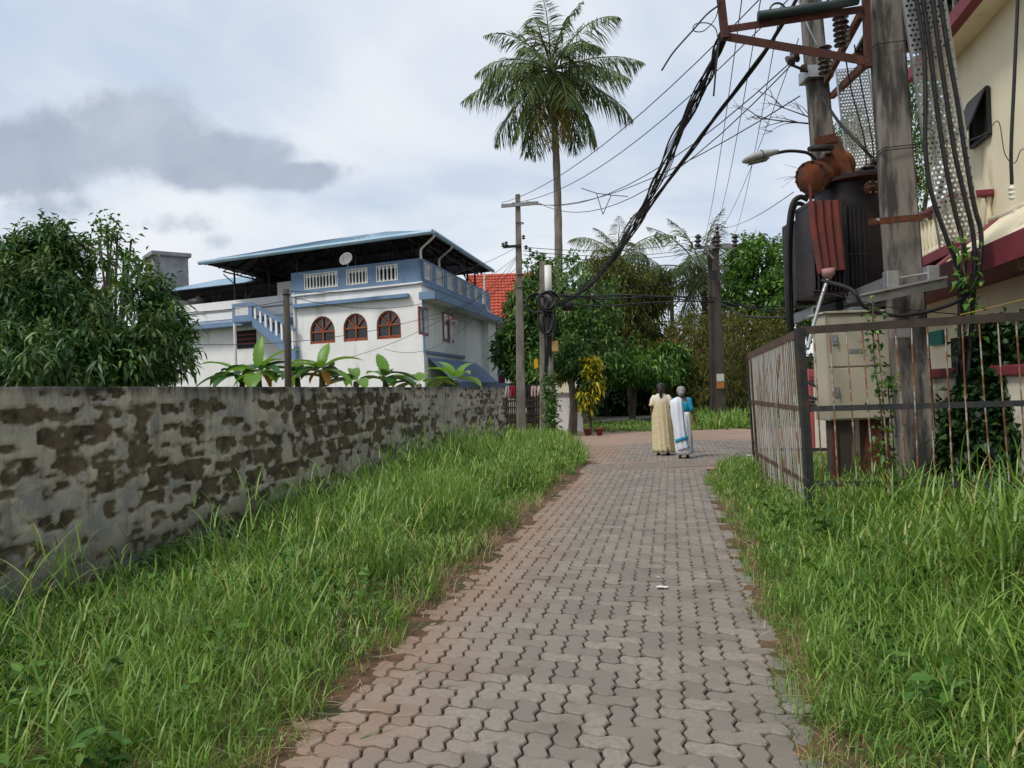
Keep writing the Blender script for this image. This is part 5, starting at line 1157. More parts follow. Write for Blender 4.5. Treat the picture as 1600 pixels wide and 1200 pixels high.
# ---- palms
def palm(name, label, base, top, r0, nf, flen, dry=(), seed=1, el0=(-.9, 1.35)):
    rg = np.random.default_rng(seed); base, top = Vector(base), Vector(top); o = thing(name, label, 'palm', (base.x, base.y, 0))
    m = MB(); n = 26; pts = []; rs = []
    for k in range(n + 1):
        f = k / n; p = base.lerp(top, f) + Vector((.25 * math.sin(f * 3.1), 0, 0)) * (1 if r0 > .12 else .5); pts.append(p); rs.append(r0 * (1.35 - .35 * min(f * 5, 1) - .28 * f) * (1.04 if k % 2 else .97))
    m.tube(pts, rs, 10); m.build('trunk', MBARKP, o, True)
    m = MB(); m.tube([top - Vector((0, 0, .7)), top - Vector((0, 0, .2)), top + Vector((0, 0, .5))], [r0 * .75, r0 * 1.3, r0 * .7], 10); m.build('crownshaft', M('fibre', (.13, .085, .04), (.07, .05, .03), 9, .95), o, True)
    for i in range(nf):
        az = i * 2.39996 + rg.uniform(-.25, .25); el = el0[1] + (el0[0] - el0[1]) * ((i + .5) / nf) ** .85 + rg.uniform(-.1, .1); Lf = flen * rg.uniform(.85, 1.1) * (1 if el < 1.0 else .9)
        ns = 14; p = np.array(top) + np.array([0, 0, .2]); e = el; path = [p.copy()]; hd = np.array([math.cos(az), math.sin(az), 0])
        for k in range(ns):
            d = hd * math.cos(e) + np.array([0, 0, math.sin(e)]); p = p + (d + np.array([-hd[1], hd[0], 0]) * rg.normal(0, .07)) * Lf / ns; path.append(p.copy()); e -= (.045 + .10 * (k / ns)) * (.62 if el > 1.0 else 1.1 if el > .2 else .55)
        path = np.array(path); mb = MB(); mb.tube([Vector(q) for q in path], [.045 * (1 - .85 * k / ns) + .004 for k in range(ns + 1)], 5)
        fr = mb.build('frond', M_RACHIS, o, True)
        nl = 78; f = np.linspace(.16, .995, nl); ii = f * ns; a0 = np.minimum(ii.astype(int), ns - 1); w = (ii - a0)[:, None]; B = path[a0] * (1 - w) + path[a0 + 1] * w; T = nrm(path[a0 + 1] - path[a0])
        Sd = nrm(np.cross(T, np.array([0, 0, 1.0]))); Bs = np.concatenate([B, B]); Ts = np.concatenate([T, T]); Ss = np.concatenate([Sd, -Sd]); ff = np.concatenate([f, f])
        ll = Lf * .29 * np.sin(np.clip((ff * 1.02), 0, 1) * math.pi * .86 + .28) * rg.uniform(.85, 1.1, 2 * nl); sag = rg.uniform(.25, .55)
        D = nrm(Ts * .5 + Ss * .75 + np.array([0, 0, -sag * .6]) + rg.normal(size=(2 * nl, 3)) * .13)
        keep = rg.random(2 * nl) > .12
        geo = leaves(Bs[keep], D[keep], ll[keep], .046 * flen / 4, droop=.62 if el < .9 else .3, fold=.05, six=True)
        leaf_obj('leaflets', geo, LM_PALMY if i in dry else LM_PALM, fr)
    m = MB()
    for k in range(9):
        a = k * 2.4; c = top + Vector((.34 * math.cos(a), .34 * math.sin(a), -.35 - .18 * (k % 3))); m = MB(); m.lathe([(.02, -.15), (.1, -.1), (.13, 0), (.1, .1), (.03, .15)], c, 8); m.build('coconut', MNUT, o, True)
M_RACHIS = M('palm_rachis', (.13, .13, .05), (.09, .085, .04), 6, .6); MNUT = M('coconut_husk', (.16, .11, .035), (.10, .08, .03), 5, .6)
palm('coconut_palm', 'tall coconut palm rising high over the street', at(866, 640, 36).xy.to_3d(), at(862, 116, 36), .22, 32, 4.3, dry=(24, 28, 31), seed=5, el0=(-1.15, 1.42))
palm('coconut_palm', 'far coconut palm half hidden behind the olive tree', gz(965, 46), at(968, 412, 46), .17, 20, 3.7, dry=(), seed=8, el0=(-.8, 1.5))
palm('coconut_palm', 'short coconut palm just left of the twin pole', gz(1090, 43), at(1098, 432, 43), .22, 22, 4.3, dry=(19,), seed=13, el0=(-.75, 1.5))
# ---- bananas
def banana(label, u, v, Y, lv, seed, h=1.2):
    rg = random.Random(seed); p = at(u, v, Y); base = Vector((p.x, p.y, 0)); o = thing('banana_plant', label, 'banana plant', base, 'banana plants behind the wall'); hd = p
    MB().tube([base, base.lerp(hd, .6), hd], [.14, .11, .06], 8).build('stem', M_RACHIS, o, True)
    lv = list(lv) + [(rg.uniform(0, 6.28), rg.uniform(.2, .9), rg.uniform(.9, 1.4), .36, rg.choice((B1, B2))) for _ in range(6)]
    for (az, el, L, W, mt) in lv:
        L *= .82; W *= .85
        n = 16; d = Vector((math.cos(az), math.sin(az), 0)); side = Vector((-d.y, d.x, 0)); q = Vector(hd); e = el; vs = []; fs = []
        for k in range(n + 1):
            f = k / n; w = W * (math.sin(min(1, f * 1.05) * math.pi) ** .55 if f > .14 else .02) * (1 if f < .97 else .5)
            if f > .98: w = .02
            up = Vector((0, 0, 1)) * math.cos(e) - d * math.sin(e); rip = 1 + (.16 if k % 2 else -.06) * rg.uniform(.2, 1)
            vs += [q + side * (w / 2 * rip) + up * w * .16, q, q - side * (w / 2 * rip) + up * w * .16]
            q = q + (d * math.cos(e) + Vector((0, 0, math.sin(e)))) * L / n; e -= rg.uniform(.04, .10) * (1 if el < 1.2 else .45)
        for k in range(n): a = 3 * k; fs += [(a, a + 1, a + 4, a + 3), (a + 1, a + 2, a + 5, a + 4)]
        MB().add(vs, fs).build('leaf', mt, o, True)
B1, B2, B3 = LM_BANANA, LM_BANANAD, LM_BANY
banana('dark-leaved banana plant by the mango tree under the outside stair', 378, 588, 19, [(math.pi * .95, .75, 1.5, .36, B1), (2.6, .35, 1.6, .4, B2), (3.6, .25, 1.5, .4, B2), (4.2, .1, 1.2, .4, B2), (.6, .5, 1.2, .4, B2), (5.2, .2, 1.0, .42, B1)], 1)
banana('tall upright banana plant just left of the bare brown post', 404, 582, 18.6, [(1.5, 1.5, 1.2, .32, B1), (.35, 1.05, 1.5, .34, B1), (4.7, -.2, .9, .5, B1), (2.8, .5, 1.3, .4, B2), (.1, .35, 1.5, .42, B1), (5.6, .1, 1.0, .4, B1), (3.5, -.1, .9, .4, B1), (5.9, -.3, .7, .24, B3)], 2)
banana('banana plant with yellowing lower leaves below the middle arched window', 503, 578, 18.2, [(1.2, 1.35, .9, .36, B1), (3.0, .75, 1.0, .42, B1), (.1, .75, 1.3, .4, B1), (3.4, .05, 1.2, .4, B1), (5.9, .0, 1.2, .38, B1), (3.9, -.3, .6, .22, B3), (5.3, -.3, .7, .24, B3), (2.4, .3, 1.2, .36, B2)], 3)
banana('small banana plant with few leaves below the right arched window', 602, 592, 19, [(2.1, 1.2, 1.0, .36, B1), (2.5, .7, .9, .36, B1), (.2, .35, .9, .34, B1), (3.2, .2, 1.0, .36, B1), (.6, .15, 1.3, .34, B1)], 4)
banana('banana plant with two upright pale leaves by the blue sheet awning', 712, 594, 20, [(2.3, 1.0, 1.3, .32, B1), (.9, .95, 1.2, .3, B1), (3.0, .35, 1.1, .34, B1), (0, .15, 1.0, .34, B1), (2.9, .05, 1.4, .36, B1)], 5)
banana('leafy low banana plant squeezed right of the bare brown post', 465, 590, 18.8, [(2.0, .95, 1.1, .36, B1), (1.0, .85, 1.0, .36, B1), (.2, .35, 1.0, .36, B1), (3.0, .3, 1.0, .36, B2)], 6)
banana('banana plant with drooping leaves between the two arched-window plants', 556, 596, 18.6, [(1.9, .9, 1.0, .34, B1), (.3, .5, 1.0, .34, B1), (3.0, .4, 1.0, .36, B2)], 7)
banana('banana plant half sunk behind the wall near the blue awning', 655, 600, 19.4, [(2.2, .8, 1.0, .34, B1), (.5, .5, 1.1, .34, B1), (3.1, .2, 1.0, .36, B1)], 8)
# ---- croton, small tree, white wall, pots, creepers
def croton():
    Y = 25.3; o = thing('croton_plant', 'bright yellow croton shrub by the white wall', 'shrub', gz(922, Y)); g, C = crown_geo([blob(923, 572, 9, 18, Y), blob(926, 598, 12, 18, Y), blob(918, 622, 11, 18, Y)], 240, 8, .24, .09, droop=.4, cr=.06, down=.3); leaf_obj('crown', g, LM_YELLOW, o)
    g, C = crown_geo([blob(921, 600, 12, 44, Y + .1)], 200, 6, .24, .09, droop=.4, cr=.1); leaf_obj('inner_leaves', g, LM_DARK, o)
    m = MB(); m.tube([Vector(gz(921, Y)), at(921, 600, Y)], .04, 6); m.build('stem', MBARK, o)
croton()
MPOT = M('terracotta', (.20, .05, .035), (.15, .045, .03), 6, .8)
for (u, Y, lab) in ((915, 25.0, 'terracotta pot at the foot of the yellow croton beside the wall'), (934, 24.8, 'terracotta pot standing clear on the right of the yellow croton')):
    p = Vector(gz(u, Y)); o = thing('flower_pot', lab, 'pot', p, 'terracotta pots'); m = MB(); m.lathe([(.08, 0), (.12, .19), (.14, .2), (.14, .24), (.12, .24), (.115, .2)], p, 16); m.build('pot_body', MPOT, o, True); m = MB(); m.lathe([(.112, .2), (.02, .215)], p, 12); m.build('pot_soil', MSOIL, o)
def white_wall():
    Y = 27; o = thing('garden_wall', 'white garden wall with grey coping beside the small swollen-trunk tree', 'wall', gz(890, Y)); x0, x1 = at(862, 600, Y).x, at(909, 600, Y).x; z = at(885, 618, Y).z
    MB().box((x0, Y, 0), (x1, Y + .2, z)).build('wall_body', MWHITE, o); MB().box((x0 - .04, Y - .04, z), (x1 + .04, Y + .24, z + .10)).build('coping', MGREYST, o)
    MB().box((x1 - 1.1, Y + .6, 0), (x1, Y + .8, z + .75)).build('inner_wall', MCREAM, o)
white_wall()
o_ = tree('small_tree', 'small tree with swollen grey trunk before the white garden wall', 'tree', [blob(890, 566, 34, 22, 25.8), blob(868, 575, 22, 20, 25.8), blob(912, 572, 24, 22, 25.8), blob(892, 545, 24, 16, 26)], gz(891, 25.8), 420, 11, .2, .07, LM_MID, .15, MBARKP, nb=4, fork=.75, cr=.1)
def climber(name, label, path, n, spread, L, W, mat, parent=None, stem=.008):
    pts = np.array([tuple(p) for p in spline(path, 12)]); o = thing(name, label, 'creeper', tuple(pts[0]))
    MB().tube([Vector(p) for p in pts], stem, 5).build('stem', MBARK, o)
    k = rng.integers(0, len(pts), n); B = pts[k] + rng.normal(size=(n, 3)) * spread; D = nrm(rand_dir(n) + np.array([0, -.6, -.1])); leaf_obj('foliage', leaves(B, D, L * rng.uniform(.6, 1.25, n), W * rng.uniform(.7, 1.2, n), .2), mat, o)
climber('creeper', 'green creeper sheathing the foot of the coiled telecom pole', [at(862, 688, 24.6), at(861, 640, 24.6), at(859, 590, 24.7)], 1000, .13, .13, .09, LM_MID)
climber('creeper', 'thin leafy vine climbing the cage bars before the beige cabinet', [at(1372, 760, 8.15), at(1378, 660, 8.1), at(1366, 560, 8.1), at(1364, 470, 8.15), at(1362, 400, 8.2)][:4], 150, .05, .075, .05, LM_BRIGHT)
climber('creeper', 'second thin vine on the cage bars right of the first', [at(1392, 770, 8.1), at(1396, 690, 8.1), at(1388, 610, 8.1), at(1392, 590, 8.1)], 90, .05, .07, .05, LM_BRIGHT)
climber('creeper', 'leafy vine twisting up the black cables at the tray foot', [at(1508, 520, 8.75), at(1516, 460, 8.72), at(1506, 420, 8.72), at(1500, 360, 8.74), at(1485, 330, 8.78)][:4], 90, .07, .10, .07, LM_BRIGHT)
tree('ivy_thicket', 'dark ivy thicket smothering the compound wall inside the cage', 'shrub', [blob(1560, 600, 45, 80, 8.9, .35), blob(1530, 660, 40, 70, 8.9, .35), blob(1590, 690, 60, 70, 8.6, .4), blob(1550, 540, 35, 35, 9.2, .3), blob(1620, 600, 50, 90, 8.6, .4), blob(1510, 700, 35, 60, 8.9, .35), blob(1575, 640, 50, 90, 8.8, .35), blob(1600, 545, 50, 40, 8.9, .3)], gz(1560, 9), 1700, 11, .12, .085, LM_DARK, .03, nb=4, cr=.07, fork=.3)
# far wood that closes the view, one mass
def treeline():
    bl = []
    for k in range(22): u = 830 + k * 24; Y = random.uniform(62, 80); bl.append(blob(u, 585 + random.uniform(-12, 12), 32, random.uniform(30, 48), Y))
    for k in range(8): u = -250 + k * 60; bl.append(blob(u, 560, 60, 45, 60))
    g, C = crown_geo(bl, 3800, 7, .75, .45, cr=.3); o = leaf_obj('treeline', g, LM_DARK, None); tag(o, 'distant dark belt of trees behind the street', 'trees', kind='stuff')
treeline()
# ------------------------------------------------------------------ grass
def blades(B, h, w, az, lean, bend, seg=4):
    n = len(B); h = h[:, None]; d = np.stack([np.cos(az), np.sin(az), 0 * az], -1); sd = np.stack([-np.sin(az), np.cos(az), 0 * az], -1)
    p = B.copy(); V = []
    for k in range(seg + 1):
        t = k / seg; ww = (w * (1 - t ** 1.6) * (.75 + .5 * t) )[:, None]
        if k < seg: V += [p - sd * ww / 2, p + sd * ww / 2]
        else: V += [p]
        th = (lean + bend * t ** 1.2)[:, None]; p = p + (d * np.sin(th) + np.array([0, 0, 1.0]) * np.cos(th)) * h / seg
    m = 2 * seg + 1; V = np.stack(V, 1).reshape(-1, 3); i = np.arange(n)[:, None] * m
    Q = np.concatenate([i + [2 * k, 2 * k + 1, 2 * k + 3, 2 * k + 2] for k in range(seg - 1)], 0); T = i + [2 * seg - 2, 2 * seg - 1, 2 * seg]
    return V, Q, T
G_COLS = [(0, (.030, .075, .012)), (.25, (.070, .155, .022)), (.55, (.140, .270, .040)), (.80, (.235, .370, .070)), (.90, (.33, .40, .11)), (1, (.44, .35, .18))]
MGRASS = leafmat('grass_blade', G_COLS, .36, .40, .45, pos=(.75, (.20, .34, .06)), gain=1.28)
MSTRAW = leafmat('dry_straw', [(0, (.30, .22, .11)), (.6, (.42, .33, .19)), (1, (.55, .46, .30))], .15, .8, .2)
def tuft_sample(n, s0, s1, t0, t1, power, clump=14, spread=.06):
    k = max(1, n // clump); s = rng.uniform(s0, s1, k); t = t0 + (t1 - t0) * rng.random(k) ** power
    i = rng.integers(0, k, n); return s[i] + rng.normal(size=n) * spread, t[i] + rng.normal(size=n) * spread, i
def patch(name, label, n, s0, s1, t0, t1, hf, side, power=1.4, w=(.006, .0145), seg=5, mat=None, keep=None, droop=1.0, clump=14, spread=.06):
    s, t, _ = tuft_sample(n, s0, s1, t0, t1, power, clump, spread)
    if keep is not None: k = keep(s, t); s, t = s[k], t[k]
    n = len(s); z = verge_z(s, t, side) if side else np.zeros(n); B = lane_np(s, t, z - .01)
    h = hf(s, t) * rng.uniform(.55, 1.25, n); az = rng.uniform(0, 6.283, n); lean = np.abs(rng.normal(0, .42, n)); bend = np.abs(rng.normal(.95, .65, n)) * droop
    ww = rng.uniform(w[0], w[1], n) * np.clip(.75 + h * .8, .7, 1.6) * np.clip(.8 + t * .05, .8, 2.2)
    o = finish(name, npmesh(name, *blades(B, h, ww, az, lean, bend, seg)), mat or MGRASS, None, False); tag(o, label, 'grass', kind='stuff'); return o
edgeL = lambda s, t: (-s - HW) + .22 * (fbm(t * 1.7, t * 0 + 3, 3, 7) - .5) * 2
edgeR = lambda s, t: (s - HW) + .20 * (fbm(t * 1.9, t * 0 + 8, 3, 9) - .5) * 2
def hL(s, t):
    e = np.clip(edgeL(s, t), 0, 3); n = np.clip((fbm(s * 1.1, t * 1.1, 3, 3) - .30) / .36, .05, 1.25); return (.11 + .30 * np.clip(e / .7, 0, 1) + .10 * np.clip((e - 1.2) / 1.2, 0, 1)) * (.38 + .72 * n) * np.clip(.80 + .05 * t, .7, 1.1) * (1 - .55 * np.clip((e - 1.5) / .8, 0, 1) * np.clip((8 - t) / 5, 0, 1))
patch('grass', 'tall grass filling the verge between the wall and the lane', 20000, -3.98, -1.1, -1.9, 13.2, hL, -1, 1.35, keep=lambda s, t: (edgeL(s, t) > .05) & (rng.random(len(s)) < np.clip(edgeL(s, t) / .22, .15, 1)))
patch('grass', 'long arching grass stems along the foot of the wall', 2200, -3.6, -1.9, -1.0, 12.5, lambda s, t: .24 + .50 * vnoise(s * 2, t * 1.1, 4) + 0 * s, -1, 1.1, w=(.007, .014), seg=6, droop=1.5)
def culms(name, label, n, s0, s1, t0, t1, hf, side, power, keep, lv=6, L=(.10, .24), w=(.007, .014), clump=6, spread=.08):
    s, t, _ = tuft_sample(n, s0, s1, t0, t1, power, clump, spread); k = keep(s, t); s, t = s[k], t[k]; n = len(s)
    B = lane_np(s, t, (verge_z(s, t, side) if side else np.zeros(n)) - .01); h = hf(s, t) * rng.uniform(.7, 1.35, n); az = rng.uniform(0, 6.283, n); lean = np.abs(rng.normal(.12, .22, n)); tb = rng.uniform(.1, .5, n)
    G = [blades(B, h, np.full(n, .0035) + .002 * rng.random(n), az, lean, tb, 5)]
    for j in range(lv):
        f = np.clip((j + rng.uniform(.3, 1.2, n)) / lv, 0, .97); d = np.stack([np.cos(az), np.sin(az), 0 * az], -1)
        th = lean + tb * f * .45; P = B + (d * np.sin(th)[:, None] + np.array([0, 0, 1.0]) * np.cos(th)[:, None]) * (h * f)[:, None]
        ln = rng.uniform(L[0], L[1], n) * np.clip(.6 + h, .7, 1.4) * (1 - .35 * f ** 3); a2 = az + j * 2.6 + rng.normal(0, .7, n)
        G.append(blades(P, ln, rng.uniform(w[0], w[1], n) * np.clip(.85 + t * .05, .85, 2.0), a2, rng.uniform(.25, .85, n), np.abs(rng.normal(.95, .5, n)), 4))
    V = []; Q = []; T = []; off = 0
    for v, q, tr in G: V.append(v); Q.append(q + off); T.append(tr + off); off += len(v)
    o = finish(name, npmesh(name, np.concatenate(V), np.concatenate(Q), np.concatenate(T)), MGRASS, None, False); tag(o, label, 'grass', kind='stuff'); return o
culms('grass', 'leafy branching grass stems crowding the verge beside the wall', 8000, -3.98, -1.15, -1.9, 13, lambda s, t: hL(s, t) * 1.05, -1, 1.3, lambda s, t: edgeL(s, t) > .08)
culms('grass', 'scattered tall grass stems standing above the verge beside the wall', 300, -3.8, -1.6, -1.2, 11, lambda s, t: .42 + .40 * vnoise(s * 3, t * 2, 41), -1, 1.2, lambda s, t: s < -1.5 + 0 * t, lv=7, L=(.18, .36), w=(.009, .016), clump=5, spread=.06)
def hR(s, t):
    e = np.clip(edgeR(s, t), 0, 6); n = np.clip((fbm(s * 1.1, t * 1.1, 3, 13) - .30) / .36, .1, 1.2); near = np.clip((2.4 - t) / 2.4, 0, 1)
    return (.10 + .22 * np.clip(e / .8, 0, 1) + (.02 + .42 * near) * np.clip((e - .5) / 1.1, 0, 1)) * (.42 + .72 * n)
cageR = lambda s, t: (edgeR(s, t) > -.08) & (rng.random(len(s)) < np.clip(edgeR(s, t) / .12, .3, 1)) & (s < 3.6 + .12 * (t - 2))
patch('grass', 'thick grass along the lane edge in front of the cage', 24000, 1.1, 4.6, -1.6, 10.9, hR, 1, 1.35, keep=cageR)
patch('grass', 'coarse tall grass arching in front of the cage', 5600, 1.7, 3.7, -.7, 3.2, lambda s, t: (.22 + .62 * vnoise(s * 2, t * 1.4, 6) * np.clip((s - 1.45), .25, 1.25)) * np.clip(1.15 - .13 * np.clip(t, 0, 9), .5, 1.1), 1, 1.0, w=(.010, .019), seg=7, droop=1.6, clump=7)
patch('grass', 'short fringe of grass creeping over the paving on the cage side', 11000, 1.04, 1.75, -1.2, 10.9, lambda s, t: .06 + .13 * vnoise(s * 4, t * 2, 16), 1, 1.4, w=(.004, .008), keep=lambda s, t: edgeR(s, t) > -.10)
patch('grass', 'short half-dry fringe of grass along the paving on the wall side', 6500, -1.65, -1.08, -1.2, 12, lambda s, t: .06 + .11 * vnoise(s * 4, t * 2, 18), -1, 1.4, w=(.004, .008), keep=lambda s, t: edgeL(s, t) > .06)
culms('grass', 'leafy branching grass stems crowding the verge before the cage', 9000, 1.2, 4.4, -1.3, 10.8, lambda s, t: hR(s, t) * 1.0, 1, 1.3, lambda s, t: (edgeR(s, t) > .05) & (s < 3.6 + .12 * (t - 2)))
culms('grass', 'tall reed-like grass stems rising in front of the cage bars', 520, 1.9, 3.6, -.4, 3.2, lambda s, t: (.42 + .4 * vnoise(s * 2, t * 2, 26)) * np.clip((s - 1.2), .4, 1.15), 1, 1.0, lambda s, t: s > 1.8 + .0 * t, lv=7, L=(.20, .42), w=(.010, .020))
# ground cover of small round leaves under the grass
def cover(label, n, s0, s1, t0, t1, side, keep, L=.035):
    s, t, _ = tuft_sample(n, s0, s1, t0, t1, 1.6, 20, .09); k = keep(s, t); s, t = s[k], t[k]; n = len(s); z = verge_z(s, t, side) + rng.uniform(.01, .13, n)
    az = rng.uniform(0, 6.283, n); D = nrm(np.stack([np.cos(az), np.sin(az), rng.normal(.15, .3, n)], -1)); o = leaf_obj('ground_cover', leaves(lane_np(s, t, z), D, L * rng.uniform(.6, 1.5, n), L * .62 * rng.uniform(.7, 1.2, n), .1, .1), LM_COVER, None); tag(o, label, 'weeds', kind='stuff')
LM_COVER = leafmat('weed_leaf', [(0, (.03, .085, .014)), (.6, (.065, .155, .022)), (1, (.12, .22, .04))], .35, .5, gain=1.3)
cover('small round weed leaves under the grass beside the wall', 14000, -3.9, -1.3, -1.5, 10, -1, lambda s, t: edgeL(s, t) > .15)
cover('small round weed leaves under the grass before the cage', 24000, 1.25, 4.4, -1.6, 9, 1, lambda s, t: edgeR(s, t) > .12)
# taller broad-leaved weeds scattered through the grass
def broadleaf(label, n, s0, s1, t0, t1, side, keep, hmax):
    s, t, i = tuft_sample(n, s0, s1, t0, t1, 1.3, 16, .035); k = keep(s, t); s, t, i = s[k], t[k], i[k]; n = len(s); hh = (.3 + .7 * ((i * 37) % 11) / 11) * hmax; z = verge_z(s, t, side) + rng.random(n) ** .6 * hh
    az = rng.uniform(0, 6.283, n); D = nrm(np.stack([np.cos(az), np.sin(az), rng.normal(.25, .35, n)], -1)); o = leaf_obj('ground_cover', leaves(lane_np(s, t, z), D, rng.uniform(.045, .11, n), rng.uniform(.025, .05, n), .25, .12, True), LM_COVER, None); tag(o, label, 'weeds', kind='stuff')
broadleaf('broad-leaved weeds scattered through the grass beside the wall', 5000, -3.9, -1.5, -1.2, 9, -1, lambda s, t: edgeL(s, t) > .3, .34)
broadleaf('broad-leaved weeds scattered through the grass before the cage', 6500, 1.5, 4.2, -1.2, 7, 1, lambda s, t: edgeR(s, t) > .25, .32)
patch('dry_grass', 'withered brown grass along the paving on the wall side', 5200, -1.95, -1.12, -1.2, 10, lambda s, t: .10 + .16 * vnoise(s * 3, t * 1.5, 28), -1, 1.3, w=(.003, .007), mat=MSTRAW, droop=1.4, keep=lambda s, t: (edgeL(s, t) > -.03) & (fbm(s * 1.6, t * .9, 3, 33) > .47))
patch('dry_grass', 'withered brown grass along the paving on the cage side', 1500, 1.1, 1.7, -1.2, 7, lambda s, t: .07 + .12 * vnoise(s * 3, t * 1.5, 29), 1, 1.3, w=(.003, .007), mat=MSTRAW, droop=1.4, keep=lambda s, t: (edgeR(s, t) > -.06) & (fbm(s * 1.6, t * .9, 3, 34) > .5))
# dry cut straw lying along both edges
def straw(label, n, sc, side, t0, t1):
    t = t0 + (t1 - t0) * rng.random(n) ** 1.4; s = side * (HW + rng.normal(.03, .11, n)); z = np.maximum(verge_z(s, t, side), 0) + rng.uniform(.002, .03, n); az = rng.uniform(0, 6.283, n)
    o = finish('straw', npmesh('straw', *blades(lane_np(s, t, z), rng.uniform(.05, .22, n), rng.uniform(.003, .007, n), az, rng.uniform(1.25, 1.6, n), rng.normal(.1, .35, n), 4)), MSTRAW, None, False); tag(o, label, 'straw', kind='stuff')
straw('dry straw scattered along the lane edge on the wall side', 700, 1, -1, -1, 9); straw('dry straw scattered along the lane edge on the cage side', 500, 1, 1, -1, 7)
# grass beyond the drain slabs and over the junction
patch('grass', 'grass tongue at the street corner past the end of the wall', 9000, -4.6, -1.2, 12.6, 20, lambda s, t: .30 + .25 * vnoise(s, t, 5), 0, 1.0, w=(.008, .016), keep=lambda s, t: s < -1.25 - .28 * np.abs(t - 13.5) ** .9 + .2 * vnoise(t * 2, s, 3))
patch('grass', 'short lawn strip across the side street before the driveway', 14000, -9, 3.2, 23.3, 30, lambda s, t: .10 + .12 * vnoise(s, t, 7), 0, 1.0, w=(.014, .03))
patch('grass', 'rough tall grass around the foot of the twin pole', 12000, .9, 12, 23.6, 33, lambda s, t: .35 + .35 * vnoise(s, t, 8), 0, 1.0, w=(.014, .03), keep=lambda s, t: s > 1.2 + .0 * t)
patch('grass', 'short grass on the corner beyond the cage gate', 7000, 1.35, 5.5, 10.6, 12.6, lambda s, t: .14 + .14 * vnoise(s, t, 9), 0, 1.0, w=(.006, .012), keep=lambda s, t: s > 1.3 + .35 * np.clip(t - 11.2, 0, 2))
# countable weeds
def weed(label, p, lv, L, W, mat, h):
    o = thing('weed_plant', label, 'weed', p); p = Vector(p); top = p + Vector((.03, 0, h)); MB().tube([p, top], .006, 5).build('stem', M_RACHIS, o)
    for k in range(lv):
        a = k * 2.4; q = p.lerp(top, .35 + .65 * k / lv); B = np.array([tuple(q)]); D = nrm(np.array([[math.cos(a), math.sin(a), .35]])); leaf_obj('leaf', leaves(B, D, L * random.uniform(.8, 1.15), W, .3, .12, True), mat, o)
p = gnd(1300, 870); weed('broad-leaved weed plant at the foot of the cage corner post', (p.x, p.y + .2, .03), 9, .20, .10, LM_BRIGHT, .34)
p = gnd(462, 845); weed('yellow-green weed plant standing out by the wall', (p.x - .35, p.y + 1.4, .03), 12, .20, .06, LM_BANANA, .62)
p = gnd(400, 850); weed('smaller yellow-green weed to the camera side of the brighter one', (p.x - .3, p.y + 1.1, .03), 8, .15, .05, LM_BANANA, .55)
# ------------------------------------------------------------------ two women walking away
MSKIN = M('brown_skin', (.17, .075, .042), (.13, .058, .034), 14, .55)
MHAIRB = M('black_hair', (.012, .010, .011), (.035, .032, .034), 30, .5, st=(1, 1, .15)); MHAIRG = M('grey_hair', (.34, .32, .30), (.20, .185, .175), 40, .6)
def gown_mat():
    m, t, b, o = newmat('cream_print'); b.inputs['Roughness'].default_value = .9
    g = t.nodes.new('ShaderNodeNewGeometry'); sx = t.nodes.new('ShaderNodeSeparateXYZ'); t.links.new(g.outputs['Position'], sx.inputs[0])
    col = mix(t, ramp(t, noise(t, 26, 4, .7), .42, .6), (.62, .55, .39), (.54, .43, .21))
    col = mix(t, ramp(t, sx.outputs[2], 1.12, 1.26), col, (.66, .60, .48)); t.links.new(col, b.inputs['Base Color']); return m
MGOWN = gown_mat(); MSARI = M('white_cotton', (.72, .73, .76), (.66, .66, .69), 6, .9); MTURQ = M('turquoise_cotton', (.022, .30, .46), (.018, .25, .40), 8, .85); MSHOE = M('dark_sandal', (.03, .02, .017), None, 5, .7)
MPALLU = M('white_shawl', (.70, .74, .82), (.64, .68, .76), 5, .9)
def skin_body(name, verts, edges, parent, fr):
    me = bpy.data.meshes.new(name); me.from_pydata([tuple(fr(v[0])) for v in verts], edges and [], []) if False else me.from_pydata([tuple(fr(v[0])) for v in verts], edges, [])
    o = finish(name, me, MSKIN, parent, False); md = o.modifiers.new('skin', 'SKIN'); md.use_smooth_shade = True
    for i, v in enumerate(verts): r = v[1]; me.skin_vertices[0].data[i].radius = r if isinstance(r, tuple) else (r, r)
    me.skin_vertices[0].data[0].use_root = True
    sb = o.modifiers.new('sub', 'SUBSURF'); sb.levels = 1; sb.render_levels = 2; return o
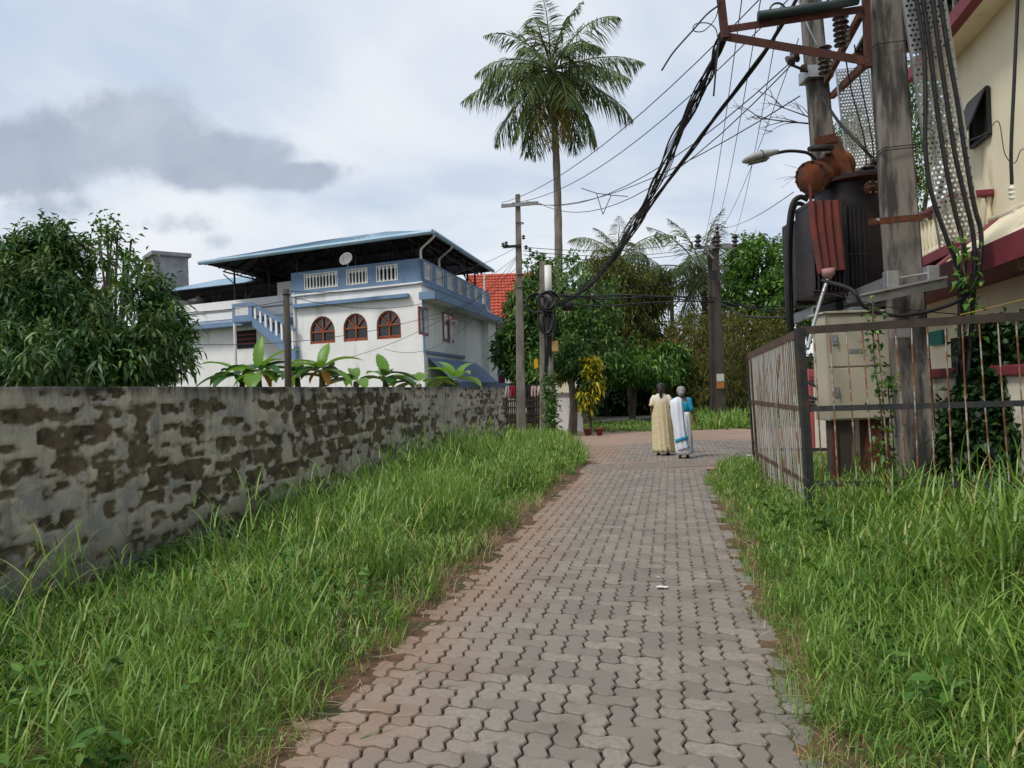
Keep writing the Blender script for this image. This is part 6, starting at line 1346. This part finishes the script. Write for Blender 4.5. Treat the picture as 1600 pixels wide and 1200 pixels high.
def person(label, pos, H_, style):
    yaw = math.atan2(-LD.x, LD.y); R3 = Matrix.Rotation(yaw, 3, 'Z'); k = H_ / 1.6; base = Vector(pos)
    fr = lambda *p: base + R3 @ (Vector(p if len(p) == 3 else p[0]) * k)
    o = thing('person', label, 'person', base)
    V = []; E = []
    def add(p, r, par=None):
        V.append((p, r)); i = len(V) - 1
        if par is not None: E.append((par, i))
        return i
    pel = add((0, 0, .90), (.13, .10)); sp = add((0, .0, 1.05), (.12, .09), pel); ch = add((0, .0, 1.22), (.135, .095), sp); nb = add((0, -.01, 1.335), (.06, .055), ch); nk = add((0, .005, 1.38), .048, nb)
    hb = add((0, .015, 1.44), (.062, .075), nk); hc = add((0, .02, 1.51), (.075, .092), hb); ht = add((0, .015, 1.565), (.06, .07), hc)
    add((0, .125, 1.475), .012, hb); add((.075, .015, 1.475), (.012, .02), hb); add((-.075, .015, 1.475), (.012, .02), hb)
    arms = style['arms']
    for s in (-1, 1):
        sh = add((s * .155, -.005, 1.295), .052, ch); el = add(arms[s][0], .038, sh); wr = add(arms[s][1], .025, el); d = (Vector(arms[s][1]) - Vector(arms[s][0])).normalized()
        pc = Vector(arms[s][1]) + d * .055; pm = add(tuple(pc), (.034, .018), wr); fw = Vector((0, 1, 0))
        for f in range(4):
            off = fw * ((f - 1.5) * .019); l = (.055, .068, .064, .048)[3 - f]; q1 = pc + d * .045 + off; q2 = q1 + d * l * .5 + Vector((-s * .008, 0, 0)); q3 = q2 + d * l * .5 + Vector((-s * .018, 0, 0))
            a = add(tuple(q1), .0085, pm); b_ = add(tuple(q2), .0078, a); add(tuple(q3), .006, b_)
        t1 = add(tuple(pc + fw * .035 + d * .005), .010, pm); t2 = add(tuple(pc + fw * .052 + d * .035), .009, t1); add(tuple(pc + fw * .055 + d * .06), .007, t2)
        hp = add((s * .075, 0, .84), .085, pel); kn, an = style['legs'][s]; kk = add(kn, .055, hp); aa = add(an, .034, kk); add((an[0], an[1] - .045, an[2] - .045), .028, aa); bb = add((an[0] + s * .01, an[1] + .08, an[2] - .05), (.036, .022), aa); add((an[0] + s * .012, an[1] + .15, an[2] - .055), (.034, .014), bb)
    skin_body('body', V, E, o, fr)
    for s in (-1, 1):
        an = style['legs'][s][1]; m = MB(fr); n = 12; vs = [(an[0] + s * .012 + .047 * math.cos(2 * math.pi * j / n) * (1.0 if math.sin(2 * math.pi * j / n) > 0 else .8), an[1] + .045 + .135 * math.sin(2 * math.pi * j / n), z) for z in (an[2] - .092, an[2] - .072) for j in range(n)]
        if style['lift'].get(s): vs = [(x, y, z + style['lift'][s] * (an[1] + .18 - y)) for x, y, z in vs]
        m.add(vs, [tuple(range(n))[::-1], tuple(range(n, 2 * n))] + [(j, (j + 1) % n, n + (j + 1) % n, n + j) for j in range(n)]); m.build('sandal', MSHOE, o)
    def loft(name, rings, mat, folds=0, amp=0, n=48, parent=o, open_top=True, ph=0):
        vs = []
        for (cx, cy, z, rx, ry, a) in rings:
            for j in range(n):
                t = 2 * math.pi * j / n; f = 1 + a * amp * math.sin(folds * t + ph + z * 2) + a * amp * .6 * math.sin((folds * 1.7) * t + 1.3 + z * 3); vs.append((cx + rx * math.cos(t) * f, cy + ry * math.sin(t) * f, z))
        m = MB(fr); m.add(vs, [(i * n + j, i * n + (j + 1) % n, (i + 1) * n + (j + 1) % n, (i + 1) * n + j) for i in range(len(rings) - 1) for j in range(n)]); q = m.build(name, mat, parent, True)
        sd = q.modifiers.new('solid', 'SOLIDIFY'); sd.thickness = .006; return q
    return o, fr, loft
def woman_gown():
    p = gnd(1036, 711); st = dict(arms={-1: ((-.215, -.05, 1.03), (-.20, .03, .83)), 1: ((.215, -.03, 1.03), (.225, .06, .82))}, legs={-1: ((-.08, .03, .48), (-.085, -.05, .095)), 1: ((.085, .0, .48), (.10, -.16, .14))}, lift={1: -.5})
    o, fr, loft = person('woman in a long cream and yellow nightgown with a dark ponytail', (p.x, p.y, 0), 1.60, st)
    g = [(0, 0, 1.365, .075, .068, 0), (0, -.005, 1.345, .105, .08, 0), (0, -.01, 1.32, .155, .095, 0), (0, -.01, 1.28, .185, .11, 0), (0, -.01, 1.2, .188, .13, .1), (0, -.01, 1.1, .19, .14, .3), (0, -.01, .95, .205, .155, .6), (0, -.01, .8, .215, .165, .8), (.005, -.015, .55, .215, .165, 1), (.01, -.02, .3, .22, .175, 1.1), (.015, -.03, .15, .225, .185, 1.2), (.02, -.03, .07, .23, .19, 1.3)]
    loft('nightgown', g, MGOWN, 13, .075)
    for s in (-1, 1):
        e = Vector(st['arms'][s][0]); sh = Vector((s * .15, -.005, 1.30)); m = MB(fr); pts = [sh + Vector((-s * .03, 0, .01)), sh.lerp(e, .25), sh.lerp(e, .62), sh.lerp(e, .8)]; m.tube(pts, [.062, .072, .07, .078], 14, cap=False); q = m.build('sleeve', MGOWN, o, True); sd = q.modifiers.new('solid', 'SOLIDIFY'); sd.thickness = .006
    n = 16; m = MB(fr); vs = []; rr = [(-.005, 1.435, .066, .07), (-.006, 1.47, .083, .092), (-.004, 1.52, .088, .098), (0, 1.57, .075, .083), (.005, 1.598, .04, .045), (.005, 1.604, .004, .004)]
    for (y, z, a, b) in rr:
        for j in range(n): t = 2 * math.pi * j / n; vs.append((a * math.cos(t), y + b * (math.sin(t) if math.sin(t) < 0 else math.sin(t) * (.95 if z > 1.54 else .45)), z))
    m.add(vs, [(i * n + j, i * n + (j + 1) % n, (i + 1) * n + (j + 1) % n, (i + 1) * n + j) for i in range(5) for j in range(n)]); h = m.build('hair', MHAIRB, o, True)
    m = MB(fr); m.tube(spline([(0, -.08, 1.50), (0, -.125, 1.43), (0, -.12, 1.35), (.0, -.125, 1.26)], 5), [.05, .05, .052, .05, .046, .042, .04, .038, .036, .036, .036, .034, .032, .03, .022, .006], 10); m.build('ponytail', MHAIRB, h, True)
def woman_sari():
    p = gnd(1068, 716); st = dict(arms={-1: ((-.20, -.02, 1.04), (-.17, .10, .90)), 1: ((.225, -.03, 1.03), (.285, .02, .81))}, legs={-1: ((-.07, .03, .48), (-.06, -.10, .10)), 1: ((.075, .08, .48), (.085, .06, .095))}, lift={-1: -.25})
    o, fr, loft = person('grey-haired woman in a white sari and turquoise blouse', (p.x, p.y, 0), 1.51, st)
    loft('sari_skirt', [(0, 0, 1.03, .165, .125, .1), (0, 0, .95, .18, .14, .3), (0, -.005, .84, .195, .155, .5), (0, 0, .6, .19, .15, .9), (.01, -.01, .35, .178, .145, 1.1), (.015, -.02, .18, .172, .15, 1.2), (.02, -.02, .09, .175, .155, 1.3)], MSARI, 11, .06)
    loft('blouse', [(0, 0, 1.035, .162, .12, 0), (0, -.004, 1.1, .165, .122, 0), (0, -.004, 1.18, .175, .122, 0), (0, .002, 1.24, .178, .112, 0), (0, .02, 1.285, .165, .085, 0)], MTURQ)
    for s in (-1, 1):
        e = Vector(st['arms'][s][0]); sh = Vector((s * .15, -.005, 1.295)); m = MB(fr); m.tube([sh + Vector((-s * .045, 0, .015)), sh + Vector((s * .01, 0, .005)), sh.lerp(e, .3), sh.lerp(e, .7), sh.lerp(e, .95)], [.055, .066, .064, .056, .053], 14, cap=False); q = m.build('sleeve', MTURQ, o, True); sd = q.modifiers.new('solid', 'SOLIDIFY'); sd.thickness = .005
    # shawl end over the left shoulder, hanging down the back
    path = [(-.095, .13, 1.02), (-.10, .125, 1.2), (-.105, .07, 1.345), (-.11, -.03, 1.365), (-.12, -.125, 1.30), (-.115, -.165, 1.12), (-.10, -.185, .9), (-.08, -.20, .68), (-.06, -.21, .48), (-.04, -.21, .34), (-.02, -.205, .22)]
    W_ = [.10, .11, .12, .13, .145, .15, .145, .135, .13, .135, .14]
    def strip(name, f0, f1, mat, dz=0, par=None, seg=11):
        P = spline(path, 4); n = len(P); vs = []
        for i, q in enumerate(P):
            w = np.interp(i / (n - 1) * 10, range(11), W_)
            for j in range(seg):
                f = f0 + (f1 - f0) * j / (seg - 1); a = (f - .5) * 2; fold = .012 * math.sin(f * 17 + i * .12) * min(1, i / 10); wrap = .055 * abs(a) ** 2 if i > 12 else -.02 * abs(a)
                vs.append((q.x + a * w + .03 * (i / n), q.y + fold + wrap - dz, q.z - .05 * max(0, -a) * (1 if 8 < i < 24 else .3) + (.03 * a if i > 30 else 0)))
        m = MB(fr); m.add(vs, [(i * seg + j, i * seg + j + 1, (i + 1) * seg + j + 1, (i + 1) * seg + j) for i in range(n - 1) for j in range(seg - 1)]); q = m.build(name, mat, par or o, True); sd = q.modifiers.new('solid', 'SOLIDIFY'); sd.thickness = .006; return q, P
    sh, P = strip('sari_end', 0, 1, MPALLU)
    strip('edge_stripe', .86, .91, MTURQ, .008, sh, 3)
    seg = 11; m = MB(fr); vs = []; n = len(P)
    for i in (32, 33, 34):
        q = P[i]; w = np.interp(i / (n - 1) * 10, range(11), W_)
        for j in range(seg): f = j / (seg - 1); a = (f - .5) * 2; vs.append((q.x + a * w * 1.02 + .03 * (i / n), q.y + .012 * math.sin(f * 17 + i * .12) + .055 * abs(a) ** 2 - .012, q.z - .05 * max(0, -a) * .3 + .03 * a))
    m.add(vs, [(i * seg + j, i * seg + j + 1, (i + 1) * seg + j + 1, (i + 1) * seg + j) for i in range(2) for j in range(seg - 1)]); q = m.build('border_band', MTURQ, sh, True); sd = q.modifiers.new('solid', 'SOLIDIFY'); sd.thickness = .006
    m = MB(fr); vs = []
    for i in range(9):
        z = .52 - .05 * i; a0 = -.55 + .25 * math.sin(i * .4)
        for j in range(3): t = a0 + .13 * j; vs.append((.012 + .195 * math.cos(t), -.02 + .17 * math.sin(t), z))
    m.add(vs, [(i * 3 + j, i * 3 + j + 1, (i + 1) * 3 + j + 1, (i + 1) * 3 + j) for i in range(8) for j in range(2)]); q = m.build('hem_stripe', MTURQ, o, True); sd = q.modifiers.new('solid', 'SOLIDIFY'); sd.thickness = .008
    n = 18; vs = []; rr = [(-.01, 1.42, .068, .072), (-.012, 1.455, .09, .105), (-.01, 1.51, .098, .112), (-.005, 1.565, .085, .095), (.0, 1.6, .05, .055), (.0, 1.608, .004, .004)]
    for (y, z, a, b) in rr:
        for j in range(n): t = 2 * math.pi * j / n; vs.append((a * math.cos(t), y + b * (math.sin(t) if math.sin(t) < 0 else math.sin(t) * (.9 if z > 1.55 else .4)), z))
    m = MB(fr); m.add(vs, [(i * n + j, i * n + (j + 1) % n, (i + 1) * n + (j + 1) % n, (i + 1) * n + j) for i in range(5) for j in range(n)]); h = m.build('hair', MHAIRG, o, True)
    m = MB(fr); q_ = Matrix.Rotation(R_(100), 3, 'X'); m.lathe([(.01, -.02), (.05, -.01), (.062, .015), (.05, .04), (.015, .055)], (.0, -.085, 1.45), 14, q_); m.build('hair_bun', MHAIRG, h, True)
woman_gown(); woman_sari()
# ------------------------------------------------------------------ overhead wires
def sagwire(label, p, q, sag, r, group='overhead wires', n=14, name='overhead_wire', mat=None):
    p, q = Vector(p), Vector(q); pts = [p.lerp(q, k / n) - Vector((0, 0, sag * 4 * (k / n) * (1 - k / n))) for k in range(n + 1)]
    m = MB(); m.tube(pts, r, 5); o = m.build(name, mat or MBLACK, None, True); tag(o, label, 'wire', group); return pts
LINE = 'bare line wire rising from the grey street pole to the transformer poles'
for i, (a, b, sg) in enumerate((((784, 317), (1205, -20), .55), ((800, 317), (1255, -25), .75), ((822, 314), (1238, 95), .9), ((840, 316), (1234, 104), 1.1), ((840, 320), (1250, 150), .5))):
    sagwire(('topmost', 'second highest', 'third', 'fourth', 'lowest')[i] + ' ' + LINE, at(*a, 26.85), at(*b, 11.8), sg, .010, 'bare line wires')
# spacer triangle hanging on the line wires
o = thing('wire_spacer', 'thin wire spacer hanging in a triangle between the line wires', 'spacer', at(942, 335, 22))
for a, b in (((908, 294), (932, 302)), ((932, 302), (955, 305)), ((955, 305), (981, 307)), ((932, 302), (942, 335)), ((955, 305), (942, 335))): MB().tube([at(*a, 22), at(*b, 22)], .012, 5).build('spacer_rod', MBLACK, o)
# the heavy drooping bundle
def bundle(name, label, pts, nst, r, spread, cat='cable bundle'):
    o = thing(name, label, cat, pts[-1]); base = spline(pts, 9); n = len(base)
    for k in range(nst):
        ph = random.uniform(0, 6.28); ph2 = random.uniform(0, 6.28); am = random.uniform(.3, 1) * spread
        m = MB(); m.tube([p + Vector((am * math.sin(ph + i * .25 + .3 * math.sin(i * .5 + k)), 0, am * .8 * math.cos(ph2 + i * .21))) * (.7 + 1.3 * i / n) for i, p in enumerate(base)], r * random.uniform(.6, 1.2), 5); m.build('strand', MBLACK, o, True)
bundle('cable_bundle', 'thick drooping bundle of black cables from the rusty bracket to the coiled pole', [at(1131, 54, 9.1), at(1108, 110, 9.8), at(1075, 180, 11), at(1035, 265, 13), at(995, 342, 15.5), at(955, 408, 18.5), at(915, 450, 22), at(872, 475, 24.7)], 15, .013, .075)
bundle('cable_bundle', 'thinner pair of black cables crossing behind the rusty bracket into the bundle', [at(1262, -30, 9.0), at(1200, 72, 9.5), at(1130, 168, 10.5), at(1078, 238, 12), at(1030, 300, 14), at(985, 365, 17), at(930, 440, 22)], 5, .015, .026)
bundle('cable_bundle', 'low sagging black telecom cables crossing from the coiled pole past the twin pole', [at(860, 462, 24.8), at(930, 464, 27), at(1010, 463, 30), at(1118, 470, 33), at(1180, 480, 33), at(1260, 484, 33)], 3, .03, .10)
bundle('cable_bundle', 'slack second run of telecom cables drooping under the first', [at(862, 468, 24.8), at(940, 478, 27), at(1030, 474, 30), at(1120, 472, 33), at(1160, 492, 30), at(1230, 500, 24)], 2, .025, .08)
DROP = 'thin wire slanting down from the bracket towards the twin pole'
for i, (a, Ya, b, Yb) in enumerate((((1163, -30), 9, (1101, 372), 32.8), ((1190, -10), 9.5, (1120, 352), 32.8), ((1248, 60), 11.5, (1121, 366), 32.8), ((1215, 40), 11, (1148, 366), 32.8))): sagwire(DROP + (', leftmost of four', ', second from the left', ', from the far pole clamp', ', ending at the outer insulator')[i], at(*a, Ya), at(*b, Yb), .35, .007, 'wires down to the twin pole')
CROSS = 'fine wire crossing from the grey street pole to the twin pole'
for i, (v0, v1) in enumerate(((386, 372), (392, 384), (398, 390), (440, 432))): sagwire(('highest', 'second highest', 'third highest', 'lowest')[i] + ' ' + CROSS, at(818, v0, 26.9), at(1110, v1, 32.8), .3, .012, 'wires across the street')
HOMEW = 'fine service wire crossing in front of the white house'
for i, (a, b, sg, Yb) in enumerate((((808, 386), (447, 455), .5, 17.5), ((808, 400), (447, 462), .9, 17.5), ((806, 420), (540, 560), .4, 26), ((806, 440), (-60, 500), 1.2, 15), ((447, 470), (-60, 470), .25, 12), ((806, 405), (600, 545), 1.2, 27), ((660, 500), (808, 400), .6, 27))): sagwire(HOMEW + (', taut to the brown post', ', slack to the brown post', ', down to the wall top', ', sweeping low to the mango tree', ', over the mango tree', ', ending below the right arched window', ', to the house corner')[i], at(*a, 26.9 if a[0] > 700 else 17.5 if a[0] < 500 else 31.5), at(*b, Yb), sg, .008, 'service wires to the house')
TWIST = 'wire running to the far right edge over the treetops'
for i, (a, b) in enumerate((((1121, 356), (1240, 300)), ((1150, 366), (1262, 358)))): sagwire(('upper ', 'lower ')[i] + TWIST, at(*a, 32.8), at(*b, 14), .2, .008, 'wires right of the twin pole')
cable('loose_cable', 'cut black cable end dangling left of the rusty bracket', [at(1128, 5, 9.05), at(1105, 22, 9.0), at(1082, 48, 9.0), at(1052, 82, 9.0), at(1034, 110, 9.0)], .011)
cable('loose_cable', 'short cable end hanging straight down below the rusty bracket', [at(1124, 62, 9.05), at(1119, 105, 9.05), at(1115, 150, 9.05)], .011)
cable('loose_cable', 'loose loop of thin cable at the tip of the rusty bracket', [at(1122, 62, 9.0), at(1118, 45, 9.0), at(1105, 36, 9.0), at(1086, 38, 9.0), at(1084, 48, 9.0), at(1100, 48, 9.0), at(1118, 28, 9.0), at(1124, 0, 9.0)], .006)
cable('loose_cable', 'thin black wire sagging from the radiator foot across the near pole', [at(1240, 444, 10), at(1300, 460, 9.2), at(1380, 478, 8.8), at(1440, 486, 8.8), at(1510, 492, 8.9)], .006)
cable('yellow_wire', 'thin yellow wire running to the right above the cage rail', [at(1500, 492, 8.6), at(1550, 480, 8.5), at(1610, 465, 8.4)], .005, mat=M('yellow_sleeve', (.45, .33, .05), None, 5, .6))
# ------------------------------------------------------------------ laundry, woven fence, flag, birds, litter
def laundry():
    Y = 29; o = thing('clothes_line', 'clothes line strung between the grey pole and the white wall', 'clothes line', at(820, 606, Y)); MB().tube([at(786, 603, Y), at(860, 601, Y)], .012, 5).build('rope', MBLACK, o)
    for (u0, u1, v1, c, lab) in ((789, 796, 622, (.45, .35, .40), 'pale pink cloth hanging on the clothes line nearest the wall end'), (797, 805, 623, (.35, .015, .045), 'crimson cloth hanging on the clothes line'), (808, 815, 622, (.62, .55, .55), 'off-white cloth hanging on the clothes line behind the pole'), (820, 828, 634, (.02, .022, .03), 'black cloth hanging on the clothes line'), (829, 838, 620, (.55, .35, .32), 'pink checked cloth on the clothes line'), (839, 847, 619, (.6, .56, .5), 'cream cloth on the clothes line by the coiled pole')):
        n = 7; vs = []
        for j, v in enumerate((603, (603 + v1) / 2, v1)):
            for i in range(n): f = i / (n - 1); p = at(u0 + (u1 - u0) * f, v, Y); vs.append((p.x, p.y + .05 * math.sin(i * 2.1 + j), p.z))
        m = MB(); m.add(vs, [(j * n + i, j * n + i + 1, (j + 1) * n + i + 1, (j + 1) * n + i) for j in range(2) for i in range(n - 1)]); q = m.build('hanging_cloth', M('cloth', c, None, 8, .9), None, True); sd = q.modifiers.new('solid', 'SOLIDIFY'); sd.thickness = .01; tag(q, lab, 'laundry', 'laundry on the line')
laundry()
def woven_fence():
    Y = 28; o = thing('woven_fence', 'dark woven palm-stick fence behind the grey street pole', 'fence', gz(822, Y)); x0, x1 = at(788, 640, Y).x, at(862, 640, Y).x; z = at(825, 618, Y).z; n = 26
    for k in range(n):
        x = x0 + (x1 - x0) * (k + .5) / n; m = MB(); m.tube([(x, Y + random.uniform(-.02, .02), 0), (x + random.gauss(0, .02), Y, z + random.uniform(-.12, .06))], .028, 5); m.build('stick', MBARK2, o)
    for k in range(5): zz = z * (k + .7) / 5.4; MB().bar((x0, Y - .035, zz), (x1, Y - .035, zz + random.gauss(0, .03)), .02, .07).build('weft', MBARK2, o)
woven_fence()
p = at(943, 530, 40); o = thing('flag', 'thin pole with a small red flag among the trees', 'flag', (p.x, p.y, 0)); MB().tube([Vector((p.x, p.y, 0)), at(943, 505, 40)], .03, 5).build('pole', MBARK2, o); MB().add([at(943, 506, 39.95), at(946, 512, 39.95), at(944, 525, 39.9), at(942, 524, 39.95)], [(0, 1, 2, 3)]).build('cloth', M('red_flag', (.45, .03, .02), None, 5, .8), o)
p = at(1036, 545, 58); o = thing('tiled_shed', 'small red-tiled roof peeping between the trees and the bamboo', 'shed', (p.x, p.y, 0)); z0, z1 = at(1036, 549, 58).z, at(1036, 527, 58).z
MB().box((p.x - 1.4, 58.2, 0), (p.x + 1.4, 61, z0)).build('wall', MWHITE, o); MB().add([(p.x - 1.6, 57.8, z0 - .1), (p.x + 1.6, 57.8, z0 - .1), (p.x + 1.6, 59.6, z1), (p.x - 1.6, 59.6, z1), (p.x - 1.6, 61.4, z0 - .1), (p.x + 1.6, 61.4, z0 - .1)], [(0, 1, 2, 3), (3, 2, 5, 4), (0, 3, 4), (1, 5, 2)]).build('roof', MTILE, o)
def bird(label, c, s, tilt):
    o = thing('bird', label, 'bird', c); c = Vector(c); m = MB(); m.tube([c + Vector((-.5 * s, 0, 0)), c + Vector((-.2 * s, 0, .02)), c + Vector((.1 * s, 0, .03 * s)), c + Vector((.4 * s, 0, .05 * s)), c + Vector((.55 * s, 0, .03 * s))], [.03 * s, .10 * s, .13 * s, .08 * s, .01 * s], 8); m.build('body', MBLACK, o, True)
    for k in (-1, 1): MB().add([c + Vector((.25 * s, .05 * k * s, .05 * s)), c + Vector((.15 * s, .6 * k * s, tilt * s)), c + Vector((-.1 * s, 1.1 * k * s, tilt * 1.2 * s)), c + Vector((-.15 * s, .5 * k * s, tilt * .8 * s)), c + Vector((-.2 * s, .05 * k * s, .05 * s))], [(0, 1, 2, 3, 4)]).build('wing', MBLACK, o)
bird('dark bird flying above the concrete tank tower', at(228, 358, 40), .28, .25); bird('dark bird gliding over the mango tree top', at(85, 335, 40), .3, .15)
MPAPER = M('white_litter', (.75, .75, .74), None, 9, .8)
for (u, v, s, lab) in ((1034, 917, .05, 'small scrap of white paper on the near pavers'), (1028, 902, .02, 'tiny white fleck of paper beyond the larger scrap'), (1175, 711, .22, 'white litter lying by the cage gate')):
    c = gnd(u, v, .012); m = MB(); n = 7; vs = [(c.x + s * math.cos(6.283 * j / n) * random.uniform(.6, 1.1), c.y + s * .7 * math.sin(6.283 * j / n) * random.uniform(.6, 1.1), .008 + random.uniform(0, .01)) for j in range(n)]
    m.add(vs + [(c.x, c.y, .02)], [(j, (j + 1) % n, n) for j in range(n)]); o = m.build('paper_scrap', MPAPER); tag(o, lab, 'litter')
# green blades fallen on the paving
for (u, v, az, L, lab) in ((650, 1052, 1.0, .16, 'fallen green grass blade lying on the left of the pavers, pointing away'), (685, 1072, .05, .13, 'fallen green grass blade lying crosswise on the pavers'), (560, 1155, .7, .2, 'fallen green grass blade at the lower left of the pavers')):
    c = gnd(u, v, .006); g = blades(np.array([[c.x, c.y, .004]]), np.array([L]), np.array([.012]), np.array([az]), np.array([1.45]), np.array([.15]), 5); g[0][:, 2] = np.clip(g[0][:, 2], .004, .05); o = finish('grass_blade', npmesh('grass_blade', *g), LM_BRIGHT, None, False); tag(o, lab, 'leaf')
for (u, v, az, L, lab) in ((790, 1160, .5, .2, 'pale dry straw lying across the near pavers'), (640, 1118, .0, .18, 'pale bent straw on the left of the pavers'), (1120, 1010, 2.0, .10, 'pale dry straw on the right of the pavers')):
    c = gnd(u, v, .006); g = blades(np.array([[c.x - L / 2, c.y, .006]]), np.array([L]), np.array([.005]), np.array([az]), np.array([1.5]), np.array([.1]), 5); g[0][:, 2] = np.clip(g[0][:, 2], .005, .04); o = finish('straw_stem', npmesh('straw_stem', *g), MSTRAW, None, False); tag(o, lab, 'straw')
# flat dark patch on the ground by the cage gate
sheet('dark_ground_patch', [gnd(1128, 724).xy, gnd(1150, 708).xy, gnd(1184, 706).xy, gnd(1190, 716).xy, gnd(1160, 724).xy], .0015, MASPH)
